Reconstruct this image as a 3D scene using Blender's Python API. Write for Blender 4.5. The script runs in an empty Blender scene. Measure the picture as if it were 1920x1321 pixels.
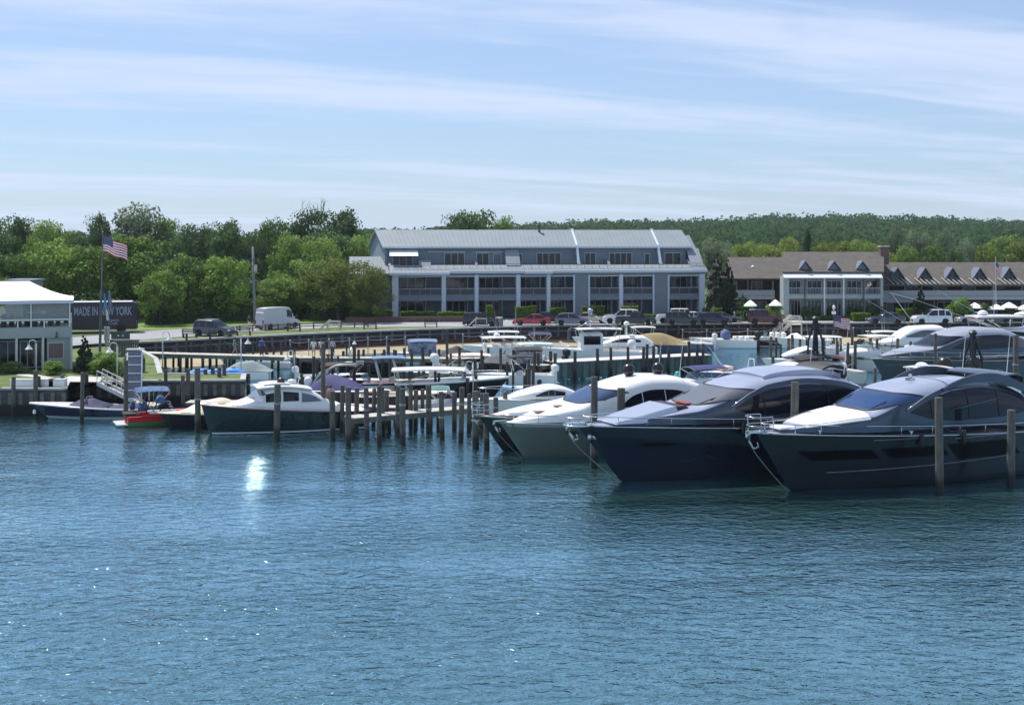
import bpy, bmesh, math, random
from math import sin, cos, pi, radians as rad
from mathutils import Vector as V, Matrix, noise
R = random.Random(7)
S = bpy.context.scene
COL = S.collection
# ---------------- camera ----------------
F, H, YH = 2400.0, 13.0, 445.0          # focal length and horizon row of the photograph, eye height in metres
cam = bpy.data.objects.new('camera', bpy.data.cameras.new('camera')); COL.objects.link(cam)
cam.location = (0, 0, H); cam.rotation_euler = (rad(90), 0, 0)
cam.data.sensor_width = 36; cam.data.lens = F/1920*36
cam.data.shift_y = -(660.5-YH)/1920
cam.data.clip_start = 1; cam.data.clip_end = 12000
S.camera = cam
# ---------------- sky and sun ----------------
SUN_EL, SUN_AZ = 60.0, -42.0            # degrees; azimuth measured from the view direction, negative to the left
W = bpy.data.worlds.new("World"); S.world = W; W.use_nodes = True
nt = W.node_tree; N = nt.nodes; LK = nt.links
bg = N['Background']
sky = N.new('ShaderNodeTexSky'); sky.sky_type = 'NISHITA'; sky.sun_disc = False
sky.sun_elevation = rad(SUN_EL); sky.sun_rotation = rad(SUN_AZ); sky.air_density = 1.0; sky.dust_density = 0.6; sky.ozone_density = 1.6
SKY_K = 0.082
bg.inputs['Strength'].default_value = SKY_K
tc = N.new('ShaderNodeTexCoord'); sp = N.new('ShaderNodeSeparateXYZ'); LK.new(tc.outputs['Generated'], sp.inputs[0])
def wm(op, a, b=None, c=None, clamp=False):
    n = N.new('ShaderNodeMath'); n.operation = op; n.use_clamp = clamp
    for i, q in enumerate((a, b, c)):
        if q is None: continue
        if isinstance(q, (int, float)): n.inputs[i].default_value = q
        else: LK.new(q, n.inputs[i])
    return n.outputs[0]
zz = wm('MAXIMUM', sp.outputs[2], 0.0)
den = wm('ADD', zz, 0.09)
u_ = wm('DIVIDE', sp.outputs[0], den); v_ = wm('DIVIDE', sp.outputs[1], den)
def cloud(ax, ay, bx, by, off, det, rough, dist):
    cb = N.new('ShaderNodeCombineXYZ')
    LK.new(wm('ADD', wm('MULTIPLY', u_, ax), wm('MULTIPLY', v_, ay)), cb.inputs[0])
    LK.new(wm('ADD', wm('MULTIPLY', u_, bx), wm('MULTIPLY', v_, by)), cb.inputs[1])
    cb.inputs[2].default_value = off
    n = N.new('ShaderNodeTexNoise'); n.noise_dimensions = '3D'; LK.new(cb.outputs[0], n.inputs['Vector'])
    n.inputs['Scale'].default_value = 1.0; n.inputs['Detail'].default_value = det; n.inputs['Roughness'].default_value = rough
    n.inputs['Distortion'].default_value = dist
    return n.outputs[0]
c1 = cloud(0.30, 0.05, -0.42, 1.25, 3.7, 3, 0.42, 0.5)
c2 = cloud(1.4, 0.3, -1.0, 4.2, 9.1, 6, 0.6, 0.9)
cs = wm('ADD', wm('MULTIPLY', c1, 0.74), wm('MULTIPLY', c2, 0.26))
mr = N.new('ShaderNodeMapRange'); mr.interpolation_type = 'SMOOTHSTEP'; LK.new(cs, mr.inputs[0])
mr.inputs[1].default_value = 0.40; mr.inputs[2].default_value = 0.66; mr.inputs[3].default_value = 0.38; mr.inputs[4].default_value = 0.92
# the veil of cirrus thickens towards the horizon
hz = N.new('ShaderNodeMapRange'); LK.new(zz, hz.inputs[0]); hz.inputs[1].default_value = 0.0; hz.inputs[2].default_value = 0.10
hz.inputs[3].default_value = 0.65; hz.inputs[4].default_value = 0.0
fac = wm('MAXIMUM', mr.outputs[0], hz.outputs[0], clamp=True)
hi = N.new('ShaderNodeMapRange'); LK.new(zz, hi.inputs[0]); hi.inputs[1].default_value = 0.22; hi.inputs[2].default_value = 0.5
hi.inputs[3].default_value = 1.0; hi.inputs[4].default_value = 0.7
fac = wm('MULTIPLY', fac, hi.outputs[0])
tint = N.new('ShaderNodeMix'); tint.data_type = 'RGBA'; tint.blend_type = 'MULTIPLY'; tint.inputs[0].default_value = 1.0
LK.new(sky.outputs[0], tint.inputs[6]); tint.inputs[7].default_value = (0.60, 0.82, 1.10, 1)
mixc = N.new('ShaderNodeMix'); mixc.data_type = 'RGBA'; LK.new(fac, mixc.inputs[0]); LK.new(tint.outputs[2], mixc.inputs[6])
mixc.inputs[7].default_value = (6.2, 7.15, 9.1, 1)
LK.new(mixc.outputs[2], bg.inputs['Color'])
sun = bpy.data.objects.new('sun', bpy.data.lights.new('sun', 'SUN')); COL.objects.link(sun)
sun.data.energy = 4.5; sun.data.angle = rad(0.53); sun.data.color = (1.0, 0.95, 0.88)
SD = V((sin(rad(SUN_AZ))*cos(rad(SUN_EL)), cos(rad(SUN_AZ))*cos(rad(SUN_EL)), sin(rad(SUN_EL))))
sun.rotation_euler = SD.to_track_quat('Z', 'Y').to_euler(); sun.location = (0, 0, 200)
S.view_settings.view_transform = 'Standard'; S.view_settings.look = 'None'; S.view_settings.gamma = 1; S.view_settings.exposure = 0.47
S.cycles.max_bounces = 6; S.cycles.transparent_max_bounces = 12; S.cycles.sample_clamp_indirect = 80
S.cycles.diffuse_bounces = 2; S.cycles.glossy_bounces = 4

def at(px, py, z=0.0):
    "the real place of a thing at height z that the photograph (1920 x 1321) shows at this pixel"
    D = F*(H-z)/(py-YH)
    return V(((px-960)/F*D, D, z))
def atD(px, py, D): return V(((px-960)/F*D, D, H-(py-YH)*D/F))
# ---------------- materials ----------------
MATS = {}
def mat(name, col, rough=0.6, metal=0.0, var=0.0, vs=3.0, col2=None, bump=0.0, bs=20.0, coat=0.0, trans=0.0, alpha=1.0, emit=None, stretch=None, ior=None, spec=None, wet=False):
    if name in MATS: return MATS[name]
    m = bpy.data.materials.new(name); m.use_nodes = True; t = m.node_tree; n = t.nodes; l = t.links
    b = n['Principled BSDF']; b.inputs['Base Color'].default_value = (*col, 1); b.inputs['Roughness'].default_value = rough
    b.inputs['Metallic'].default_value = metal; b.inputs['Coat Weight'].default_value = coat; b.inputs['Coat Roughness'].default_value = 0.04
    b.inputs['Transmission Weight'].default_value = trans; b.inputs['Alpha'].default_value = alpha
    if ior: b.inputs['IOR'].default_value = ior
    if spec is not None: b.inputs['Specular IOR Level'].default_value = spec
    tcn = n.new('ShaderNodeTexCoord'); mp = n.new('ShaderNodeMapping'); l.new(tcn.outputs['Object'], mp.inputs[0])
    if stretch: mp.inputs['Scale'].default_value = stretch
    out = None
    if var or col2:
        ns = n.new('ShaderNodeTexNoise'); l.new(mp.outputs[0], ns.inputs['Vector']); ns.inputs['Scale'].default_value = vs; ns.inputs['Detail'].default_value = 4; ns.inputs['Roughness'].default_value = 0.6
        rp = n.new('ShaderNodeValToRGB'); l.new(ns.outputs[0], rp.inputs[0]); rp.color_ramp.elements[0].position = 0.33; rp.color_ramp.elements[1].position = 0.67
        c2 = col2 or tuple(min(1, c*(1+var)) for c in col); c1_ = col if col2 else tuple(c*(1-var) for c in col)
        rp.color_ramp.elements[0].color = (*c1_, 1); rp.color_ramp.elements[1].color = (*c2, 1)
        out = rp.outputs[0]; l.new(out, b.inputs['Base Color'])
    if wet:   # tidal stain: the part of a pile the water reaches is dark with weed
        g = n.new('ShaderNodeNewGeometry'); s_ = n.new('ShaderNodeSeparateXYZ'); l.new(g.outputs['Position'], s_.inputs[0])
        r2 = n.new('ShaderNodeMapRange'); l.new(s_.outputs[2], r2.inputs[0]); r2.inputs[1].default_value = 0.55; r2.inputs[2].default_value = 0.95; r2.inputs[3].default_value = 0.16; r2.inputs[4].default_value = 1.0
        mx = n.new('ShaderNodeMix'); mx.data_type = 'RGBA'; mx.blend_type = 'MULTIPLY'; mx.inputs[0].default_value = 1
        if out: l.new(out, mx.inputs[6])
        else: mx.inputs[6].default_value = (*col, 1)
        l.new(r2.outputs[0], mx.inputs[7]); l.new(mx.outputs[2], b.inputs['Base Color'])
    if bump:
        nb = n.new('ShaderNodeTexNoise'); l.new(mp.outputs[0], nb.inputs['Vector']); nb.inputs['Scale'].default_value = bs; nb.inputs['Detail'].default_value = 3
        bp = n.new('ShaderNodeBump'); bp.inputs['Strength'].default_value = bump; bp.inputs['Distance'].default_value = 0.05
        l.new(nb.outputs[0], bp.inputs['Height']); l.new(bp.outputs[0], b.inputs['Normal'])
    if emit: b.inputs['Emission Color'].default_value = (*emit, 1); b.inputs['Emission Strength'].default_value = 1
    MATS[name] = m
    return m
def leafmat(name, c_dark, c_light, tr=0.5, vs=0.35):
    m = bpy.data.materials.new(name); m.use_nodes = True; t = m.node_tree; n = t.nodes; l = t.links
    for x in list(n): n.remove(x)
    o = n.new('ShaderNodeOutputMaterial'); oi = n.new('ShaderNodeObjectInfo'); tcn = n.new('ShaderNodeTexCoord')
    ns = n.new('ShaderNodeTexNoise'); l.new(tcn.outputs['Object'], ns.inputs['Vector']); ns.inputs['Scale'].default_value = vs; ns.inputs['Detail'].default_value = 5; ns.inputs['Roughness'].default_value = 0.7
    ad = n.new('ShaderNodeMath'); ad.operation = 'MULTIPLY_ADD'; l.new(oi.outputs['Random'], ad.inputs[0]); ad.inputs[1].default_value = 0.25; l.new(ns.outputs[0], ad.inputs[2])
    rp = n.new('ShaderNodeValToRGB'); l.new(ad.outputs[0], rp.inputs[0]); rp.color_ramp.elements[0].position = 0.42; rp.color_ramp.elements[1].position = 0.78
    rp.color_ramp.elements[0].color = (*c_dark, 1); rp.color_ramp.elements[1].color = (*c_light, 1)
    d = n.new('ShaderNodeBsdfDiffuse'); tl = n.new('ShaderNodeBsdfTranslucent'); gl = n.new('ShaderNodeBsdfGlossy'); gl.inputs['Roughness'].default_value = 0.6
    gl.inputs['Color'].default_value = (0.6, 0.7, 0.6, 1)
    hs = n.new('ShaderNodeHueSaturation'); l.new(rp.outputs[0], hs.inputs['Color']); hs.inputs['Value'].default_value = 1.25; hs.inputs['Hue'].default_value = 0.485
    l.new(rp.outputs[0], d.inputs[0]); l.new(hs.outputs[0], tl.inputs[0])
    m1 = n.new('ShaderNodeMixShader'); m1.inputs[0].default_value = tr; l.new(d.outputs[0], m1.inputs[1]); l.new(tl.outputs[0], m1.inputs[2])
    m2 = n.new('ShaderNodeMixShader'); m2.inputs[0].default_value = 0.0 if name == 'hill_foliage' else 0.03; l.new(m1.outputs[0], m2.inputs[1]); l.new(gl.outputs[0], m2.inputs[2]); l.new(m2.outputs[0], o.inputs[0])
    return m
def glassmat(name, col, rough=0.03, alpha=1.0):
    return mat(name, col, rough, 0.0, coat=0.0, alpha=alpha, spec=0.5)
# ---------------- mesh helpers ----------------
class MB:
    def __init__(s): s.v = []; s.f = []; s.mi = []; s.m = 0; s.q = []
    def add(s, vs, fs):
        k = len(s.v); s.q.append((k, len(s.f))); s.v += [tuple(p) for p in vs]
        for f in fs: s.f.append(tuple(i+k for i in f)); s.mi.append(s.m)
        return s
    def box(s, x0, x1, y0, y1, z0, z1):
        return s.add([(x0,y0,z0),(x1,y0,z0),(x1,y1,z0),(x0,y1,z0),(x0,y0,z1),(x1,y0,z1),(x1,y1,z1),(x0,y1,z1)],
                     [(0,3,2,1),(4,5,6,7),(0,1,5,4),(1,2,6,5),(2,3,7,6),(3,0,4,7)])
    def hexa(s, p): return s.add(p, [(0,3,2,1),(4,5,6,7),(0,1,5,4),(1,2,6,5),(2,3,7,6),(3,0,4,7)])
    def rbox(s, c, d, rz=0.0, taper=1.0):
        x, y, z = d[0]/2, d[1]/2, d[2]; M = Matrix.Rotation(rz, 3, 'Z'); c = V(c); p = []
        for zz_, k in ((0, 1.0), (z, taper)):
            for sx, sy in ((-1,-1),(1,-1),(1,1),(-1,1)): p.append(c + M @ V((sx*x*k, sy*y*k, zz_)))
        return s.hexa(p)
    def bar(s, p0, p1, w, h=None):
        "rectangular bar from p0 to p1"
        p0 = V(p0); p1 = V(p1); h = h or w; d = (p1-p0).normalized()
        a = d.cross(V((0,0,1)));  a = V((1,0,0)) if a.length < 1e-4 else a.normalized()
        b = a.cross(d).normalized(); q = []
        for p in (p0, p1):
            for sx, sy in ((-1,-1),(1,-1),(1,1),(-1,1)): q.append(p + a*sx*w/2 + b*sy*h/2)
        return s.hexa(q)
    def tube(s, pts, r, n=6, r1=None, cap=True, closed=False):
        pts = [V(p) for p in pts]; k0 = len(s.v); m = len(pts); vs = []
        for i, p in enumerate(pts):
            d = (pts[min(i+1, m-1)] - pts[max(i-1, 0)])
            if closed: d = pts[(i+1) % m]-pts[i-1]
            d = d.normalized() if d.length > 1e-9 else V((0,0,1))
            a = d.cross(V((0.03,0.02,1))); a = V((1,0,0)) if a.length < 1e-3 else a.normalized(); b = d.cross(a).normalized()
            rr = r if r1 is None else r+(r1-r)*i/max(1, m-1)
            if callable(r): rr = r(i/(m-1))
            for j in range(n):
                t = 2*pi*j/n; vs.append(p + a*cos(t)*rr + b*sin(t)*rr)
        fs = []
        for i in range(m if closed else m-1):
            for j in range(n):
                i2 = (i+1) % m; fs.append((i*n+j, i*n+(j+1) % n, i2*n+(j+1) % n, i2*n+j))
        if cap and not closed: fs += [tuple(range(n))[::-1], tuple((m-1)*n+j for j in range(n))]
        return s.add(vs, fs)
    def lathe(s, prof, c=(0,0,0), n=12, ax='z', sq=(1, 1)):
        "prof = [(r, z)]"
        c = V(c); vs = []
        for r, z in prof:
            for j in range(n):
                t = 2*pi*j/n; x, y = r*cos(t)*sq[0], r*sin(t)*sq[1]
                vs.append(c + (V((x, y, z)) if ax == 'z' else V((z, x, y)) if ax == 'x' else V((x, z, y))))
        m = len(prof); fs = [(i*n+j, i*n+(j+1) % n, (i+1)*n+(j+1) % n, (i+1)*n+j) for i in range(m-1) for j in range(n)]
        if prof[0][0] > 1e-4: fs.append(tuple(range(n))[::-1])
        if prof[-1][0] > 1e-4: fs.append(tuple((m-1)*n+j for j in range(n)))
        return s.add(vs, fs)
    def grid(s, P, nu, nv, u0=0, u1=1, v0=0, v1=1):
        vs = [P(u0+(u1-u0)*i/nu, v0+(v1-v0)*j/nv) for i in range(nu+1) for j in range(nv+1)]; w = nv+1
        return s.add(vs, [(i*w+j, (i+1)*w+j, (i+1)*w+j+1, i*w+j+1) for i in range(nu) for j in range(nv)])
    def poly(s, pts): return s.add(pts, [tuple(range(len(pts)))])
    def prism(s, pts, ext):
        "polygon pushed along ext"
        e = V(ext); n = len(pts); p = [V(q) for q in pts]
        return s.add(p + [q+e for q in p], [tuple(range(n))[::-1], tuple(range(n, 2*n))] + [(i, (i+1) % n, n+(i+1) % n, n+i) for i in range(n)])
    def slab(s, P, nu, nv, th, **k):
        "grid given thickness downwards (solid)"
        a = len(s.v); s.grid(P, nu, nv, **k); w = nv+1; n = (nu+1)*w
        s.add([V(p)+V(th) for p in s.v[a:a+n]], [])
        top = a; bot = a+n
        for i in range(nu):
            for j in range(nv): s.f.append((bot+i*w+j, bot+i*w+j+1, bot+(i+1)*w+j+1, bot+(i+1)*w+j)); s.mi.append(s.m)
        def q(i, j): s.f.append((top+i, top+j, bot+j, bot+i)); s.mi.append(s.m)
        for j in range(nv): q(j+1, j); q(nu*w+j, nu*w+j+1)
        for i in range(nu): q(i*w, (i+1)*w); q((i+1)*w+nv, i*w+nv)
        return s
    def build(s, name, m, parent=None, smooth=False, bevel=0):
        me = bpy.data.meshes.new(name); me.from_pydata(s.v, [], s.f)
        ms = m if isinstance(m, (list, tuple)) else [m]
        for x in ms: me.materials.append(x)
        if len(ms) > 1: me.polygons.foreach_set('material_index', s.mi)
        if smooth:
            me.polygons.foreach_set('use_smooth', [True]*len(me.polygons))
            if smooth is not True:
                bm = bmesh.new(); bm.from_mesh(me)
                for e in bm.edges:
                    if len(e.link_faces) == 2 and e.calc_face_angle(0) > rad(smooth): e.smooth = False
                bm.to_mesh(me); bm.free()
        me.update(); o = bpy.data.objects.new(name, me); COL.objects.link(o)
        if parent: o.parent = parent
        if bevel:
            b = o.modifiers.new('bevel', 'BEVEL'); b.width = bevel; b.segments = 2; b.limit_method = 'ANGLE'
        return o
def each(mb, name, m, parent, per=1, **k):
    "one object for every `per` pieces of the builder: countable parts stay individuals"
    q = mb.q[::per]+[(len(mb.v), len(mb.f))]; r = []
    for (v0, f0), (v1, f1) in zip(q, q[1:]):
        c = MB(); c.v = mb.v[v0:v1]; c.f = [tuple(i-v0 for i in f) for f in mb.f[f0:f1]]; c.mi = mb.mi[f0:f1]; r.append(c.build(name, m, parent, **k))
    return r
def tag(o, label, cat, group=None, kind=None):
    o['label'] = label; o['category'] = cat
    if group: o['group'] = group
    if kind: o['kind'] = kind
    return o
def thing(name, label, cat, loc=(0,0,0), rz=0.0, group=None, sc=1.0):
    o = bpy.data.objects.new(name, None); COL.objects.link(o); o.location = loc; o.rotation_euler = (0, 0, rz); o.scale = (sc,)*3
    o.empty_display_size = 0.3
    return tag(o, label, cat, group)
def struct(o): o['kind'] = 'structure'; return o
def kids(o): return [c for c in bpy.data.objects if c.parent == o]
_kc = {}
def dup(root, loc, rz=0.0, label=None, group=None, sc=None, deep=True):
    r = root.copy(); COL.objects.link(r); r.location = loc; r.rotation_euler = (0, 0, rz)
    if sc is not None: r.scale = sc if hasattr(sc, '__len__') else (sc,)*3
    if label: r['label'] = label
    if group: r['group'] = group
    if root.name not in _kc: _kc[root.name] = [(c, kids(c)) for c in kids(root)]
    for c, gs in _kc[root.name]:
        d = c.copy(); COL.objects.link(d); d.parent = r
        for g in gs:
            e = g.copy(); COL.objects.link(e); e.parent = d
    return r
def lerp(a, b, t): return a+(b-a)*t
def curve(keys):
    "smooth function through (x, value, value...) keys; x rising"
    xs = [k[0] for k in keys]; n = len(keys)
    def f(x):
        if x <= xs[0]: return keys[0][1:]
        if x >= xs[-1]: return keys[-1][1:]
        i = max(j for j in range(n-1) if xs[j] <= x); t = (x-xs[i])/(xs[i+1]-xs[i]); h = xs[i+1]-xs[i]; r = []
        for c in range(1, len(keys[0])):
            p0, p1 = keys[i][c], keys[i+1][c]
            def sl(j):
                if j <= 0 or j >= n-1: return (keys[min(j+1, n-1)][c]-keys[max(j-1, 0)][c])/(xs[min(j+1, n-1)]-xs[max(j-1, 0)])
                a = (keys[j][c]-keys[j-1][c])/(xs[j]-xs[j-1]); b = (keys[j+1][c]-keys[j][c])/(xs[j+1]-xs[j])
                return 0 if a*b <= 0 else 2*a*b/(a+b)
            m0, m1 = sl(i)*h, sl(i+1)*h
            r.append((2*t**3-3*t*t+1)*p0+(t**3-2*t*t+t)*m0+(-2*t**3+3*t*t)*p1+(t**3-t*t)*m1)
        return tuple(r)
    return f
def patch(mb, P, ulo, uhi, vlo, vhi, nu, nv, off=0.015, cen=None):
    "a sheet lying just proud of surface P between curves; vlo/vhi are functions of u (or numbers)"
    g = lambda q, u: q(u) if callable(q) else q
    def Q(i, j):
        u = lerp(ulo, uhi, i); v = lerp(g(vlo, u), g(vhi, u), j); e = 1e-3
        p = V(P(u, v)); a = V(P(u+e, v))-V(P(u-e, v)); b = V(P(u, v+e))-V(P(u, v-e)); n = a.cross(b)
        if n.length < 1e-12: n = V((0,0,1))
        n.normalize(); c = V(cen) if cen else V((p.x, 0, p.z-1.5))
        if n.dot(p-c) < 0: n = -n
        return p+n*off
    return mb.grid(Q, nu, nv)
# ================= setting =================
# ---- water ----
def water_material():
    m = bpy.data.materials.new('harbour_water'); m.use_nodes = True; t = m.node_tree; n = t.nodes; l = t.links
    n.remove(n['Principled BSDF']); o_ = n['Material Output']
    df = n.new('ShaderNodeBsdfDiffuse'); df.inputs[0].default_value = (0.030, 0.082, 0.078, 1)
    gl = n.new('ShaderNodeBsdfGlossy'); gl.inputs[0].default_value = (0.62, 0.89, 1.0, 1); gl.inputs['Roughness'].default_value = 0.05
    fr = n.new('ShaderNodeFresnel'); fr.inputs[0].default_value = 1.42; mx_ = n.new('ShaderNodeMixShader')
    fa = n.new('ShaderNodeMath'); fa.operation = 'MULTIPLY_ADD'; fa.use_clamp = True; l.new(fr.outputs[0], fa.inputs[0]); fa.inputs[1].default_value = 2.45; fa.inputs[2].default_value = 0.05; l.new(fa.outputs[0], mx_.inputs[0]); l.new(df.outputs[0], mx_.inputs[1]); l.new(gl.outputs[0], mx_.inputs[2]); l.new(mx_.outputs[0], o_.inputs[0])
    tcn = n.new('ShaderNodeTexCoord')
    def ns(scale, det, rot, sx, sy, dist=0.0, rough=0.55):
        mp = n.new('ShaderNodeMapping'); l.new(tcn.outputs['Object'], mp.inputs[0]); mp.inputs['Rotation'].default_value = (0, 0, rot); mp.inputs['Scale'].default_value = (sx, sy, 1)
        q = n.new('ShaderNodeTexNoise'); l.new(mp.outputs[0], q.inputs['Vector']); q.inputs['Scale'].default_value = scale; q.inputs['Detail'].default_value = det
        q.inputs['Roughness'].default_value = rough; q.inputs['Distortion'].default_value = dist; return q.outputs[0]
    def mth(op, a, c):
        q = n.new('ShaderNodeMath'); q.operation = op
        for i, z in enumerate((a, c)):
            if isinstance(z, (int, float)): q.inputs[i].default_value = z
            else: l.new(z, q.inputs[i])
        return q.outputs[0]
    w1 = ns(1.45, 3, rad(18), 0.85, 1.3, 0.9); w2 = ns(3.9, 3, rad(-28), 0.9, 1.2, 0.5); w3 = ns(0.28, 2, rad(10), 0.7, 1.5)
    gust = ns(0.045, 3, rad(12), 0.5, 1.6, 0.6, 0.6)
    gr = n.new('ShaderNodeMapRange'); l.new(gust, gr.inputs[0]); gr.inputs[1].default_value = 0.36; gr.inputs[2].default_value = 0.62; gr.inputs[3].default_value = 0.50; gr.inputs[4].default_value = 1.25
    # the open harbour is ruffled by the wind, the water between the piers is sheltered
    sp_ = n.new('ShaderNodeSeparateXYZ'); l.new(tcn.outputs['Object'], sp_.inputs[0])
    sh = n.new('ShaderNodeMapRange'); l.new(sp_.outputs[1], sh.inputs[0]); sh.inputs[1].default_value = 78; sh.inputs[2].default_value = 104; sh.inputs[3].default_value = 1.0; sh.inputs[4].default_value = 0.42
    h = mth('ADD', mth('ADD', mth('MULTIPLY', w1, 0.105), mth('MULTIPLY', w2, 0.034)), mth('MULTIPLY', w3, 0.08))
    h = mth('MULTIPLY', h, mth('MULTIPLY', gr.outputs[0], sh.outputs[0]))
    bp = n.new('ShaderNodeBump'); bp.inputs['Strength'].default_value = 1.0; bp.inputs['Distance'].default_value = 1.0; l.new(h, bp.inputs['Height']); [l.new(bp.outputs[0], q.inputs['Normal']) for q in (df, gl, fr)]
    return m
mb = MB(); mb.box(-420, 420, -60, 330, -6, 0.0); mb.f = mb.f[1:2]; mb.mi = mb.mi[1:2]
struct(mb.build('water', water_material()))
# ---- materials of the ground ----
M_grass = mat('lawn_grass', (0.075, 0.115, 0.022), 0.9, var=0.35, vs=0.7, bump=0.5, bs=9)
M_far = mat('field_ground', (0.06, 0.09, 0.03), 0.9, var=0.3, vs=0.05)
M_sand = mat('beach_sand', (0.31, 0.265, 0.17), 0.9, var=0.16, vs=0.6, bump=0.3, bs=6)
M_asph = mat('pale_asphalt', (0.24, 0.245, 0.26), 0.85, var=0.12, vs=0.35)
M_conc = mat('concrete', (0.42, 0.41, 0.38), 0.8, var=0.12, vs=1.5)
M_cap = mat('weathered_cap', (0.34, 0.35, 0.34), 0.75, var=0.15, vs=1.0)
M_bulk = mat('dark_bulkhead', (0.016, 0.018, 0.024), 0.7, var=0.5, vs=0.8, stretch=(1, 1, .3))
M_pile = mat('pile_wood', (0.060, 0.056, 0.047), 0.85, col2=(0.125, 0.12, 0.105), vs=2.2, stretch=(3, 3, .6), bump=0.5, bs=14, wet=True)
M_deck = mat('deck_planks', (0.40, 0.38, 0.34), 0.75, var=0.2, vs=2.5)
M_fascia = mat('green_timber', (0.10, 0.125, 0.11), 0.75, var=0.3, vs=1.2)
M_white = mat('white_paint', (0.80, 0.80, 0.78), 0.45)
M_brick = mat('brick_wall', (0.13, 0.08, 0.07), 0.85, var=0.35, vs=4)
# ---- land: main shore ----
BK = [at(250, 641, 2.2), at(330, 637.5, 2.2), at(410, 633, 2.2), at(480, 629.5, 2.2), at(560, 625.5, 2.2), at(640, 622, 2.2), at(780, 616.8, 2.2), at(900, 613, 2.2), at(1000, 610.5, 2.2), at(1180, 607.5, 2.2), at(1360, 606, 2.2), at(1640, 604.5, 2.2), at(1920, 603.5, 2.2), at(2100, 603.2, 2.2), V((150, 170, 2.2))]
Z0 = 2.2
mb = MB()
far = [V((400, 175, Z0)), V((3500, 400, Z0)), V((3500, 6000, Z0)), V((-3500, 6000, Z0)), V((-3500, 300, Z0)), V((-300, 100, Z0)), V((-90, 110, Z0)), V((-46, 127, Z0))]
pts = [p.copy() for p in BK] + far
def fan(pts, z, back=None):
    bm = bmesh.new(); vs = [bm.verts.new((p.x, p.y, z)) for p in pts]; f = bm.faces.new(vs); bmesh.ops.triangulate(bm, faces=[f])
    bm.normal_update()
    me = bpy.data.meshes.new('g'); 
    for f in bm.faces:
        if f.normal.z < 0: f.normal_flip()
    bm.to_mesh(me); bm.free(); return me
def sheet(name, pts, z, m, kind='structure'):
    me = fan(pts, z); me.name = name; me.materials.append(m); o = bpy.data.objects.new(name, me); COL.objects.link(o); o['kind'] = kind; return o
sheet('ground', pts, Z0, M_far)
# sea bed / sand strip in front of the bulkhead
mb = MB(); n = len(BK)
for i in range(n-1):
    a, b = BK[i], BK[i+1]
    def off(p, d, z): return (p.x + (2.0 if d > 0 else 0)*0, p.y-d, z)
    w = lambda i_: [9.5, 10, 10, 9, 7, 6, 5.2, 5, 5, 5.5, 7, 7.5, 7, 7, 7][i_]
    L0, L1 = w(i), w(i+1)
    rows0 = [off(a, -0.3, 0.48), off(a, 1.0, 0.44), off(a, L0*.55, 0.22), off(a, L0, -0.12), off(a, L0+6, -1.2)]
    rows1 = [off(b, -0.3, 0.48), off(b, 1.0, 0.44), off(b, L1*.55, 0.22), off(b, L1, -0.12), off(b, L1+6, -1.2)]
    for k in range(4): mb.add([rows0[k+1], rows1[k+1], rows1[k], rows0[k]], [(0, 1, 2, 3)])
struct(mb.build('beach', M_sand, smooth=True))
# ---- sea wall: dark sheathing with vertical timbers and a pale cap ----
sw = thing('sea_wall', 'long dark timber sea wall with pale cap, between the beach and the parking lot', 'sea wall', (0, 0, 0))
face = MB(); cap = MB(); tim = MB()
for i in range(n-1):
    a, b = BK[i], BK[i+1]; d = (b-a); L = d.length; d.normalize(); nrm = V((d.y, -d.x, 0))
    p = lambda s_, o_, z: a + d*s_ + nrm*o_ + V((0, 0, z-Z0))
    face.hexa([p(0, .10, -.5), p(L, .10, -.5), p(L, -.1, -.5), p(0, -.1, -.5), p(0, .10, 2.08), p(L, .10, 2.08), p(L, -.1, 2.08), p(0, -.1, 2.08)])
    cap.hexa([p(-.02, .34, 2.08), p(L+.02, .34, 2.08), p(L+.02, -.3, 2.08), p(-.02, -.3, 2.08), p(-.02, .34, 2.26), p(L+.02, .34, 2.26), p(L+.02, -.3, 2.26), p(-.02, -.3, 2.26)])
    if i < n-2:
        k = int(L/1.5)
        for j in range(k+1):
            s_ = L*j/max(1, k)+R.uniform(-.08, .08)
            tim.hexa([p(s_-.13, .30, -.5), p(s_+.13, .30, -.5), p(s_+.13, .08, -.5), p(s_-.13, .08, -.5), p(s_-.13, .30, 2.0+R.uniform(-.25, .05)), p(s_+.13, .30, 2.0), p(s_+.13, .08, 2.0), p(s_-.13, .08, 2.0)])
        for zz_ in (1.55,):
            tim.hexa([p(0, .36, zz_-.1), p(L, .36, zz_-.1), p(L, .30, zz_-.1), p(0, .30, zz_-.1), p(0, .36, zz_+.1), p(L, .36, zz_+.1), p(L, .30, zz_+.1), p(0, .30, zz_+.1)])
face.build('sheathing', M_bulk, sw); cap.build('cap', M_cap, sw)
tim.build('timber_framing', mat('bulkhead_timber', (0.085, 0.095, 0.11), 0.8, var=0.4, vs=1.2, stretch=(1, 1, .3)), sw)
# rust-coloured foot of the wall
mb = MB()
for i in range(3, n-2):
    a, b = BK[i], BK[i+1]; d = (b-a); L = d.length; d.normalize(); nrm = V((d.y, -d.x, 0))
    p = lambda s_, o_, z: a + d*s_ + nrm*o_ + V((0, 0, z-Z0))
    mb.hexa([p(0, .46, .1), p(L, .46, .1), p(L, .31, .1), p(0, .31, .1), p(0, .46, .85), p(L, .46, .85), p(L, .31, .85), p(0, .31, .85)])
mb.build('lower_wale', mat('rusty_wale', (0.085, 0.030, 0.022), 0.8, var=0.4, vs=1.5), sw)
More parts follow.
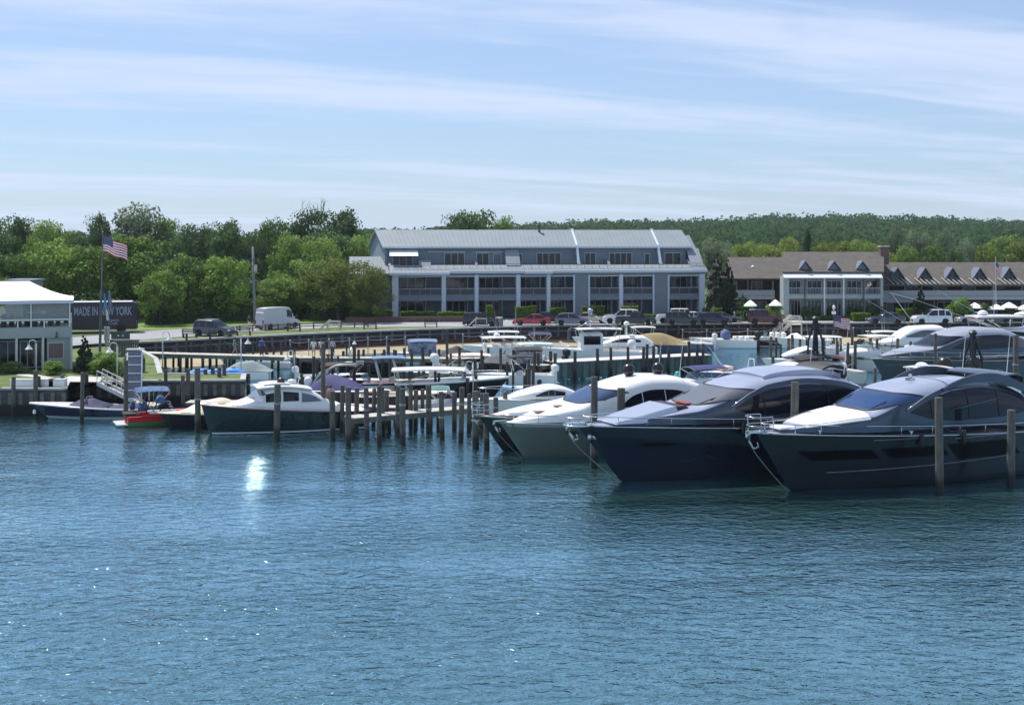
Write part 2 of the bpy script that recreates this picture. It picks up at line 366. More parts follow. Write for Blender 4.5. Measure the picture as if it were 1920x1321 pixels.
# ---- grass verge, road, parking, lawn ----
verge = [BK[0]+V((-6, -1.5, 0))] + [p.copy() for p in BK[:8]] + [at(900, 611.6, Z0), at(780, 612.5, Z0), at(640, 613, Z0), at(480, 621, Z0), at(360, 629.5, Z0), at(300, 634, Z0), at(200, 642, Z0)]
for p in verge[1:9]: p.y += 0.31
sheet('grass_verge', verge, Z0+.02, M_grass)
sheet('asphalt_road', [at(200, 642, Z0), at(300, 634, Z0), at(360, 629.5, Z0), at(480, 621, Z0), at(560, 617, Z0), at(640, 613, Z0), at(780, 612.5, Z0), at(900, 611.6, Z0), BK[8]+V((0, .31, 0)), BK[9]+V((0, .31, 0)), BK[10]+V((0, .31, 0)), BK[11]+V((0, .31, 0)), BK[12]+V((0, .31, 0)), BK[13]+V((0, .31, 0)), V((110, 178, Z0)), V((20, 176, Z0)), V((-14, 170, Z0)), at(640, 605, Z0), at(560, 607.5, Z0), at(430, 611, Z0), at(330, 616, Z0), at(240, 624, Z0), at(140, 632, Z0), V((-60, 128, Z0)), V((-46, 124, Z0))], Z0+.012, M_asph)
sheet('lawn_behind_road', [at(300, 619, Z0), at(430, 610.6, Z0), at(560, 607, Z0), at(640, 604.6, Z0), V((-20, 172, Z0)), V((-24, 186, Z0)), V((-70, 190, Z0)), V((-64, 150, Z0))], Z0+.03, mat('bright_grass', (0.12, 0.19, 0.03), 0.9, var=0.3, vs=0.6))
# parking markings: white bay lines at the back row
mb = MB()
for k in range(19):
    x = -9+k*2.75; mb.box(x, x+.11, 165.6, 170.0, Z0+.016, Z0+.017)
mb.f = [f for i, f in enumerate(mb.f) if i % 6 == 1]; mb.mi = mb.mi[:len(mb.f)]
struct(mb.build('bay_lines', M_white))
# ---- peninsula lawn, left foreground ----
ZL = 1.9
PEN = [V((-80, 93.5, ZL)), at(0, 728, ZL), at(120, 728, ZL), at(126, 716, ZL)+V((0, 0, 0)), at(186, 716.5, ZL), at(300, 713, ZL), at(455, 712.5, ZL), at(457, 701, ZL), at(300, 700.5, ZL), at(292, 672, ZL), at(262, 655, ZL), BK[0]+V((0, 0, ZL-Z0)), V((-46, 127, ZL)), V((-80, 120, ZL))]
sheet('peninsula_lawn', PEN, ZL, M_grass)
pw = thing('peninsula_bulkhead', 'grey board bulkhead with pale cap round the restaurant lawn, left foreground', 'bulkhead', (0, 0, 0))
face = MB(); cap = MB(); tim = MB()
for i in range(0, 11):
    a, b = PEN[i], PEN[i+1]; d = b-a; L = d.length; d.normalize(); nrm = V((d.y, -d.x, 0))
    p = lambda s_, o_, z: V((a.x, a.y, 0)) + d*s_ + nrm*o_ + V((0, 0, z))
    face.hexa([p(0, .09, -1), p(L, .09, -1), p(L, -.05, -1), p(0, -.05, -1), p(0, .09, 1.82), p(L, .09, 1.82), p(L, -.05, 1.82), p(0, -.05, 1.82)])
    cap.hexa([p(-.1, .22, 1.82), p(L+.1, .22, 1.82), p(L+.1, -.2, 1.82), p(-.1, -.2, 1.82), p(-.1, .22, 1.96), p(L+.1, .22, 1.96), p(L+.1, -.2, 1.96), p(-.1, -.2, 1.96)])
    k = int(L/.7)
    for j in range(k+1):
        s_ = L*j/max(1, k)
        tim.hexa([p(s_-.14, .15, .75), p(s_+.14, .15, .75), p(s_+.14, .08, .75), p(s_-.14, .08, .75), p(s_-.14, .15, 1.6), p(s_+.14, .15, 1.6), p(s_+.14, .08, 1.6), p(s_-.14, .08, 1.6)])
face.build('boards', mat('bulkhead_boards', (0.05, 0.055, 0.055), 0.8, var=0.4, vs=1.5, wet=True), pw); cap.build('cap', M_cap, pw)
each(tim, 'batten', mat('grey_batten', (0.13, 0.13, 0.12), 0.8, var=0.3, vs=2), pw)
sheet('paved_path', [at(120, 726, ZL), at(128, 716.5, ZL), at(186, 717, ZL), at(196, 708, ZL), at(130, 706, ZL), at(118, 712, ZL)], ZL+.065, M_conc)
sheet('restaurant_path', [at(36, 700, ZL), at(76, 703, ZL), at(118, 712, ZL), at(118, 717, ZL), at(70, 708, ZL), at(30, 704, ZL)], ZL+.02, M_conc)
# ---- hills ----
def ridge(x):   # terrain height of the ridge at distance 1000 m
    px = 960 + x/1000*F
    return -4.2+curve([(-400, 6), (300, 9), (700, 10), (960, 14.5), (1050, 16.2), (1150, 17.5), (1300, 19), (1400, 21), (1550, 22.6), (1700, 21), (1800, 19.5), (1920, 17.2), (2300, 14), (3000, 12)])(px)[0]
def hillz(x, y):
    t = min(1, max(0, (y-430)/570)); s_ = t*t*(3-2*t); q = ridge(x*1000/max(y, 300))
    if y > 1000: q *= max(0.2, 1-(y-1000)/900)
    return 2.0 + (q-2.0)*s_ + 1.3*noise.noise(V((x*.012, y*.012, 3)))*s_
mb = MB(); mb.grid(lambda u, v: (lerp(-900, 1300, u), lerp(420, 1700, v), hillz(lerp(-900, 1300, u), lerp(420, 1700, v))), 80, 50)
struct(mb.build('hills', M_far, smooth=True))
import numpy as np
RN = np.random.default_rng(5)
def leaf_mesh(name, C, Nn, size, m, extra=0.5):
    "one mesh of small leaf-clump quads at points C, facing roughly Nn"
    k = len(C); t = RN.normal(size=(k, 3)); Nn = Nn + RN.normal(size=(k, 3))*extra; Nn /= np.linalg.norm(Nn, axis=1)[:, None]+1e-9
    a = np.cross(Nn, t); a /= np.linalg.norm(a, axis=1)[:, None]+1e-9; b = np.cross(Nn, a); s_ = (size*RN.uniform(.55, 1.35, k))[:, None]
    q = np.stack([C-a*s_*.9-b*s_*.25, C+a*s_*.1-b*s_*.75, C+a*s_*.95+b*s_*.2, C-a*s_*.15+b*s_*.8], 1).reshape(-1, 3)
    me = bpy.data.meshes.new(name); me.vertices.add(len(q)); me.vertices.foreach_set('co', q.ravel()); me.loops.add(4*k)
    me.loops.foreach_set('vertex_index', np.arange(4*k)); me.polygons.add(k); me.polygons.foreach_set('loop_start', np.arange(k)*4); me.polygons.foreach_set('loop_total', np.full(k, 4))
    me.materials.append(m); me.update(calc_edges=True); return me
M_leafhill = leafmat('hill_foliage', (0.038, 0.080, 0.034), (0.070, 0.130, 0.048), 0.35, 0.05)
C = []; Nn = []
for k in range(6500):
    y = RN.uniform(430, 1060); hw = y*0.43; x = RN.uniform(-0.15*y, hw)
    if RN.random() < .25: x = RN.uniform(-hw, hw)
    rr = 2.2+5.6*RN.random()**2.2; zc = hillz(x, y)+rr*.75+RN.uniform(0, 1.6); m_ = 30+int(rr*3)
    d = RN.normal(size=(m_, 3)); d /= np.linalg.norm(d, axis=1)[:, None]; d[:, 2] = np.abs(d[:, 2])*1.1-.15
    C.append(np.array([x, y, zc])+d*np.array([rr, rr, rr*.95])*RN.uniform(.85, 1.1, (m_, 1))); Nn.append(d)
me = leaf_mesh('hillside_forest', np.concatenate(C), np.concatenate(Nn), 1.0, M_leafhill, .8)
o = bpy.data.objects.new('hillside_forest', me); COL.objects.link(o); tag(o, 'dense dark green woodland covering the far hills', 'woodland', kind='stuff')
# ================= trees =================
M_bark = mat('bark', (0.10, 0.085, 0.07), 0.9, var=0.35, vs=6, stretch=(1, 1, .2), bump=.6, bs=12)
LF = dict(
 light=leafmat('leaf_light', (0.045, 0.095, 0.020), (0.20, 0.32, 0.060), 0.34, 2.4),
 mid=leafmat('leaf_mid', (0.050, 0.105, 0.026), (0.19, 0.30, 0.065), 0.34, 2.4),
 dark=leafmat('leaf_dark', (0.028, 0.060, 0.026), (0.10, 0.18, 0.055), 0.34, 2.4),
 olive=leafmat('leaf_olive', (0.080, 0.108, 0.026), (0.22, 0.27, 0.06), 0.34, 2.4),
 pale=leafmat('leaf_pale', (0.075, 0.11, 0.06), (0.24, 0.30, 0.18), 0.34, 2.4),
 yellow=leafmat('leaf_yellow', (0.075, 0.110, 0.020), (0.25, 0.32, 0.06), 0.34, 2.4),
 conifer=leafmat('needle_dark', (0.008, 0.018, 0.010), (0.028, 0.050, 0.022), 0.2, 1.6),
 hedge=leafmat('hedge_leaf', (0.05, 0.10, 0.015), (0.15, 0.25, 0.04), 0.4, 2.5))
def crown_pts(shape, seed, nl=34, per=150, lobe=(.075, .16)):
    "unit tree: height 1, crown radius about .5; clumps of leaves round many small lobes, uneven outline, gaps between"
    g = np.random.default_rng(seed); C = []; Nn = []; ctr = []
    for i in range(nl):
        for _ in range(40):
            t = g.uniform(0, 1); th = g.uniform(0, 2*pi)
            if shape == 'round': z = .17+.71*t; rmax = .42*math.sqrt(max(0, 1-((t-.42)/.62)**2))
            elif shape == 'spread': z = .22+.64*t; rmax = .46*math.sqrt(max(0, 1-((t-.5)/.62)**2))
            elif shape == 'tall': z = .18+.72*t; rmax = .33*math.sqrt(max(0, 1-((t-.45)/.62)**2))
            elif shape == 'shrub': z = .12+.62*t; rmax = .44*math.sqrt(max(0, 1-((t-.2)/.85)**2))
            else: z = .08+.84*t; rmax = .40*(1-t)**.8
            r = rmax*math.sqrt(g.uniform(.25, 1)) if g.random() > .18 else rmax*g.uniform(0, .5)
            c = np.array([r*cos(th), r*sin(th), z])
            if all(np.linalg.norm((c-q)*np.array([1, 1, 1.2])) > .085 for q in ctr): break
        ctr.append(c); lr = g.uniform(*lobe)*(1 if shape != 'cone' else .75*(1.15-t))
        d = g.normal(size=(per, 3)); d /= np.linalg.norm(d, axis=1)[:, None]
        rad_ = lr*g.uniform(.3, 1.2, (per, 1))**.6
        P = c + d*rad_*np.array([1.15, 1.15, .72]); out = P-np.array([0, 0, .5]); out /= np.linalg.norm(out, axis=1)[:, None]
        C.append(P); Nn.append(d*.7+out*.3+np.array([0, 0, .25]))
    return np.concatenate(C), np.concatenate(Nn), ctr
TREE = {}
def tree_proto(key, shape, leaf, seed, nl, per, size, lobe=(.075, .16), limbs=9, bare=0):
    if shape in ('round', 'spread', 'tall'): nl += 14; per -= 20
    C, Nn, ctr = crown_pts(shape, seed, nl, per, lobe)
    crown = leaf_mesh('crown', C, Nn, size, LF[leaf], .55)
    g = random.Random(seed); tr = MB(); top = .62 if shape != 'cone' else .9
    if shape == 'shrub': top = .35
    bend = [(g.uniform(-.02, .02)*i, g.uniform(-.02, .02)*i, top*i/4-(.03 if i == 0 else 0)) for i in range(5)]
    tr.tube(bend, lambda t: .026*(1-.75*t)+(.012 if t == 0 else 0), 7)
    for c in g.sample(ctr, min(limbs, len(ctr))):
        b0 = V(bend[min(3, 1+int(c[2]*2.5))]); b1 = V(c); mid = (b0+b1)/2+V((0, 0, .03)); tr.tube([b0, mid, b1], lambda t: .012*(1-.8*t)+.0015, 5)
    for k in range(bare):
        a = g.uniform(0, 6.28); b0 = V((cos(a)*g.uniform(0, .2), sin(a)*g.uniform(0, .2), .8)); b1 = b0+V((g.uniform(-.08, .08), g.uniform(-.04, .04), g.uniform(.16, .27))); tr.tube([b0, (b0+b1)/2+V((.012, 0, 0)), b1], .005, 4, r1=.0012)
        for j in range(3):
            q = b0.lerp(b1, g.uniform(.4, .9)); tr.tube([q, q+V((g.uniform(-.06, .06), g.uniform(-.03, .03), g.uniform(.03, .08)))], .0025, 3, r1=.001)
    tm = tr.build('trunk', M_bark, smooth=True); tmesh = tm.data; bpy.data.objects.remove(tm)
    TREE[key] = (crown, tmesh)
tree_proto('light0', 'round', 'light', 11, 40, 150, .019)
tree_proto('light1', 'spread', 'light', 12, 42, 150, .019)
tree_proto('light2', 'round', 'light', 13, 36, 150, .020)
tree_proto('mid0', 'round', 'mid', 21, 42, 150, .018)
tree_proto('mid1', 'tall', 'mid', 22, 38, 150, .017)
tree_proto('dark0', 'round', 'dark', 31, 46, 150, .018)
tree_proto('dark1', 'tall', 'dark', 32, 40, 150, .018)
tree_proto('bare0', 'round', 'dark', 33, 42, 140, .018, bare=16)
tree_proto('olive0', 'spread', 'olive', 41, 48, 170, .0135, (.08, .15))
tree_proto('olive1', 'round', 'olive', 42, 48, 170, .0135, (.08, .15))
tree_proto('pale0', 'tall', 'pale', 51, 34, 130, .017)
tree_proto('pale1', 'round', 'pale', 52, 36, 130, .018)
tree_proto('yellow0', 'round', 'yellow', 61, 34, 130, .021)
tree_proto('yellow1', 'spread', 'yellow', 62, 34, 130, .021)
tree_proto('cone0', 'cone', 'conifer', 71, 60, 130, .020, (.07, .15), 4)
tree_proto('cone1', 'cone', 'conifer', 72, 55, 130, .024, (.07, .15), 4)
tree_proto('conelight', 'cone', 'mid', 73, 50, 130, .024, (.08, .16), 4)
tree_proto('shrub0', 'shrub', 'mid', 81, 26, 150, .034, (.13, .22), 5)
tree_proto('shrub1', 'shrub', 'light', 82, 26, 150, .034, (.13, .22), 5)
tree_proto('shrub2', 'shrub', 'dark', 83, 26, 150, .034, (.13, .22), 5)
tree_proto('hedgeball', 'shrub', 'hedge', 84, 26, 150, .04, (.15, .24), 5)
def tree(key, x, y, h, wd, label, cat='tree', name='tree', group=None, z=Z0):
    "h = height, wd = crown width in metres"
    r = thing(name, label, cat, (x, y, z), R.uniform(0, 6.28), group); r.scale = (wd/.98, wd/.98, h)
    for nm, me in zip(('crown', 'trunk'), TREE[key]):
        o = bpy.data.objects.new(nm, me); COL.objects.link(o); o.parent = r
    return r
def tpx(key, px, ytop, D, wpx, label, **k):
    "tree whose top the photograph shows at (px, ytop), standing D metres away, crown wpx pixels wide"
    zt = H-(ytop-YH)*D/F; z = k.get('z', Z0)
    return tree(key, (px-960)/F*D, D, (zt-z)*1.06, wpx*D/F*1.04, label, **k)
G1 = 'round green trees along the road behind the sea wall'
rowA = [('light0', 92, 448, 168, 150, 'round light green tree behind the white roof of the restaurant'),
 ('light1', 20, 470, 160, 120, 'light green tree at the left edge, behind the restaurant roof'),
 ('light2', 168, 452, 166, 120, 'light green tree just left of the flagpole, behind the black bus'),
 ('light1', 248, 436, 170, 165, 'large light green tree right behind the big flag'),
 ('light2', 300, 500, 158, 95, 'small light green tree behind the front end of the black bus'),
 ('light0', 352, 476, 164, 125, 'light green tree with a visible trunk behind the grey off-roader'),
 ('light2', 425, 474, 165, 110, 'light green tree just left of the utility pole'),
 ('mid0', 520, 520, 168, 100, 'bushy green tree behind the white van'),
 ('light1', 578, 484, 170, 125, 'light green tree to the right above the white van'),
 ('olive0', 636, 478, 166, 150, 'olive green feathery tree left of the blue-grey condominium'),
 ('olive1', 697, 500, 163, 82, 'small olive green tree touching the left end of the condominium'),
 ('mid1', 545, 440, 190, 110, 'rounded mid green tree behind the utility pole, below the dark ones'),
 ('mid0', 602, 445, 192, 110, 'rounded mid green tree in the second row, right of the utility pole')]
for a in rowA: tpx(a[0], a[1], a[2], a[3], a[4], a[5], group=G1)
G2 = 'tall dark trees behind the roadside trees'
rowB = [('dark0', -10, 402, 220, 110, 'dark tall tree at the far left edge of the tree line'), ('dark1', 40, 408, 228, 90, 'dark tree second from the left edge of the tree line'),
 ('mid0', 88, 412, 224, 90, 'brownish green tree top in a dip of the tree line at the left'), ('dark0', 130, 432, 230, 90, 'low dark tree in the gap left of the flag'),
 ('dark1', 186, 404, 222, 70, 'dark tree peeking over the light trees above the flag'), ('pale1', 262, 382, 224, 140, 'tallest tree of the left group, pale green, above the flag'),
 ('mid1', 310, 408, 226, 90, 'tall mid green tree right of the tallest tree of the left group'), ('dark0', 362, 414, 218, 110, 'dark green tree in the middle of the left tree line'),
 ('dark1', 425, 416, 214, 100, 'dark green tree above the roadside trees, left of the utility pole'), ('dark0', 468, 430, 220, 80, 'dark tree directly behind the utility pole top'),
 ('mid1', 512, 412, 225, 90, 'dark tree with dry twigs right of the utility pole'), ('bare0', 588, 394, 226, 130, 'high tree with bare twigs standing out of its crown'),
 ('dark1', 640, 396, 215, 120, 'high dark tree closest to the left gable of the condominium'), ('mid0', 676, 440, 205, 90, 'mid green tree just left of the left gable of the condominium'),
 ('dark0', 612, 430, 205, 120, 'dark tree below the one with bare twigs'), ('dark0', 898, 387, 232, 135, 'dark round tree rising behind the condominium roof'),
 ('dark1', 858, 402, 236, 80, 'smaller dark tree left of the round one behind the condominium roof'), ('mid0', 946, 404, 234, 60, 'small dark tree right of the round one behind the condominium roof')]
for a in rowB: tpx(a[0], a[1], a[2], a[3], a[4], a[5], group=G2)
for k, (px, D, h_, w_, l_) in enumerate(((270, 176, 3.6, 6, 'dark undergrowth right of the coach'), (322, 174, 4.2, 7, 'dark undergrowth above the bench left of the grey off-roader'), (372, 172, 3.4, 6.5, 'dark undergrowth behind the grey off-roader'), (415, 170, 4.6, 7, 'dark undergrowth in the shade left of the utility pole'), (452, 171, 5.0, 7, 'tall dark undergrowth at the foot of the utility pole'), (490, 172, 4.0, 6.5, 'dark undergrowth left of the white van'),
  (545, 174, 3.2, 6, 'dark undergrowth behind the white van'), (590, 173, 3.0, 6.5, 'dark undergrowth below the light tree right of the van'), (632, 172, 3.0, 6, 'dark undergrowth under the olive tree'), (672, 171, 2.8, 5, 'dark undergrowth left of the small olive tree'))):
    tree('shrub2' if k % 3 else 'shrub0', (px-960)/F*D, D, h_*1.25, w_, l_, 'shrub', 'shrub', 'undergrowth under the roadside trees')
G3 = 'trees behind the brown-roofed inn'
rr_ = random.Random(3)
names = {'yellow0': 'yellow-green leafy tree', 'yellow1': 'broad yellow-green tree', 'pale0': 'pale silvery green tree', 'pale1': 'rounded silvery tree', 'mid0': 'mid green tree', 'dark0': 'dark green tree', 'dark1': 'slim dark green tree'}
rowC = [('pale1', 1335, 446, 205, 60), ('pale0', 1362, 455, 210, 50), ('yellow0', 1385, 457, 230, 60), ('mid0', 1415, 452, 245, 70), ('yellow1', 1445, 458, 225, 70), ('yellow0', 1480, 445, 255, 55),
 ('dark1', 1514, 428, 240, 22), ('yellow1', 1545, 452, 230, 60), ('yellow0', 1580, 452, 240, 55), ('mid0', 1612, 448, 250, 60), ('yellow1', 1640, 455, 225, 55), ('pale0', 1680, 424, 232, 60),
 ('pale1', 1722, 432, 236, 62), ('pale0', 1772, 430, 230, 55), ('mid0', 1700, 460, 215, 60), ('dark0', 1790, 462, 215, 40), ('pale1', 1810, 447, 225, 50), ('yellow0', 1850, 456, 230, 60),
 ('mid0', 1885, 440, 240, 80), ('yellow1', 1925, 446, 225, 70), ('mid0', 1985, 440, 235, 90), ('mid0', 1750, 455, 212, 60), ('yellow0', 1660, 468, 212, 55)]
where = ['right of the condominium', 'behind the dark conifers', 'over the left wing of the inn', 'over the left wing roof, further back', 'over the roof joint of the left wing', 'left of the dark column over the middle house',
 'over the middle house of the inn, tall and narrow', 'right of the narrow dark column', 'over the middle dormer of the middle house', 'over the third dormer of the middle house', 'just left of the brick chimney', 'right of the brick chimney, highest there',
 'over the first dormers of the right wing', 'over the middle of the right wing', 'low behind the first right wing dormer', 'low and darkest over the right wing', 'over the fourth right wing dormer', 'behind the thin flagpole top', 'right of the thin flagpole', 'at the right edge of the photo',
 'beyond the right edge', 'low over the second right wing dormer', 'touching the brick chimney from the right']
for a, w_ in zip(rowC, where): tpx(a[0], a[1], a[2], a[3], a[4], names[a[0]]+' '+w_, group=G3)
for k, (px, yt, D, key) in enumerate(((2060, 446, 238, 'mid0'), (2120, 440, 250, 'dark0'), (2190, 448, 236, 'yellow0'), (2260, 442, 246, 'mid1'), (2340, 446, 240, 'mid0'), (2430, 440, 250, 'dark1'))):
    tpx(key, px, yt, D, 95, 'tree of the belt that goes on beyond the right end of the inn', group='tree belt beyond the inn')
# far trees closing the view at ground level, left and behind the buildings
G4 = 'far trees closing the gaps'
for k in range(34):
    px = -60+k*40+rr_.uniform(-12, 12); D = rr_.uniform(250, 330)
    if px > 1330: break
    zt = 13-(rr_.uniform(424, 440)-YH)*D/F
    tree(rr_.choice(['dark0', 'mid0', 'dark1']), (px-960)/F*D, D, zt-Z0, rr_.uniform(9, 13), 'distant dark green tree filling a gap in the tree line', group=G4)
# ================= buildings =================
M_siding = mat('blue_grey_siding', (0.155, 0.198, 0.235), 0.75, var=0.07, vs=0.8)
M_trimb = mat('pale_blue_trim', (0.48, 0.56, 0.63), 0.6)
M_metal = mat('standing_seam_metal', (0.225, 0.26, 0.285), 0.6, 0.0, spec=.2, var=0.05, vs=0.5)
M_glassd = glassmat('dark_window_glass', (0.012, 0.016, 0.024), 0.06)
M_glassl = glassmat('curtained_glass', (0.10, 0.12, 0.14), 0.15)
M_frame = mat('window_frame_pale', (0.42, 0.48, 0.52), 0.5)
M_rail = mat('dark_rail', (0.05, 0.06, 0.07), 0.5)
M_steel = mat('bright_steel', (0.62, 0.64, 0.66), 0.22, 0.9)
M_floor = mat('balcony_floor', (0.16, 0.18, 0.2), 0.8)
M_shing = mat('brown_roof_shingle', (0.088, 0.078, 0.070), 0.9, var=0.18, vs=1.2, bump=.4, bs=5)
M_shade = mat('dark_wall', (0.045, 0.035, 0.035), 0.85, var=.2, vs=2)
M_greyw = mat('grey_white_siding', (0.34, 0.38, 0.38), 0.65, var=.05)
M_ww = mat('white_wood', (0.66, 0.69, 0.68), 0.55)
M_awn = mat('white_awning_cloth', (0.85, 0.85, 0.87), 0.7)
M_canv = mat('white_canvas', (0.86, 0.86, 0.86), 0.75)
M_furn = mat('patio_furniture', (0.06, 0.055, 0.05), 0.6)
M_red = mat('red_paint', (0.45, 0.02, 0.02), 0.35, coat=.5)
def window(par, x0, x1, z0, z1, y, nm='window', mull=1, glass=None, fr=.07, fm=None):
    "framed window facing -y with its pane as a sub-part"
    f = MB(); f.box(x0, x0+fr, y-.05, y+.06, z0, z1); f.box(x1-fr, x1, y-.05, y+.06, z0, z1); f.box(x0+fr, x1-fr, y-.05, y+.06, z1-fr, z1); f.box(x0+fr, x1-fr, y-.05, y+.06, z0, z0+fr*.8)
    for k in range(mull):
        xm = lerp(x0, x1, (k+1)/(mull+1)); f.box(xm-fr*.4, xm+fr*.4, y-.045, y+.05, z0+fr*.8, z1-fr)
    o = f.build(nm, fm or M_frame, par)
    g = MB(); g.box(x0+fr, x1-fr, y+.0, y+.03, z0+fr*.8, z1-fr); g.build('pane', glass or M_glassd, o)
    return o
# ---------- blue-grey condominium ----------
cnd = thing('condominium', 'long blue-grey three-storey condominium with metal roofs and recessed balconies', 'building', (0, 0, 0))
O = at(735, 597, 2.3); ROT = rad(7)
cnd.location = (O.x, O.y, 2.3); cnd.rotation_euler = (0, 0, ROT)
def lx(px, dy=0.0):   # local x where the facade plane (local y = dy) appears at that column
    k = (px-960)/F; c, s_ = cos(ROT), sin(ROT)
    return (k*(O.y+dy*c)-O.x+dy*s_)/(c-k*s_)
LX1 = lx(1321)
walls = MB(); cols = MB(); base_z = 0
z1b, z1t, z2o, zev = 2.35, 3.1, 5.45, 6.15    # slab bottom / balcony top edge / opening top / eave
bays = [(747, 828), (836, 890), (897, 968), (975.6, 1025), (1032, 1075), (1106, 1161), (1168, 1224), (1255, 1311)]
edges = [735.5]+[e for b in bays for e in b]+[1321.4]
X = [lx(e) for e in edges]; DEP = 2.2
for i in range(0, len(X), 2):   # piers between the bays
    a, b = X[i], X[i+1]; wide = (b-a) > 1.2
    if wide:
        walls.box(a+.22, b-.22, .02, DEP, 0, zev-.3); cols.box(a, a+.22, -.06, .3, 0, z2o+.25); cols.box(b-.22, b, -.06, .3, 0, z2o+.25)
    else: cols.box(a, b, -.12, DEP, 0, z2o+.3)
walls.box(X[0], X[-1], DEP, DEP+7.5, 0, 6.0)              # body
walls.box(X[0]+.05, X[-1]-.05, .05, DEP, z2o+.2, zev-.05)  # head band
walls.box(X[0]+.02, X[0]+.3, .3, DEP, 0, z2o+.3)
cnd_w = walls.build('wall', M_siding, cnd); each(cols, 'column', M_trimb, cnd)
for i, b in enumerate(bays):
    a, c = lx(b[0]), lx(b[1])
    s_ = MB(); s_.box(a, c, .0, DEP, z1b, z1t-.02); s_.box(a, c, -.05, .06, z1t-.1, z1t+.02); s_.box(a, c, -.05, .04, z1b-.05, z1b+.1); s_.build('balcony_slab', M_siding, cnd)
    r_ = MB(); r_.box(a, c, .02, .07, z1t+.78, z1t+.85)
    k = int((c-a)/1.3)
    for j in range(k+1):
        x = lerp(a+.05, c-.05, j/max(1, k)); r_.box(x-.015, x+.015, .03, .06, z1t+.02, z1t+.78)
    ra = r_.build('balcony_rail', mat('rail_pale', (0.38, .45, .48), .5), cnd)
    g = MB(); g.box(a+.03, c-.03, .04, .05, z1t+.05, z1t+.76); g.build('balustrade_panel', mat('rail_panel', (0.03, .04, .055), .35), ra)
    t = MB(); t.box(a-.02, c+.02, -.05, .03, z2o+.02, z2o+.16); t.build('lintel', M_trimb, cnd)
    w = c-a; x1 = a+w*(.60 if i % 2 == 0 else .72)
    window(cnd, a+.25, x1, z1t+.05, z2o-.12, DEP-.06, 'sliding_door', 2, M_glassd)
    window(cnd, a+.25, x1, .15, z1b-.15, DEP-.06, 'sliding_door', 2, M_glassd)
    dv = MB(); dv.box(x1+.12, x1+.24, .4, DEP, 0, z2o); dv.build('partition', M_siding, cnd)
    fu = MB()
    for q in range(3):
        x = a+.7+q*(w-1.2)/3; fu.box(x, x+.5, .7, 1.2, z1t, z1t+.45); fu.box(x, x+.5, 1.12, 1.2, z1t+.45, z1t+.9); fu.box(x, x+.5, .8, 1.3, 0, .45); fu.box(x, x+.5, 1.2, 1.28, .45, .9)
    each(fu, 'balcony_chair', M_furn, cnd, 2)
# lower roof: sloping metal skirt in three stepped lengths
def roof_slab(mb, x0, x1, y0, z0, y1, z1, th=.16, seams=0.5):
    P = lambda u, v: (lerp(x0, x1, u), lerp(y0, y1, v), lerp(z0, z1, v))
    mb.slab(P, 1, 1, (0, 0, -th))
    if seams:
        n_ = int((x1-x0)/seams); nn = V((0, -(z1-z0), y1-y0)).normalized()
        for k in range(n_+1):
            x = x0+(x1-x0)*k/n_; p0 = V((x, y0, z0)); p1 = V((x, y1, z1)); h = nn*.05
            mb.hexa([p0+V((-.02, 0, 0)), p0+V((.02, 0, 0)), p0+V((.02, 0, 0))+h, p0+V((-.02, 0, 0))+h, p1+V((-.02, 0, 0)), p1+V((.02, 0, 0)), p1+V((.02, 0, 0))+h, p1+V((-.02, 0, 0))+h])
TZ = 6.95   # parapet top of the third-floor terraces
for a, b, y0, z0 in ((lx(730), lx(843), -.55, 6.0), (lx(843)-.0, lx(983), -.35, 6.22), (lx(983), lx(1036), -.45, 6.12), (lx(1036), lx(1325), -.3, 6.25)):
    m_ = MB(); roof_slab(m_, a, b-.01, y0, z0, 1.3, TZ+.05); m_.build('lower_roof', M_metal, cnd)
    f = MB(); f.box(a, b-.01, y0-.06, y0, z0-.26, z0+.03); f.box(a, b-.01, y0+.02, .1, z0-.3, z0-.2); f.build('gutter', M_trimb, cnd)
# upper floor
YU = 3.3; UZ0, UZ1 = 6.2, 9.45
up = MB(); up.box(lx(724, YU), lx(1290, YU)-.3, YU, YU+5.5, 5.9, UZ1-.1); up.box(X[0]+.1, X[-1]-.1, 1.2, YU, 5.9, 6.5); up.build('upper_wall', M_siding, cnd)
ux = lambda p: lx(p, YU)
for a, b, z0, z1, m_ in ((736, 774, 6.5, 8.55, 2), (833, 871, 6.5, 8.6, 2), (893, 917, 6.5, 8.6, 1), (925, 940, 6.5, 8.5, 0), (967, 979, 6.5, 8.5, 0), (1006, 1052, 6.5, 8.6, 3), (1096, 1117, 6.5, 8.6, 1), (1142, 1185, 6.5, 8.6, 3), (1208, 1218, 6.6, 8.5, 0), (1246, 1277, 6.5, 8.6, 1)):
    window(cnd, ux(a), ux(b), z0, z1, YU-.05, 'terrace_door', m_, M_glassl if (a in (925,)) else M_glassd)
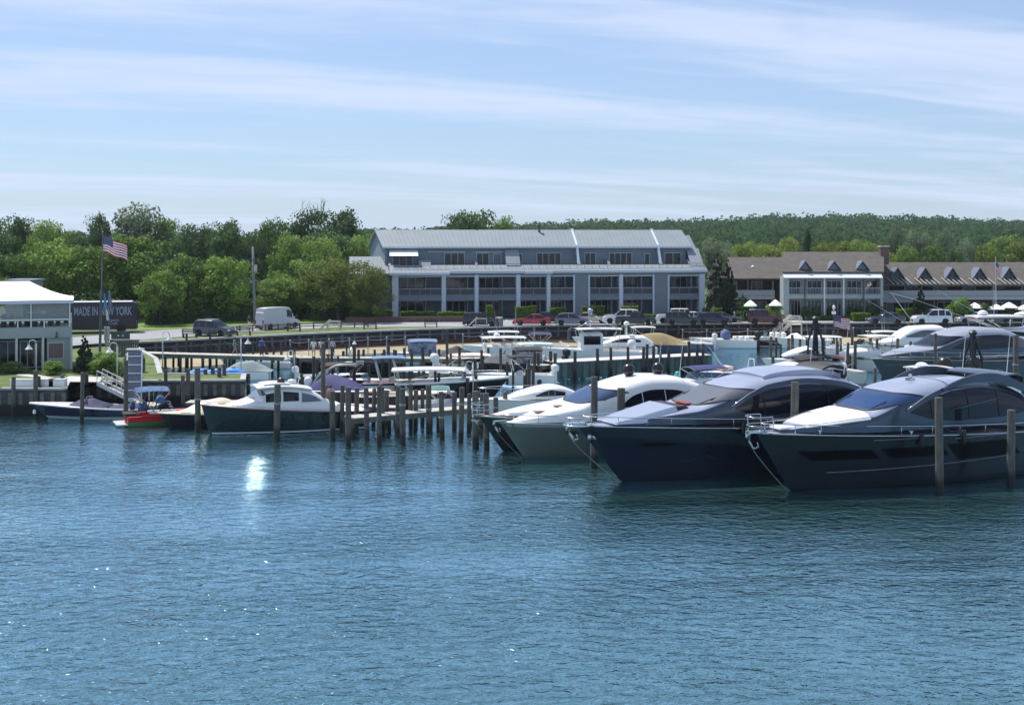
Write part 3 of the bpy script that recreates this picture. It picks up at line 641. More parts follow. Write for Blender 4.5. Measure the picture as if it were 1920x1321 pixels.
# main roof (front and rear slopes) with small rake walls stepping through it
rz = lambda t: lerp(UZ1, 12.0, t)
RY0, RY1, RY2 = YU-.5, 7.2, 11.6
def rect_roof(a, b, dz=0.0, dy=0.0, dzr=0.0, ar=None, br=None, ab=None):
    "a, b: ends at the eave; ar, br: ends at the ridge; ab: left end of the rear eave"
    ar = a if ar is None else ar; br = b if br is None else br; ab = a if ab is None else ab; m_ = MB(); y0, z0, z1 = RY0+dy, UZ1+dz, 11.75+dzr
    m_.slab(lambda u, v: (lerp(lerp(a, b, u), lerp(ar, br, u), v), lerp(y0, RY1, v), lerp(z0, z1, v)), 1, 1, (0, 0, -.16)); m_.slab(lambda u, v: (lerp(lerp(ar, br, u), lerp(ab, b, u), v), lerp(RY1, RY2, v), lerp(z1, 9.3, v)), 1, 1, (0, 0, -.16))
    n_ = int((b-a)/.55); h = V((0, -(z1-z0), RY1-y0)).normalized()*.05
    for k in range(n_+1):
        p0 = V((lerp(a, b, k/n_), y0, z0)); p1 = V((lerp(ar, br, k/n_), RY1, z1)); d = V((.02, 0, 0)); m_.hexa([p0-d, p0+d, p0+d+h, p0-d+h, p1-d, p1+d, p1+d+h, p1-d+h])
    m_.build('main_roof', M_metal, cnd)
    f = MB(); f.box(a, b, RY0+dy-.05, RY0+dy, UZ1+dz-.22, UZ1+dz); f.build('eave_board', M_trimb, cnd)
rect_roof(lx(717, RY0), lx(948, YU), 0, ar=lx(702.5, RY1), ab=lx(688, RY2)); rect_roof(lx(948, YU)+.01, lx(1079, YU), .03); rect_roof(lx(1079, YU)+.3, lx(1231, YU), .0, 0); rect_roof(lx(1231, YU)+.3, lx(1298, RY0), .0, br=lx(1277, RY1))
for px in (1079, 1231):   # raised metal-capped party walls running from the ridge down to the terrace
    x = lx(px, YU); m_ = MB(); m_.prism([(x, RY1, 11.9), (x, RY0+.2, 9.7), (x, 1.25, 7.0), (x, 1.25, 6.6), (x, RY0+1, 8.8), (x, RY1, 11.5)], (.28, 0, 0)); m_.build('party_wall', M_trimb, cnd)
    m_ = MB(); P = lambda u, v: (x-.08+.5*u, lerp(1.2, RY1, v), lerp(7.0, 11.95, v)+.03); m_.slab(P, 1, 1, (0, 0, -.08)); m_.build('coping', M_metal, cnd)
for px, z1 in ((785, 7.6), (890, 7.55), (1138, 7.7), (1289, 7.7), (728, 7.4)):   # small sloping terrace dividers with metal tops
    x = lx(px, 2); w_ = 1.6 if px in (785,) else .35
    m_ = MB(); m_.prism([(x, 1.2, 6.5), (x, 1.2, 7.0), (x, 2.2, z1), (x, YU, z1), (x, YU, 6.5)], (w_, 0, 0)); m_.build('terrace_divider', M_metal, cnd)
x = lx(948, 2); m_ = MB(); m_.prism([(x, .9, 6.5), (x, .9, 6.95), (x, YU, 9.3), (x, YU, 6.5)], (1.9, 0, 0)); m_.build('sloping_bay', M_metal, cnd)
m_ = MB(); xe = LX1; m_.prism([(xe-1.5, .3, 6.1), (xe-1.5, 3.2, 8.95), (xe-1.5, 7.2, 11.0), (xe-1.5, 9, 6.1)], (1.3, 0, 0)); m_.build('end_wall', M_siding, cnd)
m_ = MB(); P = lambda u, v: (xe-1.7+1.75*u, lerp(-.3, 3.4, v), lerp(6.25, 9.2, v)); m_.slab(P, 1, 1, (0, 0, -.15)); m_.build('end_roof', M_metal, cnd)
m_ = MB(); xa_, xb_, xc_ = lx(722, RY0), lx(707, RY1), lx(694, RY2); m_.prism([(xa_, RY0+.35, 9.1), (xb_, RY1, 11.45), (xc_, RY2-.3, 9.0), (xc_, RY2-.3, 3.0), (xa_, RY0+.35, 3.0)], (.3, 0, 0)); m_.build('gable_wall', mat('sunlit_gable_siding', (.20, .25, .30), .75), cnd)  # siding colour lightened here to stand in for sun on the gable
for a, b, z in ((747, 779, 8.62), (802, 872, 8.75), (889, 943, 8.72)):   # roller awnings; the left one is open
    m_ = MB()
    if a == 747:
        P = lambda u, v: (lerp(ux(730), ux(783), u), lerp(YU-1.9, YU-.05, v), lerp(8.25, 8.98, v)); m_.slab(P, 4, 1, (0, 0, -.03)); m_.build('open_awning', mat('sunlit_awning', (0.9, .88, .9), .6, trans=0.0), cnd)
    else:
        m_.tube([(ux(a), YU-.12, z), (ux(b), YU-.12, z)], .09, 6); m_.build('rolled_awning', M_frame, cnd)
m_ = MB(); m_.box(X[0], X[-1], .55, .6, 6.95+.2, 7.0+.2)
for k in range(40): x = lerp(X[0]+1, X[-1]-1, k/39); m_.box(x, x+.03, .55, .6, 6.4, 7.15)
m_.build('terrace_rail', M_rail, cnd)
m_ = MB(); m_.lathe([(.16, 0), (.16, 1.0), (.26, 1.02), (.26, 1.15)], (lx(1010, RY1), RY1-.6, 11.3), 8); m_.build('flue', M_rail, cnd)
m_ = MB(); m_.box(lx(893, RY1), lx(893, RY1)+.1, RY1-.1, RY1, 11.6, 12.1); m_.build('vent', M_rail, cnd)
# low left wing, mostly behind the trees
m_ = MB(); xa, xb = lx(655, 3), X[0]; m_.box(xa+.3, xb-.02, 1.8, 8.5, 0, 6.0); m_.build('wing_wall', M_siding, cnd)
m_ = MB(); roof_slab(m_, xa, xb+1.2, 1.0, 5.9, 5.2, 8.1, seams=.5); roof_slab(m_, xa, xb+.9, 9, 6.2, 5.2, 8.1, seams=0); m_.build('wing_roof', M_metal, cnd)
window(cnd, xa+1.5, xa+3.5, 3.3, 5.2, 1.75); window(cnd, xb-1.6, xb-.9, 2.6, 4.6, 1.75, mull=0)
# planter wall and hedges before the condominium
m_ = MB(); p0, p1 = at(648, 604.5, Z0), at(905, 603, Z0); m_.bar(p0+V((0, 0, .35)), p1+V((0, 0, .35)), .4, .7); tag(m_.build('planter_wall', M_brick), 'low brown brick planter wall before the left half of the condominium', 'wall')
def hedge(p0, p1, w, h, label, leaf='hedge', size=.16, dens=260, round_=.25, group=None, z=Z0):
    "clipped hedge: a real body of leaves along a line"
    p0 = V(p0); p1 = V(p1); d = p1-p0; L = d.length; d.normalize(); nr = V((d.y, -d.x, 0)); n_ = int(dens*(L*(w+2*h))**.9); C = []; Nn = []
    for _ in range(n_):
        s_ = RN.uniform(0, L); f_ = RN.random()
        if f_ < .42: o_, hh, nn = w/2, RN.uniform(.05, h), nr
        elif f_ < .55: o_, hh, nn = -w/2, RN.uniform(.05, h), -nr
        elif f_ < .92: o_, hh, nn = RN.uniform(-w/2, w/2), h, V((0, 0, 1))
        else: o_, hh, nn = RN.uniform(-w/2, w/2), RN.uniform(0, h), -d if RN.random() < .5 else d; 
        if f_ >= .92: s_ = 0 if nn == -d else L
        j = noise.noise(V((s_*.8, o_, hh*1.3)))*.16; p = d*s_+nr*(o_*(1+j))+V((0, 0, hh*(1+j*.8))); C.append(tuple(p)); Nn.append(tuple(nn))
    me = leaf_mesh('hedge', np.array(C), np.array(Nn), size, LF[leaf], .6); r = bpy.data.objects.new('hedge', me); COL.objects.link(r); r.location = (p0.x, p0.y, z)
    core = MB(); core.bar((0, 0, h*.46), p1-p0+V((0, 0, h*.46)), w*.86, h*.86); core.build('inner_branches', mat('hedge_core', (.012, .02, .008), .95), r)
    return tag(r, label, 'hedge', group)
def hpx(a, b, ybase, w, h, label, **k):
    p, q = at(a, ybase, Z0), at(b, ybase, Z0); return hedge((p.x, p.y+k.pop('dy', 0), 0), (q.x, q.y, 0), w, h, label, **k)
for a, b, h, l_ in ((658, 735, 1.3, 'long low hedge at the left end of the condominium'), (752, 812, 1.15, 'low rounded hedge above the brown planter wall, left'), (822, 872, 1.1, 'low hedge above the planter wall, beside the dark blue off-roader'),
                    (913, 922, 1.9, 'small square bush before the third ground floor bay'), (968, 1004, 1.75, 'square clipped hedge behind the red sedan'), (1032, 1060, 1.6, 'hedge behind the dark saloon with the sun glint'),
                    (1092, 1132, 1.75, 'wide clipped hedge before the blank wall of the condominium'), (1166, 1195, 1.8, 'clipped hedge behind the white and black off-roaders'), (1137, 1160, .8, 'low hedge between the two clipped ones, right of centre'), (1196, 1250, .8, 'low hedge left of the white off-roader, before the condominium'),
                    (1338, 1352, 1.6, 'small square hedge by the dark conifers')):
    hpx(a, b, 601.5, 1.1, h, l_, group='clipped hedges before the condominium')
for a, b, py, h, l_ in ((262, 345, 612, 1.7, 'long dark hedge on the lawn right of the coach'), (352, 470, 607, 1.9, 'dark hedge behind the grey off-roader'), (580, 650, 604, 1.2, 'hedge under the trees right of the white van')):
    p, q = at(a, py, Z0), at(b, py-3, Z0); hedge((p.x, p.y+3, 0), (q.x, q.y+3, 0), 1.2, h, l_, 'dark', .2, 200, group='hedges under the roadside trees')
# ---------- the inn: middle house and two wings ----------
inn = thing('inn', 'white balconied inn with brown roofs, triangular dormers and a brick chimney', 'building', (0, 0, 0))
YB = at(1500, 599.5, 2.2).y-.2; inn.location = (0, YB, 2.2)
def ix(px, dy=0.0): return (px-960)/F*(YB+dy)
def iz(py, dy=0.0): return H-(py-YH)*(YB+dy)/F-2.2
xL, xR = ix(1469), ix(1656)
w_ = MB(); w_.box(xL+.9, xR, 2.2, 11, 0, iz(519)); w_.box(xL, xL+.75, 0, 2.2, 0, iz(519)); w_.box(xR-.35, xR, 0, 2.2, 0, iz(519)); w_.box(xL+.75, xR-.35, .05, 2.2, iz(560), iz(552)); w_.box(xL+.75, xR-.35, .0, 2.2, iz(522), iz(518.5)); w_.build('wall', M_greyw, inn)
c_ = MB()
for px in (1546, 1582): c_.box(ix(px)-.09, ix(px)+.09, -.03, .2, 0, iz(522))
each(c_, 'post', M_ww, inn)
d_ = MB()
for px in (1509, 1619): d_.tube([(ix(px), -.08, 0), (ix(px), -.08, iz(520))], .07, 6)
each(d_, 'drain_pipe', M_rail, inn)
b_ = MB(); b_.box(xL+.75, xR-.35, .0, .07, iz(540.5), iz(539)); b_.box(xL+.75, xR-.35, .0, .05, iz(552), iz(551))
for k in range(58): x = lerp(xL+.85, xR-.45, k/57); b_.box(x, x+.05, .02, .05, iz(551), iz(540.5))
b_.build('balustrade', mat('grey_balusters', (.30, .34, .35), .6), inn)
for a, b, m_ in ((1477, 1502, 2), (1514, 1541, 2), (1550, 1578, 2), (1588, 1616, 2), (1622, 1650, 1)):
    window(inn, ix(a, 2), ix(b, 2), iz(552, 2), iz(526, 2), 2.15, 'balcony_door', m_, M_glassd, fm=M_ww); 
    window(inn, ix(a, 2), ix(b, 2), iz(592, 2), iz(562, 2), 2.15, 'ground_window', m_+1, M_glassd if a < 1500 else M_glassl, fm=M_ww)
# roof of the middle house
def oroof(m_, x0, x1, y0, z0, y1, z1):   # plan set out along the lot lines, which run obliquely to the front
    k = lambda y: 1+y/YB
    m_.slab(lambda u, v: (lerp(x0, x1, u)*k(lerp(y0, y1, v)), lerp(y0, y1, v), lerp(z0, z1, v)), 1, 1, (0, 0, -.2))
m_ = MB(); oroof(m_, xL-.15, xR+.1, .35, iz(509.5), 6.2, iz(472, 6.2)); oroof(m_, xL-.15, xR+.1, 12, iz(509.5), 6.2, iz(472, 6.2)); m_.build('roof', M_shing, inn)
m_ = MB(); P = lambda u, v: (lerp(xL, xR-.15, u), lerp(-.35, .75, v), lerp(iz(520.5), iz(510.5), v)+.04); m_.slab(P, 1, 1, (0, 0, -.12)); m_.build('white_roof_edge', M_ww, inn)
m_ = MB(); m_.prism([(xL+.02, .4, iz(512)), (xL*(1+6.2/YB)+.1, 6.2, iz(474, 6)), (xL*(1+11.5/YB)+.1, 11.5, iz(512)), (xL*(1+11.5/YB)+.1, 11.5, 0), (xL+.3, 2.3, 0)], (.2, 0, 0)); m_.build('gable_wall', M_greyw, inn); m_ = MB(); m_.prism([(xR-.22, .4, iz(512)), (xR-.22, 6.2, iz(474, 6)), (xR-.22, 11.5, iz(512))], (.2, 0, 0)); m_.build('gable_wall', M_greyw, inn)
def dormer(cx, y0, z0, wd, ht, dep, face, vents=False):
    "triangular gablet standing on the roof: gable face, two roof planes, overhang"
    d = MB(); d.add([(cx-wd*.36, y0+.35, z0+.1), (cx+wd*.36, y0+.35, z0+.1), (cx, y0+.35, z0+ht*.78)], [(0, 1, 2)]); d.prism([(cx-wd*.36, y0+.36, z0), (cx+wd*.36, y0+.36, z0), (cx, y0+.36, z0+ht*.8)], (0, dep*.9, 0)); o_ = d.build('dormer', face, inn)
    r_ = MB(); 
    for s_ in (-1, 1): r_.slab(lambda u, v: (cx+s_*wd*.5*(1-u), lerp(y0, y0+dep, v), z0+ht*u-.02), 1, 1, (0, 0, -.12))
    r_.build('dormer_roof', mat('dormer_trim', (.11, .13, .17), .7), o_)
    if vents:
        q = MB()
        for s_ in (-1, 1): q.add([(cx+s_*.07, y0+.33, z0+.25), (cx+s_*wd*.27, y0+.33, z0+.25), (cx+s_*.07, y0+.33, z0+ht*.62)], [(0, 1, 2)])
        q.build('dormer_glazing', M_glassd, o_)
    return o_
for px in (1509, 1563, 1616): dormer(ix(px, 1.2), .75, iz(507.5, 1), 2.1, 1.35, 2.2, M_siding)
m_ = MB(); cx = ix(1651, 7); m_.box(cx-.55, cx+.55, 5.0, 6.1, iz(496, 5), iz(463, 6)); ch = m_.build('chimney', M_brick, inn)
m_ = MB(); m_.box(cx-.63, cx+.63, 4.9, 6.2, iz(463, 6), iz(460.5, 6)); m_.build('chimney_cap', M_conc, ch)
def wing(x0, x1, dy, ridge, eave, base=590, dorm=(), pergola=False):
    zr, ze = iz(ridge, dy+6), iz(eave, dy)
    m_ = MB(); oroof(m_, x0, x1, dy-.3, ze, dy+6, zr); oroof(m_, x0, x1, dy+12, ze, dy+6, zr); m_.build('wing_roof', M_shing, inn)
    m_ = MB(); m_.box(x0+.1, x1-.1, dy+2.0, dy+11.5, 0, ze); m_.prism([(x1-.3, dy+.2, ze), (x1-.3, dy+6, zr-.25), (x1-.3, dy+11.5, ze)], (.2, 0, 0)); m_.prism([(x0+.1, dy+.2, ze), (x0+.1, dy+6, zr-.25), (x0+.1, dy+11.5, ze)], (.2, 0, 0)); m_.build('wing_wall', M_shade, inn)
    z2 = 2.75; m_ = MB(); m_.box(x0+.1, x1-.1, dy+.1, dy+2, z2-.25, z2); m_.box(x0+.1, x1-.1, dy+.05, dy+.12, z2-.3, z2+.15); m_.build('wing_gallery', M_greyw, inn)
    m_ = MB(); m_.box(x0+.1, x1-.1, dy+.08, dy+.14, z2+.2, z2+.95); m_.build('gallery_balustrade', mat('grey_balusters', (.30, .34, .35), .6), inn)
    p_ = MB(); k = max(2, int((x1-x0)/3.7)); win = []
    for j in range(k+1):
        x = lerp(x0+.2, x1-.3, j/k); p_.box(x-.08, x+.08, dy+.1, dy+.26, 0, ze-.1)
        if j < k: win.append(x+.8)
    each(p_, 'wing_post', mat('post_dark', (.10, .11, .12), .7), inn)
    for x in win:
        window(inn, x, x+1.5, z2+.05, z2+2.1, dy+1.95, 'wing_door', 1, M_glassd, fm=M_greyw); window(inn, x+.2, x+2.1, .1, 2.1, dy+1.95, 'wing_door', 1, M_glassd)
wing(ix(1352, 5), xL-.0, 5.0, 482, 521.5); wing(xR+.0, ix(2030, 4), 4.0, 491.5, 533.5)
m_ = MB(); m_.lathe([(.22, 0), (.2, .15), (0, .3)], (ix(1414, 7), 8.0, iz(501, 8)), 8); m_.build('skylight_dome', M_white, inn)
for px in (1683.5, 1735.5, 1786.5, 1838, 1893, 1946):
    dormer(ix(px, 5), 4.1+.9, iz(520, 5)-.1, 2.0, 1.5, 2.4, mat('dark_dormer_siding', (.07, .09, .12), .7), True)
    s_ = MB()
    for k in range(5):
        x = ix(px, 4)-1.1+k*.62; s_.bar((x, 5.3, iz(521, 5)), (x+.25, 3.0, iz(532.5, 3)+.0), .16, .12)
    s_.build('pergola_slats', mat('pale_slat', (.26, .26, .24), .7), inn)
# sloping white ramp roof at the joint of the right wing
m_ = MB(); p_ = [(ix(1658, 1), 1.2, iz(549)), (ix(1715, 1), 1.2, iz(561))]; m_.bar((ix(1671), 1.0, iz(549.5)), (ix(1716), 1.0, iz(561)), .9, .1); m_.build('porch_roof_edge', M_ww, inn)
m_ = MB(); m_.prism([(ix(1658), 1.1, iz(548)), (ix(1716), 1.1, iz(562)), (ix(1716), 1.1, iz(568)), (ix(1658), 1.1, iz(568))], (0, 2.5, 0)); m_.build('porch_wall', mat('porch_grey', (.22, .26, .28), .7), inn)
# conifers and garden trees by the inn
G5 = 'garden conifers by the inn'
tpx('cone0', 1345, 470, 168, 62, 'tall dark conifer at the right end of the condominium', name='conifer', group=G5)
tpx('cone1', 1366, 484, 170, 50, 'slightly shorter dark conifer beside the tallest one', name='conifer', group=G5)
tpx('conelight', 1392, 548, 166, 62, 'lighter green broad conifer left of the inn, behind the parked cars', name='conifer', group=G5)
tpx('cone1', 1726, 534, 162.5, 40, 'blue-green spruce before the right wing of the inn', name='conifer', group=G5)
G6 = 'garden shrubs before the inn'
tpx('shrub1', 1452, 566, 164.5, 42, 'bright leafy shrub beside the umbrella left of the inn', cat='shrub', name='shrub', group=G6)
tpx('shrub1', 1801, 552, 163.5, 44, 'tall round shrub right of the spruce', cat='shrub', name='shrub', group=G6)
tpx('shrub2', 1845, 563, 164, 40, 'dark round shrub between the umbrellas, below the thin flagpole', cat='shrub', name='shrub', group=G6)
tpx('shrub2', 1372, 590, 166, 30, 'low dark shrub under the conifers', cat='shrub', name='shrub', group=G6)
for a, b, h, l_ in ((1598, 1630, 1.0, 'clipped hedge left of the grey sedan'), (1683, 1712, 1.5, 'tall clipped hedge between the grey sedan and the white off-roader'), (1776, 1930, 1.6, 'long dark clipped hedge under the umbrellas, right edge')):
    hpx(a, b, 602.2, 1.2, h, l_, group='clipped hedges before the inn')
# umbrellas
def umbrella_proto():
    r = thing('patio_umbrella', 'white domed umbrella left of the garden table by the inn', 'umbrella', (0, 0, 0), 0, 'white patio umbrellas by the inn')
    m_ = MB(); m_.tube([(0, 0, 0), (0, 0, 2.75)], .03, 6); m_.build('pole', M_rail, r)
    m_ = MB(); prof = [(0, 2.85), (.35, 2.72), (1.0, 2.42), (1.55, 2.12), (1.55, 2.0)]; m_.lathe([(a, b) for a, b in prof][::-1], n=8); m_.build('canopy', M_canv, r, smooth=40)
    m_ = MB(); m_.lathe([(.3, 0), (.3, .08), (.06, .12)], n=8); m_.build('base', M_rail, r); return r
um = umbrella_proto(); uml = [(1407, 562, 'white domed umbrella nearest to the light green conifer, left of the inn'), (1454, 561, 'white domed umbrella touching the left side of the inn'), (1828, 567, 'white umbrella left of the dark round shrub, right wing'), (1868, 570, 'white umbrella just right of the dark round shrub'), (1892, 566, 'white umbrella second from the right edge, right of the thin flagpole'), (1919, 571, 'white umbrella cut by the right edge of the photo'), (1918, 583, 'lower white umbrella at the right edge')]
for k, (px, py, l_) in enumerate(uml):
    D = 164.0 if py != 583 else 161.5; p = atD(px, py, D); loc = (p.x, D, p.z-2.85+.02*0)
    loc = (p.x, D, Z0+.0); s_ = (p.z-Z0)/2.85
    o_ = um if k == 0 else dup(um, loc, 0, l_); o_.location = loc; o_['label'] = l_; w_ = .55 if px < 1500 else .72; o_.scale = (w_, w_, s_)
# ---------- restaurant at the left ----------
rs = thing('restaurant', 'pale two-storey waterside restaurant with a white tent roof and open upper deck', 'building', (0, 0, 0))
YR = 107.9; RA = rad(19); XC = (135-960)/F*YR; rs.location = (XC-XC*cos(RA), YR-XC*sin(RA), ZL); rs.rotation_euler = (0, 0, RA)
def qx(px, dy=0): return (px-960)/F*(YR+dy)
def qz(py, dy=0): return H-(py-YH)*(YR+dy)/F-ZL
M_pale = mat('pale_green_wall', (0.30, 0.36, 0.35), 0.7); M_pg = mat('pale_grey_green', (0.50, 0.56, 0.55), 0.65)
XE = qx(135); XW = qx(-140)
zf0, zf1 = qz(632), qz(612)    # fascia
m_ = MB(); m_.box(XW, XE, 0, 7.5, zf0, zf1); m_.build('upper_floor', M_pale, rs)
m_ = MB(); m_.box(XE-2.0, XE-.02, .25, .4, 0, zf0); m_.box(XE-.2, XE-.02, .4, 7.3, 0, zf0); m_.box(XW, XE, 7.0, 7.3, 0, zf0); m_.box(XW, qx(5), .3, .5, 0, zf0)
m_.f = m_.f; m_.build('ground_wall', M_pale, rs)
for px in (38, 84, 134, -12):
    m_ = MB(); x = qx(px); m_.box(x-.09, x+.09, -.03, .16, 0, zf0); m_.build('ground_column', M_pg, rs)
for px in (6, 63, 131, -60, 40, 86):
    m_ = MB(); x = qx(px); m_.box(x-.05, x+.05, .02, .13, zf1, qz(565) if px in (6, 63, 131, -60) else qz(599)); m_.build('upper_post', M_ww, rs)
m_ = MB(); m_.box(XW, XE, .0, .12, qz(600), qz(596)); m_.build('deck_rail', M_pg, rs)
m_ = MB(); m_.box(XE-.14, XE-.02, .1, 7.4, qz(600), qz(596)); m_.build('side_rail', M_pg, rs)
for a, b in ((-12, 38), (38, 84)): window(rs, qx(a)+.2, qx(b)-.1, .1, zf0-.3, 1.6, 'glass_door', 2, M_glassd, fm=M_pg)
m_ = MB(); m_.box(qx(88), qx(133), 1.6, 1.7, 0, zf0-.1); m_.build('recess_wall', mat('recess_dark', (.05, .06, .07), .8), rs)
window(rs, qx(92), qx(121), qz(672), qz(641), .2, 'bar_window', 0, mat('bar_counter', (.16, .11, .10), .6), fm=M_pg)
m_ = MB()
for a, b in ((-30, 61), (65, 129)): m_.box(qx(a), qx(b), .16, .18, qz(596)+.02, qz(567)-.1)
m_.build('clear_side_screen', mat('clear_vinyl', (.35, .40, .38), .15, alpha=.35, spec=.6), rs)
m_ = MB(); # interior back wall of the deck and furniture
m_.box(XW, XE-.3, 6.6, 6.8, zf1, zf1+1.0)
for k in range(14):
    x = lerp(XE-1.2, XW+3, k/13); y = R.uniform(1, 5); m_.box(x-.35, x+.35, y, y+.7, zf1+.68, zf1+.74); m_.box(x-.04, x+.04, y+.3, y+.38, zf1, zf1+.68)
    for s_ in (-.7, .5): m_.box(x+s_, x+s_+.4, y+.1, y+.5, zf1, zf1+.45); m_.box(x+s_, x+s_+.4, y+.46, y+.5, zf1+.45, zf1+.9)
m_.q = m_.q[1:]; each(m_, 'deck_table_set', M_furn, rs, 6)
# tent roof: concave slopes from a flat crest, with a valance
ec, cr = qz(563)+.05, qz(528, 3)+.05; x0, x1, y0, y1 = XW-.5, XE+.12, -.2, 7.8; cx0, cx1, cy = XW, qx(82, 3), 3.8
def tent(u, v):   # u around the plan, v from eave to crest
    A = [(x0, y0), (x1, y0), (x1, y1), (x0, y1), (x0, y0)]; B = [(cx0, cy-.6), (cx1, cy-.6), (cx1, cy+.6), (cx0, cy+.6), (cx0, cy-.6)]
    k = min(3, int(u*4)); t = u*4-k; a = lerp(A[k][0], A[k+1][0], t), lerp(A[k][1], A[k+1][1], t); b = lerp(B[k][0], B[k+1][0], t), lerp(B[k][1], B[k+1][1], t)
    return (lerp(a[0], b[0], v), lerp(a[1], b[1], v), ec+(cr-ec)*(v**1.5))
m_ = MB(); m_.grid(tent, 32, 10); m_.add([(cx0, cy-.6, cr), (cx1, cy-.6, cr), (cx1, cy+.6, cr), (cx0, cy+.6, cr)], [(0, 1, 2, 3)]); m_.build('tent_roof', M_canv, rs, smooth=30)
m_ = MB()
for a, b in (((x0, y0), (x1, y0)), ((x1, y0), (x1, y1)), ((x1, y1), (x0, y1))): m_.box(min(a[0], b[0])-.012, max(a[0], b[0])+.012, min(a[1], b[1])-.012, max(a[1], b[1])+.012, ec-.28, ec+.01)
m_.build('valance', mat('valance_cloth', (.55, .58, .63), .7), rs)
m_ = MB(); m_.bar((qx(108), -.25, zf0+.25), (qx(108), 0, zf0+.45), .1, .1); m_.lathe([(.16, 0), (.1, .12), (.05, .2)], (qx(108), -.3, zf0+.0), 8); m_.build('wall_lamp', M_rail, rs)
# far grey gabled roof behind the trees, far left
hs = thing('grey_house', 'small grey roofed house showing between the trees, above the restaurant roof', 'house', (*atD(33, 530, 150).xy, Z0)); 
m_ = MB(); m_.box(-1.4, 1.5, 0, 4, 0, 5.6); m_.build('wall', mat('mauve_wall', (.25, .24, .28), .8), hs); m_ = MB(); m_.box(-1.6, 1.7, -.3, 4.3, 5.6, 5.85); m_.build('roof', M_siding, hs)
# ================= boats =================
M_gel = mat('white_gelcoat', (0.78, 0.78, 0.76), 0.25, coat=.4)
M_cream = mat('cream_gelcoat', (0.72, 0.62, 0.44), 0.3, coat=.4)
M_navy = mat('navy_hull', (0.004, 0.007, 0.020), 0.08, coat=.6)
M_black = mat('black_hull', (0.006, 0.006, 0.009), 0.1, coat=.6)
M_slate = mat('slate_hull', (0.014, 0.020, 0.027), 0.22, .3, coat=.15)
M_green = mat('dark_green_hull', (0.006, 0.018, 0.024), 0.12, coat=.6)
M_silver = mat('silver_grey_hull', (0.13, 0.16, 0.14), 0.2, 0.35, coat=.5)
M_silvt = mat('silver_blue_paint', (0.40, 0.43, 0.53), 0.30, 0.45, coat=.6)
M_dslate = mat('slate_paint_and_shade', (0.040, 0.058, 0.088), 0.25, 0.35, coat=.4)
M_maroon = mat('maroon_hull', (0.06, 0.008, 0.010), 0.15, coat=.6)
M_redh = mat('red_hull', (0.42, 0.010, 0.015), 0.45, spec=.3)
M_greenh = mat('green_hull_stripe', (0.02, 0.16, 0.05), 0.25, coat=.5)
M_glass = mat('tinted_glass', (0.004, 0.006, 0.014), 0.05, spec=.35)
M_bglass = mat('blue_tinted_glass', (0.015, 0.045, 0.13), 0.05, coat=.3)
M_gglass = mat('grey_sunshade_glass', (0.10, 0.105, 0.12), 0.3, coat=.3)
M_teak = mat('teak_wood', (0.30, 0.15, 0.075), 0.5, var=.25, vs=5)
M_varn = mat('varnished_wood', (0.14, 0.045, 0.02), 0.25, coat=.6)
M_blue = mat('royal_blue_canvas', (0.022, 0.026, 0.12), 0.8, var=.15, vs=3)
M_bluec = mat('bright_blue_canvas', (0.08, 0.17, 0.38), 0.75)
M_bblk = mat('black_canvas', (0.012, 0.012, 0.015), 0.8)
M_greyc = mat('grey_canvas', (0.10, 0.11, 0.12), 0.85, var=.15, vs=2)
M_tan = mat('tan_canvas', (0.30, 0.23, 0.11), 0.85, var=.15, vs=2)
M_cush = mat('white_cushion', (0.74, 0.73, 0.72), 0.7)
M_blk = mat('black_rubber', (0.012, 0.012, 0.013), 0.6)
M_stripe = mat('red_bottom_paint', (0.20, 0.015, 0.012), 0.5)
M_wl = mat('white_boot_stripe', (0.55, 0.60, 0.60), 0.3)
M_rope = mat('mooring_rope', (0.30, 0.29, 0.26), 0.9)
HD = rad(206)          # the slips run this way: bows point left and a little towards us
AFT = V((-cos(HD), -sin(HD), 0)); NEAR = V((-sin(HD)*-1, cos(HD)*-1, 0))
class Hull:
    def __init__(s, L, B, fb, fs, over, draft=.5, wl=.84, pw=2.3, qw=.78, fine=1.5):
        s.L, s.B, s.fb, s.fs, s.over, s.draft, s.wl, s.pw, s.qw, s.fine = L, B, fb, fs, over, draft, wl, pw, qw, fine; s.Lw = L-over
    def sheer(s, u): return s.fs+(s.fb-s.fs)*max(0, u)**1.5
    def yd(s, u):
        if u < .42: return s.B/2*(.93+.07*sin(u/.42*pi/2))
        t = min(1, (u-.42)/.58); return s.B/2*(1-t**s.pw)**s.qw
    def yw(s, u):
        if u < .38: return s.B/2*s.wl
        t = min(1, (u-.38)/.62); return s.B/2*s.wl*(1-t**s.fine)
    def P(s, u, v, off=0):
        sg = -1 if v < 0 else 1; t = abs(v); K = .28; w = max(0, u)**5
        if t < K: q = t/K; y = s.yw(u)*q**.7; z = -s.draft*(1-q**1.4)*(1 if u < .8 else max(.0, 1-((u-.8)/.2)**2)*.75+.25); x = -s.Lw*(1-u)-s.draft*.9*(1-q)*w
        else:
            h = (t-K)/(1-K); fl = lerp(.75, 1.25, u**2); y = lerp(s.yw(u), s.yd(u), h**fl); z = h*s.sheer(u); x = -s.Lw*(1-u)+s.over*h*w
        return (x, sg*(y+off), z)
    def atz(s, u, z, side=-1, off=.012):
        h = z/s.sheer(u); return s.P(u, side*(.28+.72*h), off)
    def rail(s, u, side, ins=.0, dz=0.0): 
        p = s.P(u, side*1.0); return V((p[0], side*max(0, abs(p[1])-ins), p[2]+dz))
    def uof(s, x): return 1+x/s.Lw if x <= 0 else 1.0
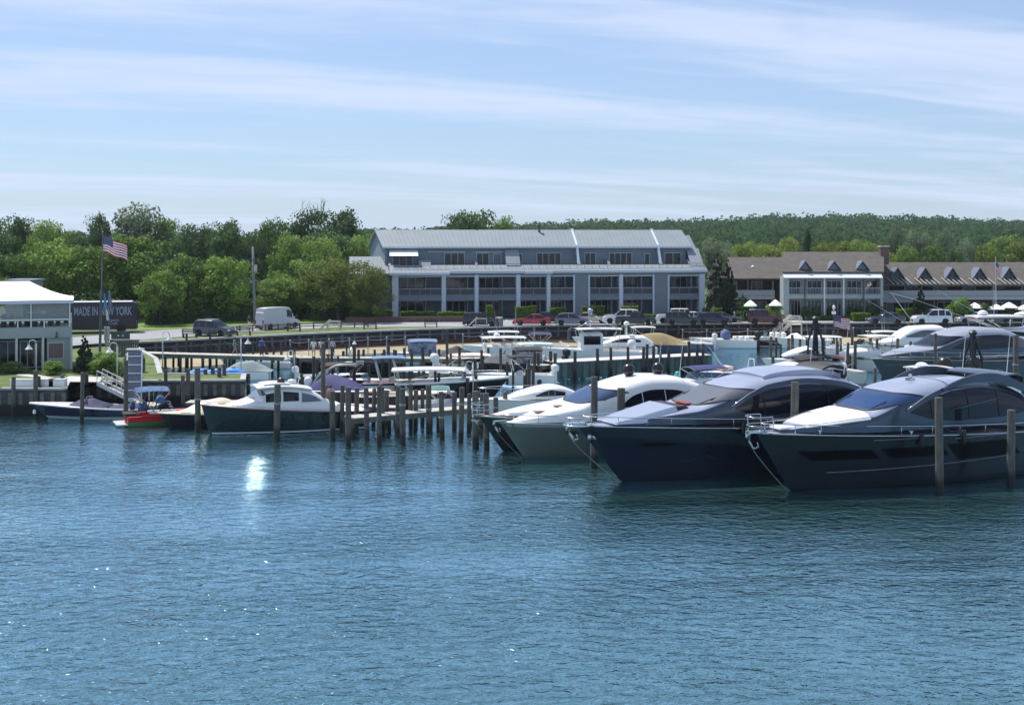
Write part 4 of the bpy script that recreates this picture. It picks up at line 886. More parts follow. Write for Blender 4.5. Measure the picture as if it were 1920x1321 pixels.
def hull_parts(root, h, m, deckm, deck=True, u0=0.0, stripe=None, boot=None, rub=None, nu=34, gun=None):
    a = MB(); a.grid(h.P, nu, 26, 0, 1, -1, 1)
    k = [h.P(0, lerp(-1, 1, j/26)) for j in range(27)]; a.add(k, [tuple(range(27))])
    ho = a.build('hull', m, root, smooth=50)
    d = MB()
    if deck: d.grid(lambda u, v: (lambda p: (p[0]-.01, v*abs(p[1])*.985, p[2]-.03+.05*(1-v*v)))(h.P(u, 1)), nu, 8, u0, 1, -1, 1); d.build('deck', deckm, root, smooth=True)
    if boot:
        b = MB()
        for sd in (-1, 1): b.grid(lambda u, v: h.atz(u, lerp(boot[1], boot[2], v), sd, .012), nu, 1, 0, .985, 0, 1)
        b.build('boot_stripe', boot[0], root, smooth=True)
    if rub:
        b = MB()
        for sd in (-1, 1): b.tube([h.rail(i/24, sd, -.01, -.04) for i in range(25)], rub[1], 5)
        b.build('rub_rail', rub[0], root, smooth=True)
    return ho
class House:
    "superstructure lofted through stations (x, half width, base z, roof z)"
    def __init__(s, keys, e=.55, ez=None): s.c = curve(sorted(keys)); s.x0 = min(k[0] for k in keys); s.x1 = max(k[0] for k in keys); s.e = e; s.ez = ez or e
    def P(s, x, t):
        w, zb, zr = s.c(x); th = t*pi/2; return (x, w*(1 if t > 0 else -1)*abs(sin(th))**s.e, zb+(zr-zb)*max(0, cos(th))**s.ez)
    def tz(s, x, z):
        w, zb, zr = s.c(x); r = min(1, max(0, (z-zb)/max(.01, zr-zb))); return math.acos(min(1, r**(1/s.ez)))/(pi/2)
    def mesh(s, nm, m, root, nx=44, nt=30, x0=None, x1=None, cap=True, split=None):
        a = MB(); a.grid(s.P, nx, nt, x0 if x0 is not None else s.x0, x1 if x1 is not None else s.x1, -1, 1)
        if split: a.mi = [1 if abs((k % nt+.5)/nt*2-1) > split else 0 for k in range(nx*nt)]; a.m = 1
        if cap:
            for x in (s.x0, s.x1): a.add([s.P(x, lerp(-1, 1, j/nt)) for j in range(nt+1)], [tuple(range(nt+1))])
        return a.build(nm, m, root, smooth=45)
    def side(s, nm, m, root, x0, x1, zlo, zhi, sides=(-1, 1), nx=26, off=.018):
        a = MB()
        for sd in sides: patch(a, s.P, x0, x1, lambda x: sd*s.tz(x, zlo(x) if callable(zlo) else zlo), lambda x: sd*s.tz(x, zhi(x) if callable(zhi) else zhi), nx, 5, off)
        return a.build(nm, m, root, smooth=True)
def rail_(root, nm, pts, hgt, post=1.0, r=.02, mid=False, m=None):
    "guard rail: top tube with stanchions"
    a = MB(); top = [V(p)+V((0, 0, hgt)) for p in pts]; a.tube(top, r, 5)
    if mid: a.tube([V(p)+V((0, 0, hgt*.5)) for p in pts], r*.7, 4)
    acc = 0; a.tube([pts[0], top[0]], r*.8, 4)
    for i in range(1, len(pts)):
        acc += (V(pts[i])-V(pts[i-1])).length
        if acc >= post or i == len(pts)-1: a.tube([pts[i], top[i]], r*.8, 4); acc = 0
    return a.build(nm, m or M_steel, root, smooth=True)
def dome(root, x, y, z, r=.33, m=None, nm='satellite_dome'):
    a = MB(); a.lathe([(r*.55, -.1), (r*.8, 0), (r, r*.35), (r*1.0, r*.75), (r*.92, r*1.12), (r*.7, r*1.42), (r*.38, r*1.62), (0, r*1.7)], (x, y, z), 20); return a.build(nm, m or mat('black_dome_cover', (.010, .005, .008), .30, coat=.1), root, smooth=True)
def sector(root, x0, x1, y0, y1, z0, z1, m, nm, bev=.06): a = MB(); a.box(x0, x1, y0, y1, z0, z1); return a.build(nm, m, root, bevel=bev)
def anchor_gear(root, h, s=1.0):
    a = MB(); x = h.over; z = h.fb
    a.box(x-.5*s, x+.45*s, -.16*s, .16*s, z-.02, z+.1*s); a.tube([(x+.4*s, -.13*s, z), (x+.5*s, 0, z-.18*s), (x+.4*s, .13*s, z)], .05*s, 6)
    a.build('bow_roller', M_steel, root, bevel=.02)
    b = MB(); b.tube([(x+.3*s, 0, z-.02), (x+.36*s, 0, z-.4*s), (x+.1*s, 0, z-.75*s)], .05*s, 6)
    for sd in (-1, 1): b.tube([(x+.12*s, 0, z-.72*s), (x+.02*s, sd*.25*s, z-.6*s), (x+.15*s, sd*.32*s, z-.38*s)], .05*s, 6, r1=.02)
    b.build('anchor', M_steel, root, smooth=True)
    c = MB()
    c.tube([(lerp(x+.1*s, .03, (i/15)**1.1), 0, lerp(z-.8*s, -.1, i/15)) for i in range(16)], .022*s, 4); c.build('stem_highlight', mat('highlight_steel', (.25, .26, .27), .4, .7), root)  # thin tube down the stem, standing in for the highlight there
def place(root, px, py, hd=HD): p = at(px, py, 0); root.location = p; root.rotation_euler = (0, 0, hd); return root
def fender(root, x, y, z):
    a = MB(); a.lathe([(.03, .62), (.05, .52), (.12, .42), (.12, -.05), (.05, -.15), (.02, -.2)], (x, y, z), 8); a.build('fender', M_blk, root, smooth=True)
def wiper(root, hs, x, t, ln):
    a = MB(); p = V(hs.P(x, t))+V((.02, -.02, .05)); q = V(hs.P(x-ln*.8, t+.08))+V((.03, -.03, .05)); a.tube([p, q], .018, 4); a.tube([q+V((.25, .05, -.1)), q+V((-.3, -.05, .08))], .02, 4); a.build('wiper', M_blk, root)
def line_(name, p0, p1, sag, r, label, cat='mooring line', group='mooring lines', m=None):
    a = MB(); p0 = V(p0); p1 = V(p1); pts = [p0.lerp(p1, i/10)-V((0, 0, sag*4*(i/10)*(1-i/10))) for i in range(11)]; a.tube([p-p0 for p in pts], r, 4)
    o = a.build(name, m or M_rope, smooth=True); o.location = p0; return tag(o, label, cat, group)
# ---------- the three big motor yachts ----------
def yacht(label, px, py, L, B, fb, fs, over, hullm, topm, roofm, keys, wsh, side_win, glassm, wf=.62, scale=1.0, e=.44, boot=None, name='motor_yacht'):
    r = thing(name, label, 'yacht', (0, 0, 0), 0); place(r, px, py)
    h = Hull(L, B, fb, fs, over, .8, .86, 2.4, .72, 1.55)
    hull_parts(r, h, hullm, roofm, boot=boot, rub=(M_steel, .035), nu=44)
    hs = House(keys, e, e); hs.mesh('superstructure', [roofm, topm] if topm is not roofm else roofm, r, 60, 40, split=.66 if topm is not roofm else None)  # darker sides: separate panels, on the navy yacht shade put into the colour
    # wrap-round windshield
    a, b, curl = wsh
    g = MB()
    def Q(i, j):
        t = lerp(-wf, wf, j); k = curl*(abs(t)/wf)**2.2; x = lerp(a-k, b-k*.9, i); return V(hs.P(x, t))+V((.02, 0, .022))
    g.grid(Q, 8, 26); g.build('windshield', glassm, r, smooth=True)
    fr = MB()
    for i0 in (0, 1): fr.tube([Q(i0, j/26) for j in range(27)], .04, 4)
    fr.build('windshield_frame', M_blk, r)
    return r, h, hs
def bowed(pts):
    "top/bottom curve of a window from (x, z) pairs"
    f = curve(sorted(pts)); return lambda x: f(x)[0]
# right yacht, silver top and slate hull (x measured from the stem at the waterline, aft is negative)
KR = [(.9, .25, 3.10, 3.18), (0, .8, 3.10, 3.38), (-1.3, 1.4, 3.08, 3.62), (-2.6, 1.78, 3.05, 3.84), (-3.9, 1.98, 3.02, 4.02), (-4.5, 2.04, 3.0, 4.26), (-5.8, 2.10, 3.0, 4.84), (-7.2, 2.14, 2.98, 5.18), (-9.3, 2.18, 2.95, 5.38), (-11.5, 2.16, 2.9, 5.34), (-13.2, 2.1, 2.8, 5.0), (-14.8, 2.0, 2.6, 4.40), (-15.7, 1.9, 2.45, 3.75), (-16.2, 1.8, 2.4, 3.1)]
rt, hR, sR = yacht('large slate motor yacht with silver roof and blue windshield, nearest and rightmost', 1481, 920, 18.5, 5.1, 3.15, 2.45, 2.15, M_slate, M_dslate, M_silvt, KR, (-3.95, -5.8, 1.75), None, M_bglass, .68)
sR.side('side_window', M_glass, rt, -15.0, -6.15, bowed([(-15, 3.55), (-13, 3.35), (-10, 3.3), (-8, 3.42), (-6.15, 3.88)]), bowed([(-15, 3.75), (-13.9, 4.35), (-12.6, 4.75), (-11, 4.95), (-9.2, 4.88), (-7.6, 4.5), (-6.15, 3.95)]), nx=36)
sR.side('window_arch_trim', M_dslate, rt, -15.9, -5.9, bowed([(-15.9, 3.7), (-15, 3.78), (-13.9, 4.38), (-12.6, 4.79), (-11, 4.99), (-9.2, 4.92), (-7.6, 4.54), (-5.9, 3.92)]), bowed([(-15.9, 3.9), (-15, 4.15), (-13.9, 4.72), (-12.6, 5.02), (-11, 5.2), (-9.2, 5.1), (-7.6, 4.76), (-5.9, 4.05)]), nx=36, off=.03)
for hs_, rt_, pts_ in ((sR, rt, [(-15, 4.2), (-13.9, 4.76), (-12.6, 5.05), (-11, 5.22), (-9.2, 5.12), (-7.6, 4.78), (-5.9, 4.06)]), ):
    f_ = bowed(pts_); a = MB()
    for sd in (-1, 1): a.tube([V(hs_.P(x, sd*hs_.tz(x, f_(x))))+V((0, sd*.05, .02)) for x in [lerp(-15, -5.9, i/24) for i in range(25)]], .03, 5)
    a.build('chrome_trim', M_steel, rt_, smooth=True)
sR.side('lower_side_panel', M_dslate, rt, -16, -1.0, 3.03, bowed([(-16, 3.2), (-13, 3.33), (-10, 3.28), (-8, 3.4), (-6.15, 3.72), (-4, 3.55), (-1, 3.25)]), nx=36, off=.012)
a = MB(); 
for sd in (-1, 1): a.bar(V(sR.P(-9.0, sd*sR.tz(-9.0, 3.95)))+V((0, sd*.05, 0)), V(sR.P(-12.2, sd*sR.tz(-12.2, 4.35)))+V((0, sd*.05, 0)), .22, .06)
a.build('window_brace', M_dslate, rt)
# overhanging swept wing above the cockpit
a = MB()
for sd in (-1, 1):
    P = lambda u, v: (lerp(-8.5, -16.3, u), sd*(2.05+.10*sin(pi*u)), 4.95+.72*sin(pi*min(1, u*1.0))**.8-1.55*u**2.4+(v-.5)*lerp(.16, .50, sin(pi*u)))
    a.slab(P, 24, 2, (0, -sd*.10, 0))
a.build('roof_wing', M_dslate, rt, smooth=40)
a = MB(); P = lambda u, v: (lerp(-12.6, -15.9, u), lerp(-2.0, 2.0, v), 5.42+.28*sin(pi*u)-.9*u*u+.06*sin(pi*v)); a.slab(P, 10, 6, (0, 0, -.08)); a.build('aft_hardtop', M_dslate, rt, smooth=40)
a = MB()
for t0 in ((-.35, -7.2), ): pass
a.grid(lambda u, v: V(sR.P(lerp(-9.0, -9.07, u), lerp(-.62, .62, v)))+V((0, 0, .012)), 1, 16); a.build('sunroof_seam', M_blk, rt)
# hull windows on both sides
for nm, x0, x1, z0, z1, sl in (('hull_window', -1.0, -4.1, 1.62, 2.12, .5), ('hull_window', -4.6, -8.0, 1.60, 2.14, .55), ('hull_window', -8.4, -12.8, 1.30, 2.16, .9)):
    for sd in (-1, 1): a = MB(); a.grid(lambda u, v: hR.atz(hR.uof(lerp(x0-sl*(1-v)*.9, x1-sl*(1-v), u)), lerp(z0, z1, v), sd, .02), 12, 3); a.build(nm, mat('black_hull_glass', (.002, .002, .003), .25, spec=.1), rt, smooth=True)
a = MB()
for sd in (-1, 1): a.tube([hR.atz(hR.uof(lerp(-4.2, -6.9, i/6)), 2.62, sd, .03) for i in range(7)], .03, 5); a.tube([hR.atz(hR.uof(lerp(-8.8, -12.4, i/6)), 2.45, sd, .05) for i in range(7)], .035, 5); a.tube([hR.atz(hR.uof(lerp(-2, -13, i/16)), .95+.02*i, sd, .03) for i in range(17)], .03, 5)
a.build('hull_moulding', mat('dull_steel', (.16, .18, .20), .35, .6), rt, smooth=True)
def foredeck_rail(r, h, u0=.52, hgt=.42, nm='guard_rail', ins=.12):
    pts = [h.rail(u, 1, ins, .02) for u in [lerp(u0, .985, i/16) for i in range(17)]]; pts2 = [V((p.x, -p.y, p.z)) for p in pts][::-1]
    rail_(r, nm, pts+pts2, hgt, 1.15, .027)
foredeck_rail(rt, hR, .1); anchor_gear(rt, hR, 1.15)
a = MB(); cx = hR.over-.3   # bow pulpit: taller basket right at the stem
arc = [V((cx+.75*cos(t), .62*sin(t), hR.fb)) for t in [lerp(-2.2, 2.2, i/12) for i in range(13)]]
for z in (.36, .82): a.tube([p+V((.06 if z > .5 else 0, 0, z)) for p in arc], .022, 5)
for p in arc[::3]: a.tube([p, p+V((.06, 0, .82))], .018, 4)
a.build('bow_pulpit', M_steel, rt, smooth=True)
a = MB(); a.rbox((.45, 0, 3.26), (1.1, 1.0, .12), 0, .9); a.build('sun_cushion', M_cush, rt, bevel=.05)
a = MB(); P = lambda u, v: tuple(V(sR.P(lerp(-.3, -3.7, u), lerp(-.74, .74, v)))+V((0, 0, .05))); a.slab(P, 12, 12, (0, 0, -.05)); a.build('sun_pad', M_cush, rt, smooth=40)
for t in (-.25, .25): wiper(rt, sR, -4.1, t, 1.2)
a = MB()
for sd in (-1, 1):
    for x in (-2, -6.2, -9.5, -13.2): p = h_ = hR.rail(hR.uof(x), sd, .1, .04); a.lathe([(.05, 0), (.05, .1), (.11, .12), (.11, .17), (0, .19)], p, 8)
a.build('cleats', M_steel, rt)
for y, x in ((-1.0, -15.6), (1.0, -15.0)): dome(rt, x+.0, y*.9, 4.85, .36)
for x in (-6.5, -9.3): fender(rt, x, hR.yd(hR.uof(x))+.12, 2.3)
def whip(r, x, y, z, ht, lean=-.12):
    a = MB(); a.tube([(x, y, z), (x+lean*ht, y, z+ht)], .022, 5, r1=.008); a.build('whip_antenna', M_gel, r)
def mullions(r, hs, xs, zlo, zhi, m):
    for x in xs:
        for sd in (1, -1):
            a = MB(); a.tube([V(hs.P(x+.12*(z-zlo(x)), sd*hs.tz(x+.12*(z-zlo(x)), z)))+V((0, sd*.03, .01)) for z in [lerp(zlo(x)+.02, zhi(x)-.03, k/5) for k in range(6)]], .03, 4); a.build('window_post', m, r)
def hatches(r, hs, spots, m=None):
    for x, t, w in spots:
        a = MB(); a.slab(lambda u, v: tuple(V(hs.P(x-w*u, lerp(t-w*.26, t+w*.26, v)))+V((0, 0, .045))), 4, 4, (0, 0, -.03)); h_ = a.build('deck_hatch', m or mat('smoked_hatch', (.02, .022, .03), .12), r, smooth=40)
mullions(rt, sR, (-7.6, -10.2, -12.4), bowed([(-15, 3.55), (-13, 3.35), (-10, 3.3), (-8, 3.42), (-6.15, 3.88)]), bowed([(-15, 3.75), (-13.9, 4.35), (-12.6, 4.75), (-11, 4.95), (-9.2, 4.88), (-7.6, 4.5), (-6.15, 3.95)]), M_blk)
for t in (-.7, .7):
    a = MB(); a.tube([V(sR.P(lerp(-.4, -3.8, i/14), t*1.08))+V((0, 0, .16)) for i in range(15)], .02, 4); a.build('foredeck_handrail', M_steel, rt)
whip(rt, -13.5, 1.6, 5.3, 2.4); whip(rt, -13.5, -1.6, 5.3, 2.2)
a = MB(); a.box(-8.3, -7.9, -.16, .16, 5.27, 5.42); a.lathe([(.05, 0), (.12, .05), (.1, .2), (0, .24)], (-8.1, 0, 5.40), 10); a.build('horn_and_light', M_steel, rt)
# middle yacht, navy hull
KM = [(.9, .3, 3.14, 3.2), (0, .9, 3.14, 3.42), (-1.4, 1.4, 3.12, 3.64), (-2.6, 1.75, 3.1, 3.82), (-3.8, 1.95, 3.08, 3.98), (-4.5, 2.02, 3.05, 4.22), (-6.0, 2.10, 3.05, 4.78), (-7.6, 2.16, 3.02, 5.20), (-9.8, 2.18, 3.0, 5.46), (-11.8, 2.14, 2.95, 5.42), (-13.4, 2.05, 2.85, 5.15), (-15, 1.95, 2.7, 4.6), (-16.2, 1.85, 2.5, 3.9), (-17, 1.8, 2.2, 3.1)]
md, hM, sM = yacht('navy-hulled motor yacht with silver roof and grey windshield, between its two neighbours', 1165, 903, 20.0, 5.1, 3.22, 2.4, 2.75, M_navy, M_dslate, M_silvt, KM, (-3.85, -6.0, 1.85), None, M_gglass, .68)
sM.side('side_window', M_glass, md, -14.6, -5.9, bowed([(-14.6, 4.1), (-12, 3.6), (-9, 3.35), (-7.2, 3.42), (-5.9, 3.75)]), bowed([(-14.6, 4.25), (-12.6, 4.68), (-10.5, 4.88), (-8.4, 4.72), (-7.0, 4.36), (-5.9, 3.82)]), nx=36)
sM.side('window_arch_trim', M_dslate, md, -16, -5.6, bowed([(-16, 3.5), (-14.6, 4.28), (-12.6, 4.71), (-10.5, 4.92), (-8.4, 4.76), (-7.0, 4.40), (-5.6, 3.78)]), bowed([(-16, 3.7), (-14.6, 4.5), (-12.6, 4.98), (-10.5, 5.16), (-8.4, 5.0), (-7.0, 4.6), (-5.6, 3.9)]), nx=36, off=.03)
sM.side('lower_side_panel', M_dslate, md, -16.4, -2.2, 3.06, bowed([(-16.4, 3.3), (-12, 3.57), (-9, 3.33), (-7.5, 3.4), (-5.9, 3.62), (-4, 3.5), (-2.2, 3.3)]), nx=36, off=.012)
a = MB(); P = lambda u, v: (lerp(-8.2, -13.6, u), lerp(-1.45, 1.45, v), 5.36+.30*sin(pi*u)**.7+.08*sin(pi*v)-.1*u); a.slab(P, 14, 8, (0, 0, -.25)); a.build('hardtop_dome', M_silvt, md, smooth=40)
a = MB(); P = lambda u, v: (lerp(-12.4, -14.2, u), lerp(-1.2, 1.2, v), 5.5+.25*u*(1-u)*4+.06*sin(pi*v)); a.slab(P, 6, 6, (0, 0, -.12)); a.build('flybridge_screen', M_blk, md, smooth=40)
rail_(md, 'flybridge_rail', [(-12.8, 1.75, 5.0), (-13.9, 1.75, 4.8), (-15.2, 1.7, 4.55)], .62, .7, .025)
foredeck_rail(md, hM, .1); anchor_gear(md, hM, 1.15)
a = MB(); cx = hM.over-.2; arc = [V((cx+.85*cos(t), .75*sin(t), hM.fb)) for t in [lerp(-2.0, 2.0, i/12) for i in range(13)]]
a.tube([p+V((0, 0, .42)) for p in arc], .025, 5); a.tube([p+V((0, 0, .0)) for p in arc], .05, 5)
for p in arc[::2]: a.tube([p, p+V((0, 0, .42))], .022, 4)
a.build('bow_pulpit', M_steel, md, smooth=True)
# wedge-shaped raised foredeck lid and black cushion well
a = MB(); a.add([(1.0, -1.05, 3.22), (1.0, 1.05, 3.22), (-2.9, 1.5, 3.22), (-2.9, -1.5, 3.22), (.9, -.9, 3.34), (.9, .9, 3.34), (-2.6, 1.3, 4.05), (-2.6, -1.3, 4.05)], [(0, 3, 2, 1), (4, 5, 6, 7), (0, 1, 5, 4), (1, 2, 6, 5), (2, 3, 7, 6), (3, 0, 4, 7)]); a.build('foredeck_lid', M_silvt, md, bevel=.06)
a = MB(); a.add([(-2.6, -1.32, 3.35), (-2.62, 1.32, 3.35), (-3.4, 1.35, 3.9), (-3.4, -1.35, 3.9), (-2.6, -1.3, 4.0), (-2.6, 1.3, 4.0), (-3.3, 1.2, 4.02), (-3.3, -1.2, 4.02)], [(0, 3, 2, 1), (4, 5, 6, 7), (0, 1, 5, 4), (1, 2, 6, 5), (2, 3, 7, 6), (3, 0, 4, 7)]); a.build('lounge_well', M_blk, md, bevel=.04)
a = MB(); a.rbox((-3.75, .2, 4.0), (.35, 1.3, .08)); a.build('red_bolster', mat('red_cushion', (.25, .03, .02), .7), md, bevel=.03)
for x, y in ((.75, -.92), (.55, -1.0)):
    a = MB(); p = hM.atz(hM.uof(-.1)-.0, 2.55, 1, .04); a.lathe([(0, -.05), (.16, -.02), (.16, .03), (0, .06)], (p[0]-(.75-x)*1.6, p[1]+.03, p[2]), 12, 'y'); a.build('chrome_hawse', M_steel, md, smooth=True)
a = MB()
for sd in (-1, 1): a.grid(lambda u, v: hM.atz(hM.uof(lerp(-1.6, -3.2, u)), 2.05+.10*(2*v-1)*math.sqrt(max(0, 1-(2*u-1)**2)), sd, .02), 12, 2)
a.build('hull_porthole', mat('black_hull_glass', (.002, .002, .003), .25, spec=.1), md, smooth=True)
for t in (-.25, .25): wiper(md, sM, -4.0, t, 1.2)
dome(md, -14.9, -.2, 4.8, .46)
fender(md, -6.1, hM.yd(hM.uof(-6.1))+.12, 2.6)
mullions(md, sM, (-7.8, -10.0, -12.2), bowed([(-14.6, 4.1), (-12, 3.6), (-9, 3.35), (-7.2, 3.42), (-5.9, 3.75)]), bowed([(-14.6, 4.25), (-12.6, 4.68), (-10.5, 4.88), (-8.4, 4.72), (-7.0, 4.36), (-5.9, 3.82)]), M_blk)
whip(md, -13.8, 1.5, 5.2, 2.8); whip(md, -13.8, -1.5, 5.2, 2.3)
for x in (-7.2, -11.5):
    for sd in (1, -1): p = hM.rail(hM.uof(x), sd, .12, .04); a = MB(); a.tube([p+V((-.15, 0, .09)), p+V((.15, 0, .09))], .03, 5); a.lathe([(.05, 0), (.05, .1)], p, 6); a.build('cleat', M_steel, md)
a = MB(); f_ = bowed([(-16, 3.7), (-14.6, 4.5), (-12.6, 4.98), (-10.5, 5.16), (-8.4, 5.0), (-7.0, 4.6), (-5.6, 3.9)])
for sd in (-1, 1): a.tube([V(sM.P(x, sd*sM.tz(x, f_(x))))+V((0, sd*.05, .02)) for x in [lerp(-15.4, -5.6, i/24) for i in range(25)]], .025, 5)
a.build('chrome_trim', M_steel, md, smooth=True)
# white yacht
KW = [(.8, .25, 2.2, 2.28), (0, .7, 2.2, 2.5), (-1.2, 1.2, 2.2, 2.78), (-2.2, 1.5, 2.2, 3.0), (-3.0, 1.68, 2.2, 3.16), (-3.6, 1.76, 2.2, 3.45), (-4.7, 1.84, 2.18, 3.92), (-6.1, 1.88, 2.15, 4.34), (-7.8, 1.9, 2.1, 4.62), (-9.4, 1.87, 2.05, 4.55), (-11.2, 1.78, 2.0, 4.1), (-12.6, 1.65, 1.9, 3.4), (-14, 1.6, 1.8, 2.6)]
wt, hW, sW = yacht('white-topped motor yacht with grey-green hull, leftmost of the three big yachts', 984, 860, 16.8, 4.5, 2.28, 1.7, 1.65, M_silver, M_gel, M_gel, KW, (-3.05, -4.75, 1.45), None, mat('pale_blue_glass', (.035, .06, .13), .08, coat=.3), .68)
sW.side('side_window', M_glass, wt, -10.3, -5.5, bowed([(-10.3, 3.45), (-9.0, 3.1), (-7.2, 2.9), (-5.5, 2.92)]), bowed([(-10.3, 3.52), (-9.2, 3.78), (-7.8, 3.86), (-6.4, 3.6), (-5.5, 3.05)]), nx=30)
sW.side('side_vent', M_blk, wt, -8.4, -6.7, 2.5, bowed([(-8.4, 2.54), (-7.5, 2.72), (-6.7, 2.56)]), nx=10)
foredeck_rail(wt, hW, .35, .4); anchor_gear(wt, hW, .8)
a = MB()
for sd in (-1, 1): a = MB(); a.grid(lambda u, v: hW.atz(hW.uof(lerp(-2.5, -3.2, u)), 1.55+.12*(2*v-1)*math.sqrt(max(0, 1-(2*u-1)**2)), sd, .02), 8, 2); a.build('hull_porthole', M_blk, wt, smooth=True)
a = MB()
for sd in (-1, 1): a.grid(lambda u, v: hW.atz(u, lerp(2.02*hW.sheer(u)/2.28, hW.sheer(u)-.03, v), sd, .014), 30, 2, .0, .99)
a.build('sheer_band', mat('pale_silver_band', (.30, .31, .33), .25, .3, coat=.4), wt, smooth=True)
for y, x in ((0, -7.1), (0, -9.2)): dome(wt, x, y, 4.66, .37)
a = MB(); a.rbox((-1.0, .1, 2.74), (.8, .6, .04)); a.rbox((-2.2, .1, 3.0), (.6, .5, .04)); a.build('foredeck_hatch', mat('hatch_brown', (.25, .15, .13), .4), wt)
mullions(wt, sW, (-7.0, -8.6), bowed([(-10.3, 3.45), (-9.0, 3.1), (-7.2, 2.9), (-5.5, 2.92)]), bowed([(-10.3, 3.52), (-9.2, 3.78), (-7.8, 3.86), (-6.4, 3.6), (-5.5, 3.05)]), M_gel)
whip(wt, -10.0, 1.2, 4.5, 2.2); whip(wt, -10.0, -1.2, 4.5, 2.0)
# dark yacht bow showing between the piles and the white yacht
KD = [(.6, .25, 2.2, 2.26), (-1.5, 1.1, 2.2, 2.6), (-4, 1.6, 2.1, 2.9), (-6, 1.7, 2.0, 3.3), (-9, 1.6, 1.9, 3.2), (-11, 1.5, 1.7, 2.2)]
dk = thing('motor_yacht', 'black-hulled boat with brown teak foredeck, its bow poking out beside the white-topped yacht', 'yacht'); place(dk, 942, 845, rad(200)); hD = Hull(12, 3.9, 2.25, 1.5, 1.55, .6); hull_parts(dk, hD, M_black, M_teak, rub=(mat('grey_green_rub', (.2, .26, .26), .4), .06)); anchor_gear(dk, hD, .75)
House(KD, .5).mesh('cabin', M_gel, dk, 30, 16)
a = MB(); cx = hD.over-.2; arc = [V((cx+.6*cos(t), .6*sin(t), hD.fb)) for t in [lerp(-2.3, 2.3, i/12) for i in range(13)]]
for z in (.35, .7): a.tube([p+V((0, 0, z)) for p in arc], .02, 4)
for p in arc[::2]: a.tube([p, p+V((0, 0, .7))], .018, 4)
a.build('bow_pulpit', M_steel, dk)
# ---------- dark green picnic boat ----------
pb = thing('picnic_boat', 'dark green classic motor boat with white cabin and varnished rail, left of the finger pier', 'boat'); place(pb, 393, 815, rad(203))
hP = Hull(11.0, 3.4, 2.05, 1.25, .55, .6, .86, 2.2, .7, 1.5); hull_parts(pb, hP, M_green, M_gel, boot=(M_wl, .05, .16), rub=(M_varn, .05), nu=36)
KP = [(-.9, .25, 1.85, 1.92), (-1.6, .9, 1.8, 2.06), (-2.2, 1.15, 1.72, 2.2), (-2.75, 1.22, 1.7, 2.4), (-3.3, 1.28, 1.66, 2.88), (-4.2, 1.32, 1.6, 3.10), (-5.4, 1.34, 1.52, 3.12), (-6.3, 1.32, 1.45, 2.92), (-7.2, 1.28, 1.4, 2.4), (-8.4, 1.24, 1.3, 1.7)]
sP = House(KP, .42, .5); sP.mesh('cabin', M_gel, pb, 44, 26)
gp = mat('pale_windshield', (.10, .11, .12), .06, coat=.4)
c_ = V(sP.P(-3.0, .50))+V((.05, .08, .06)); M203 = Matrix.Rotation(rad(203), 3, 'Z'); w_ = M203 @ c_ + pb.location; n_ = M203.transposed() @ (SD + (V((0, 0, -H))-w_).normalized()); n_.normalize(); e1 = V((1, 0, 0))-n_*n_.x; e1.normalize(); e2 = n_.cross(e1)
g = MB(); g.grid(lambda i, j: c_+e1*(i-.5)*.55+e2*(j-.5)*1.15+n_*(.05-.02*((i-.5)**2*1.3+(j-.5)**2)), 8, 6); g.build('glint_mirror', mat('glint_mirror_metal', (.6, .62, .62), .10, .95), pb, smooth=True)  # added metal mirror, tilted to throw the sun's glint onto the water
for t0, t1 in ((-.66, -.24), (-.20, .20), (.24, .66)):
    g = MB(); g.grid(lambda i, j: V(sP.P(lerp(-2.62, -3.28, i)-.55*abs(lerp(t0, t1, j))**2, lerp(t0, t1, j)))+V((.03, 0, .03)), 5, 9); g.build('windshield_pane', gp, pb, smooth=True)
for x0, x1 in ((-4.45, -3.45), (-5.65, -4.6)): sP.side('side_window', M_glass, pb, x0, x1, 2.12, bowed([(-5.65, 2.66), (-4.5, 2.76), (-3.45, 2.62)]), nx=10, off=.03)
sP.side('side_window', mat('lilac_glass', (.12, .13, .2), .1), pb, -7.2, -5.85, 2.02, bowed([(-7.2, 2.06), (-6.6, 2.42), (-5.85, 2.64)]), nx=10, off=.03)
a = MB(); P = lambda u, v: (lerp(-2.9, -6.6, u), lerp(-1.36, 1.36, v)*(1-.12*(2*u-1)**4), 3.07+.12*sin(pi*u)+.08*sin(pi*v)-.22*u*u); a.slab(P, 14, 8, (0, 0, -.09)); a.build('cabin_roof', M_gel, pb, smooth=40)
a = MB(); a.slab(lambda u, v: (lerp(-3.4, -5.2, u), lerp(-.9, .9, v), 3.25+.05*sin(pi*u)), 6, 4, (0, 0, -.06)); a.build('roof_hatch', M_gel, pb)
a = MB(); a.lathe([(.26, 0), (.3, .12), (.26, .25), (0, .3)], (-5.5, -.1, 3.14), 14); a.build('radome', M_gel, pb, smooth=True)
a = MB(); a.tube([(-5.9, 0, 3.1), (-6.0, 0, 3.6)], .03, 5); a.bar((-6.0, -.4, 3.5), (-6.0, .4, 3.5), .04); a.build('mast', M_gel, pb)
dome(pb, -4.7, .2, 3.16, .27, mat('dark_searchlight', (.05, .02, .015), .3), 'searchlight')
rail_(pb, 'side_rail', [hP.rail(u, -1, .1, .02) for u in [lerp(.1, .97, i/14) for i in range(15)]]+[hP.rail(u, 1, .1, .02) for u in [lerp(.97, .1, i/14) for i in range(15)]], .10, .8, .012)
for x in (-2.6, -2.95, -4.85, -5.15):
    for sd in (-1, 1): a = MB(); u = hP.uof(x); a.grid(lambda i, j: hP.atz(u+(i-.5)*.014, 1.05+.15*(2*j-1), sd, .015), 3, 3); a.build('porthole', M_blk, pb)
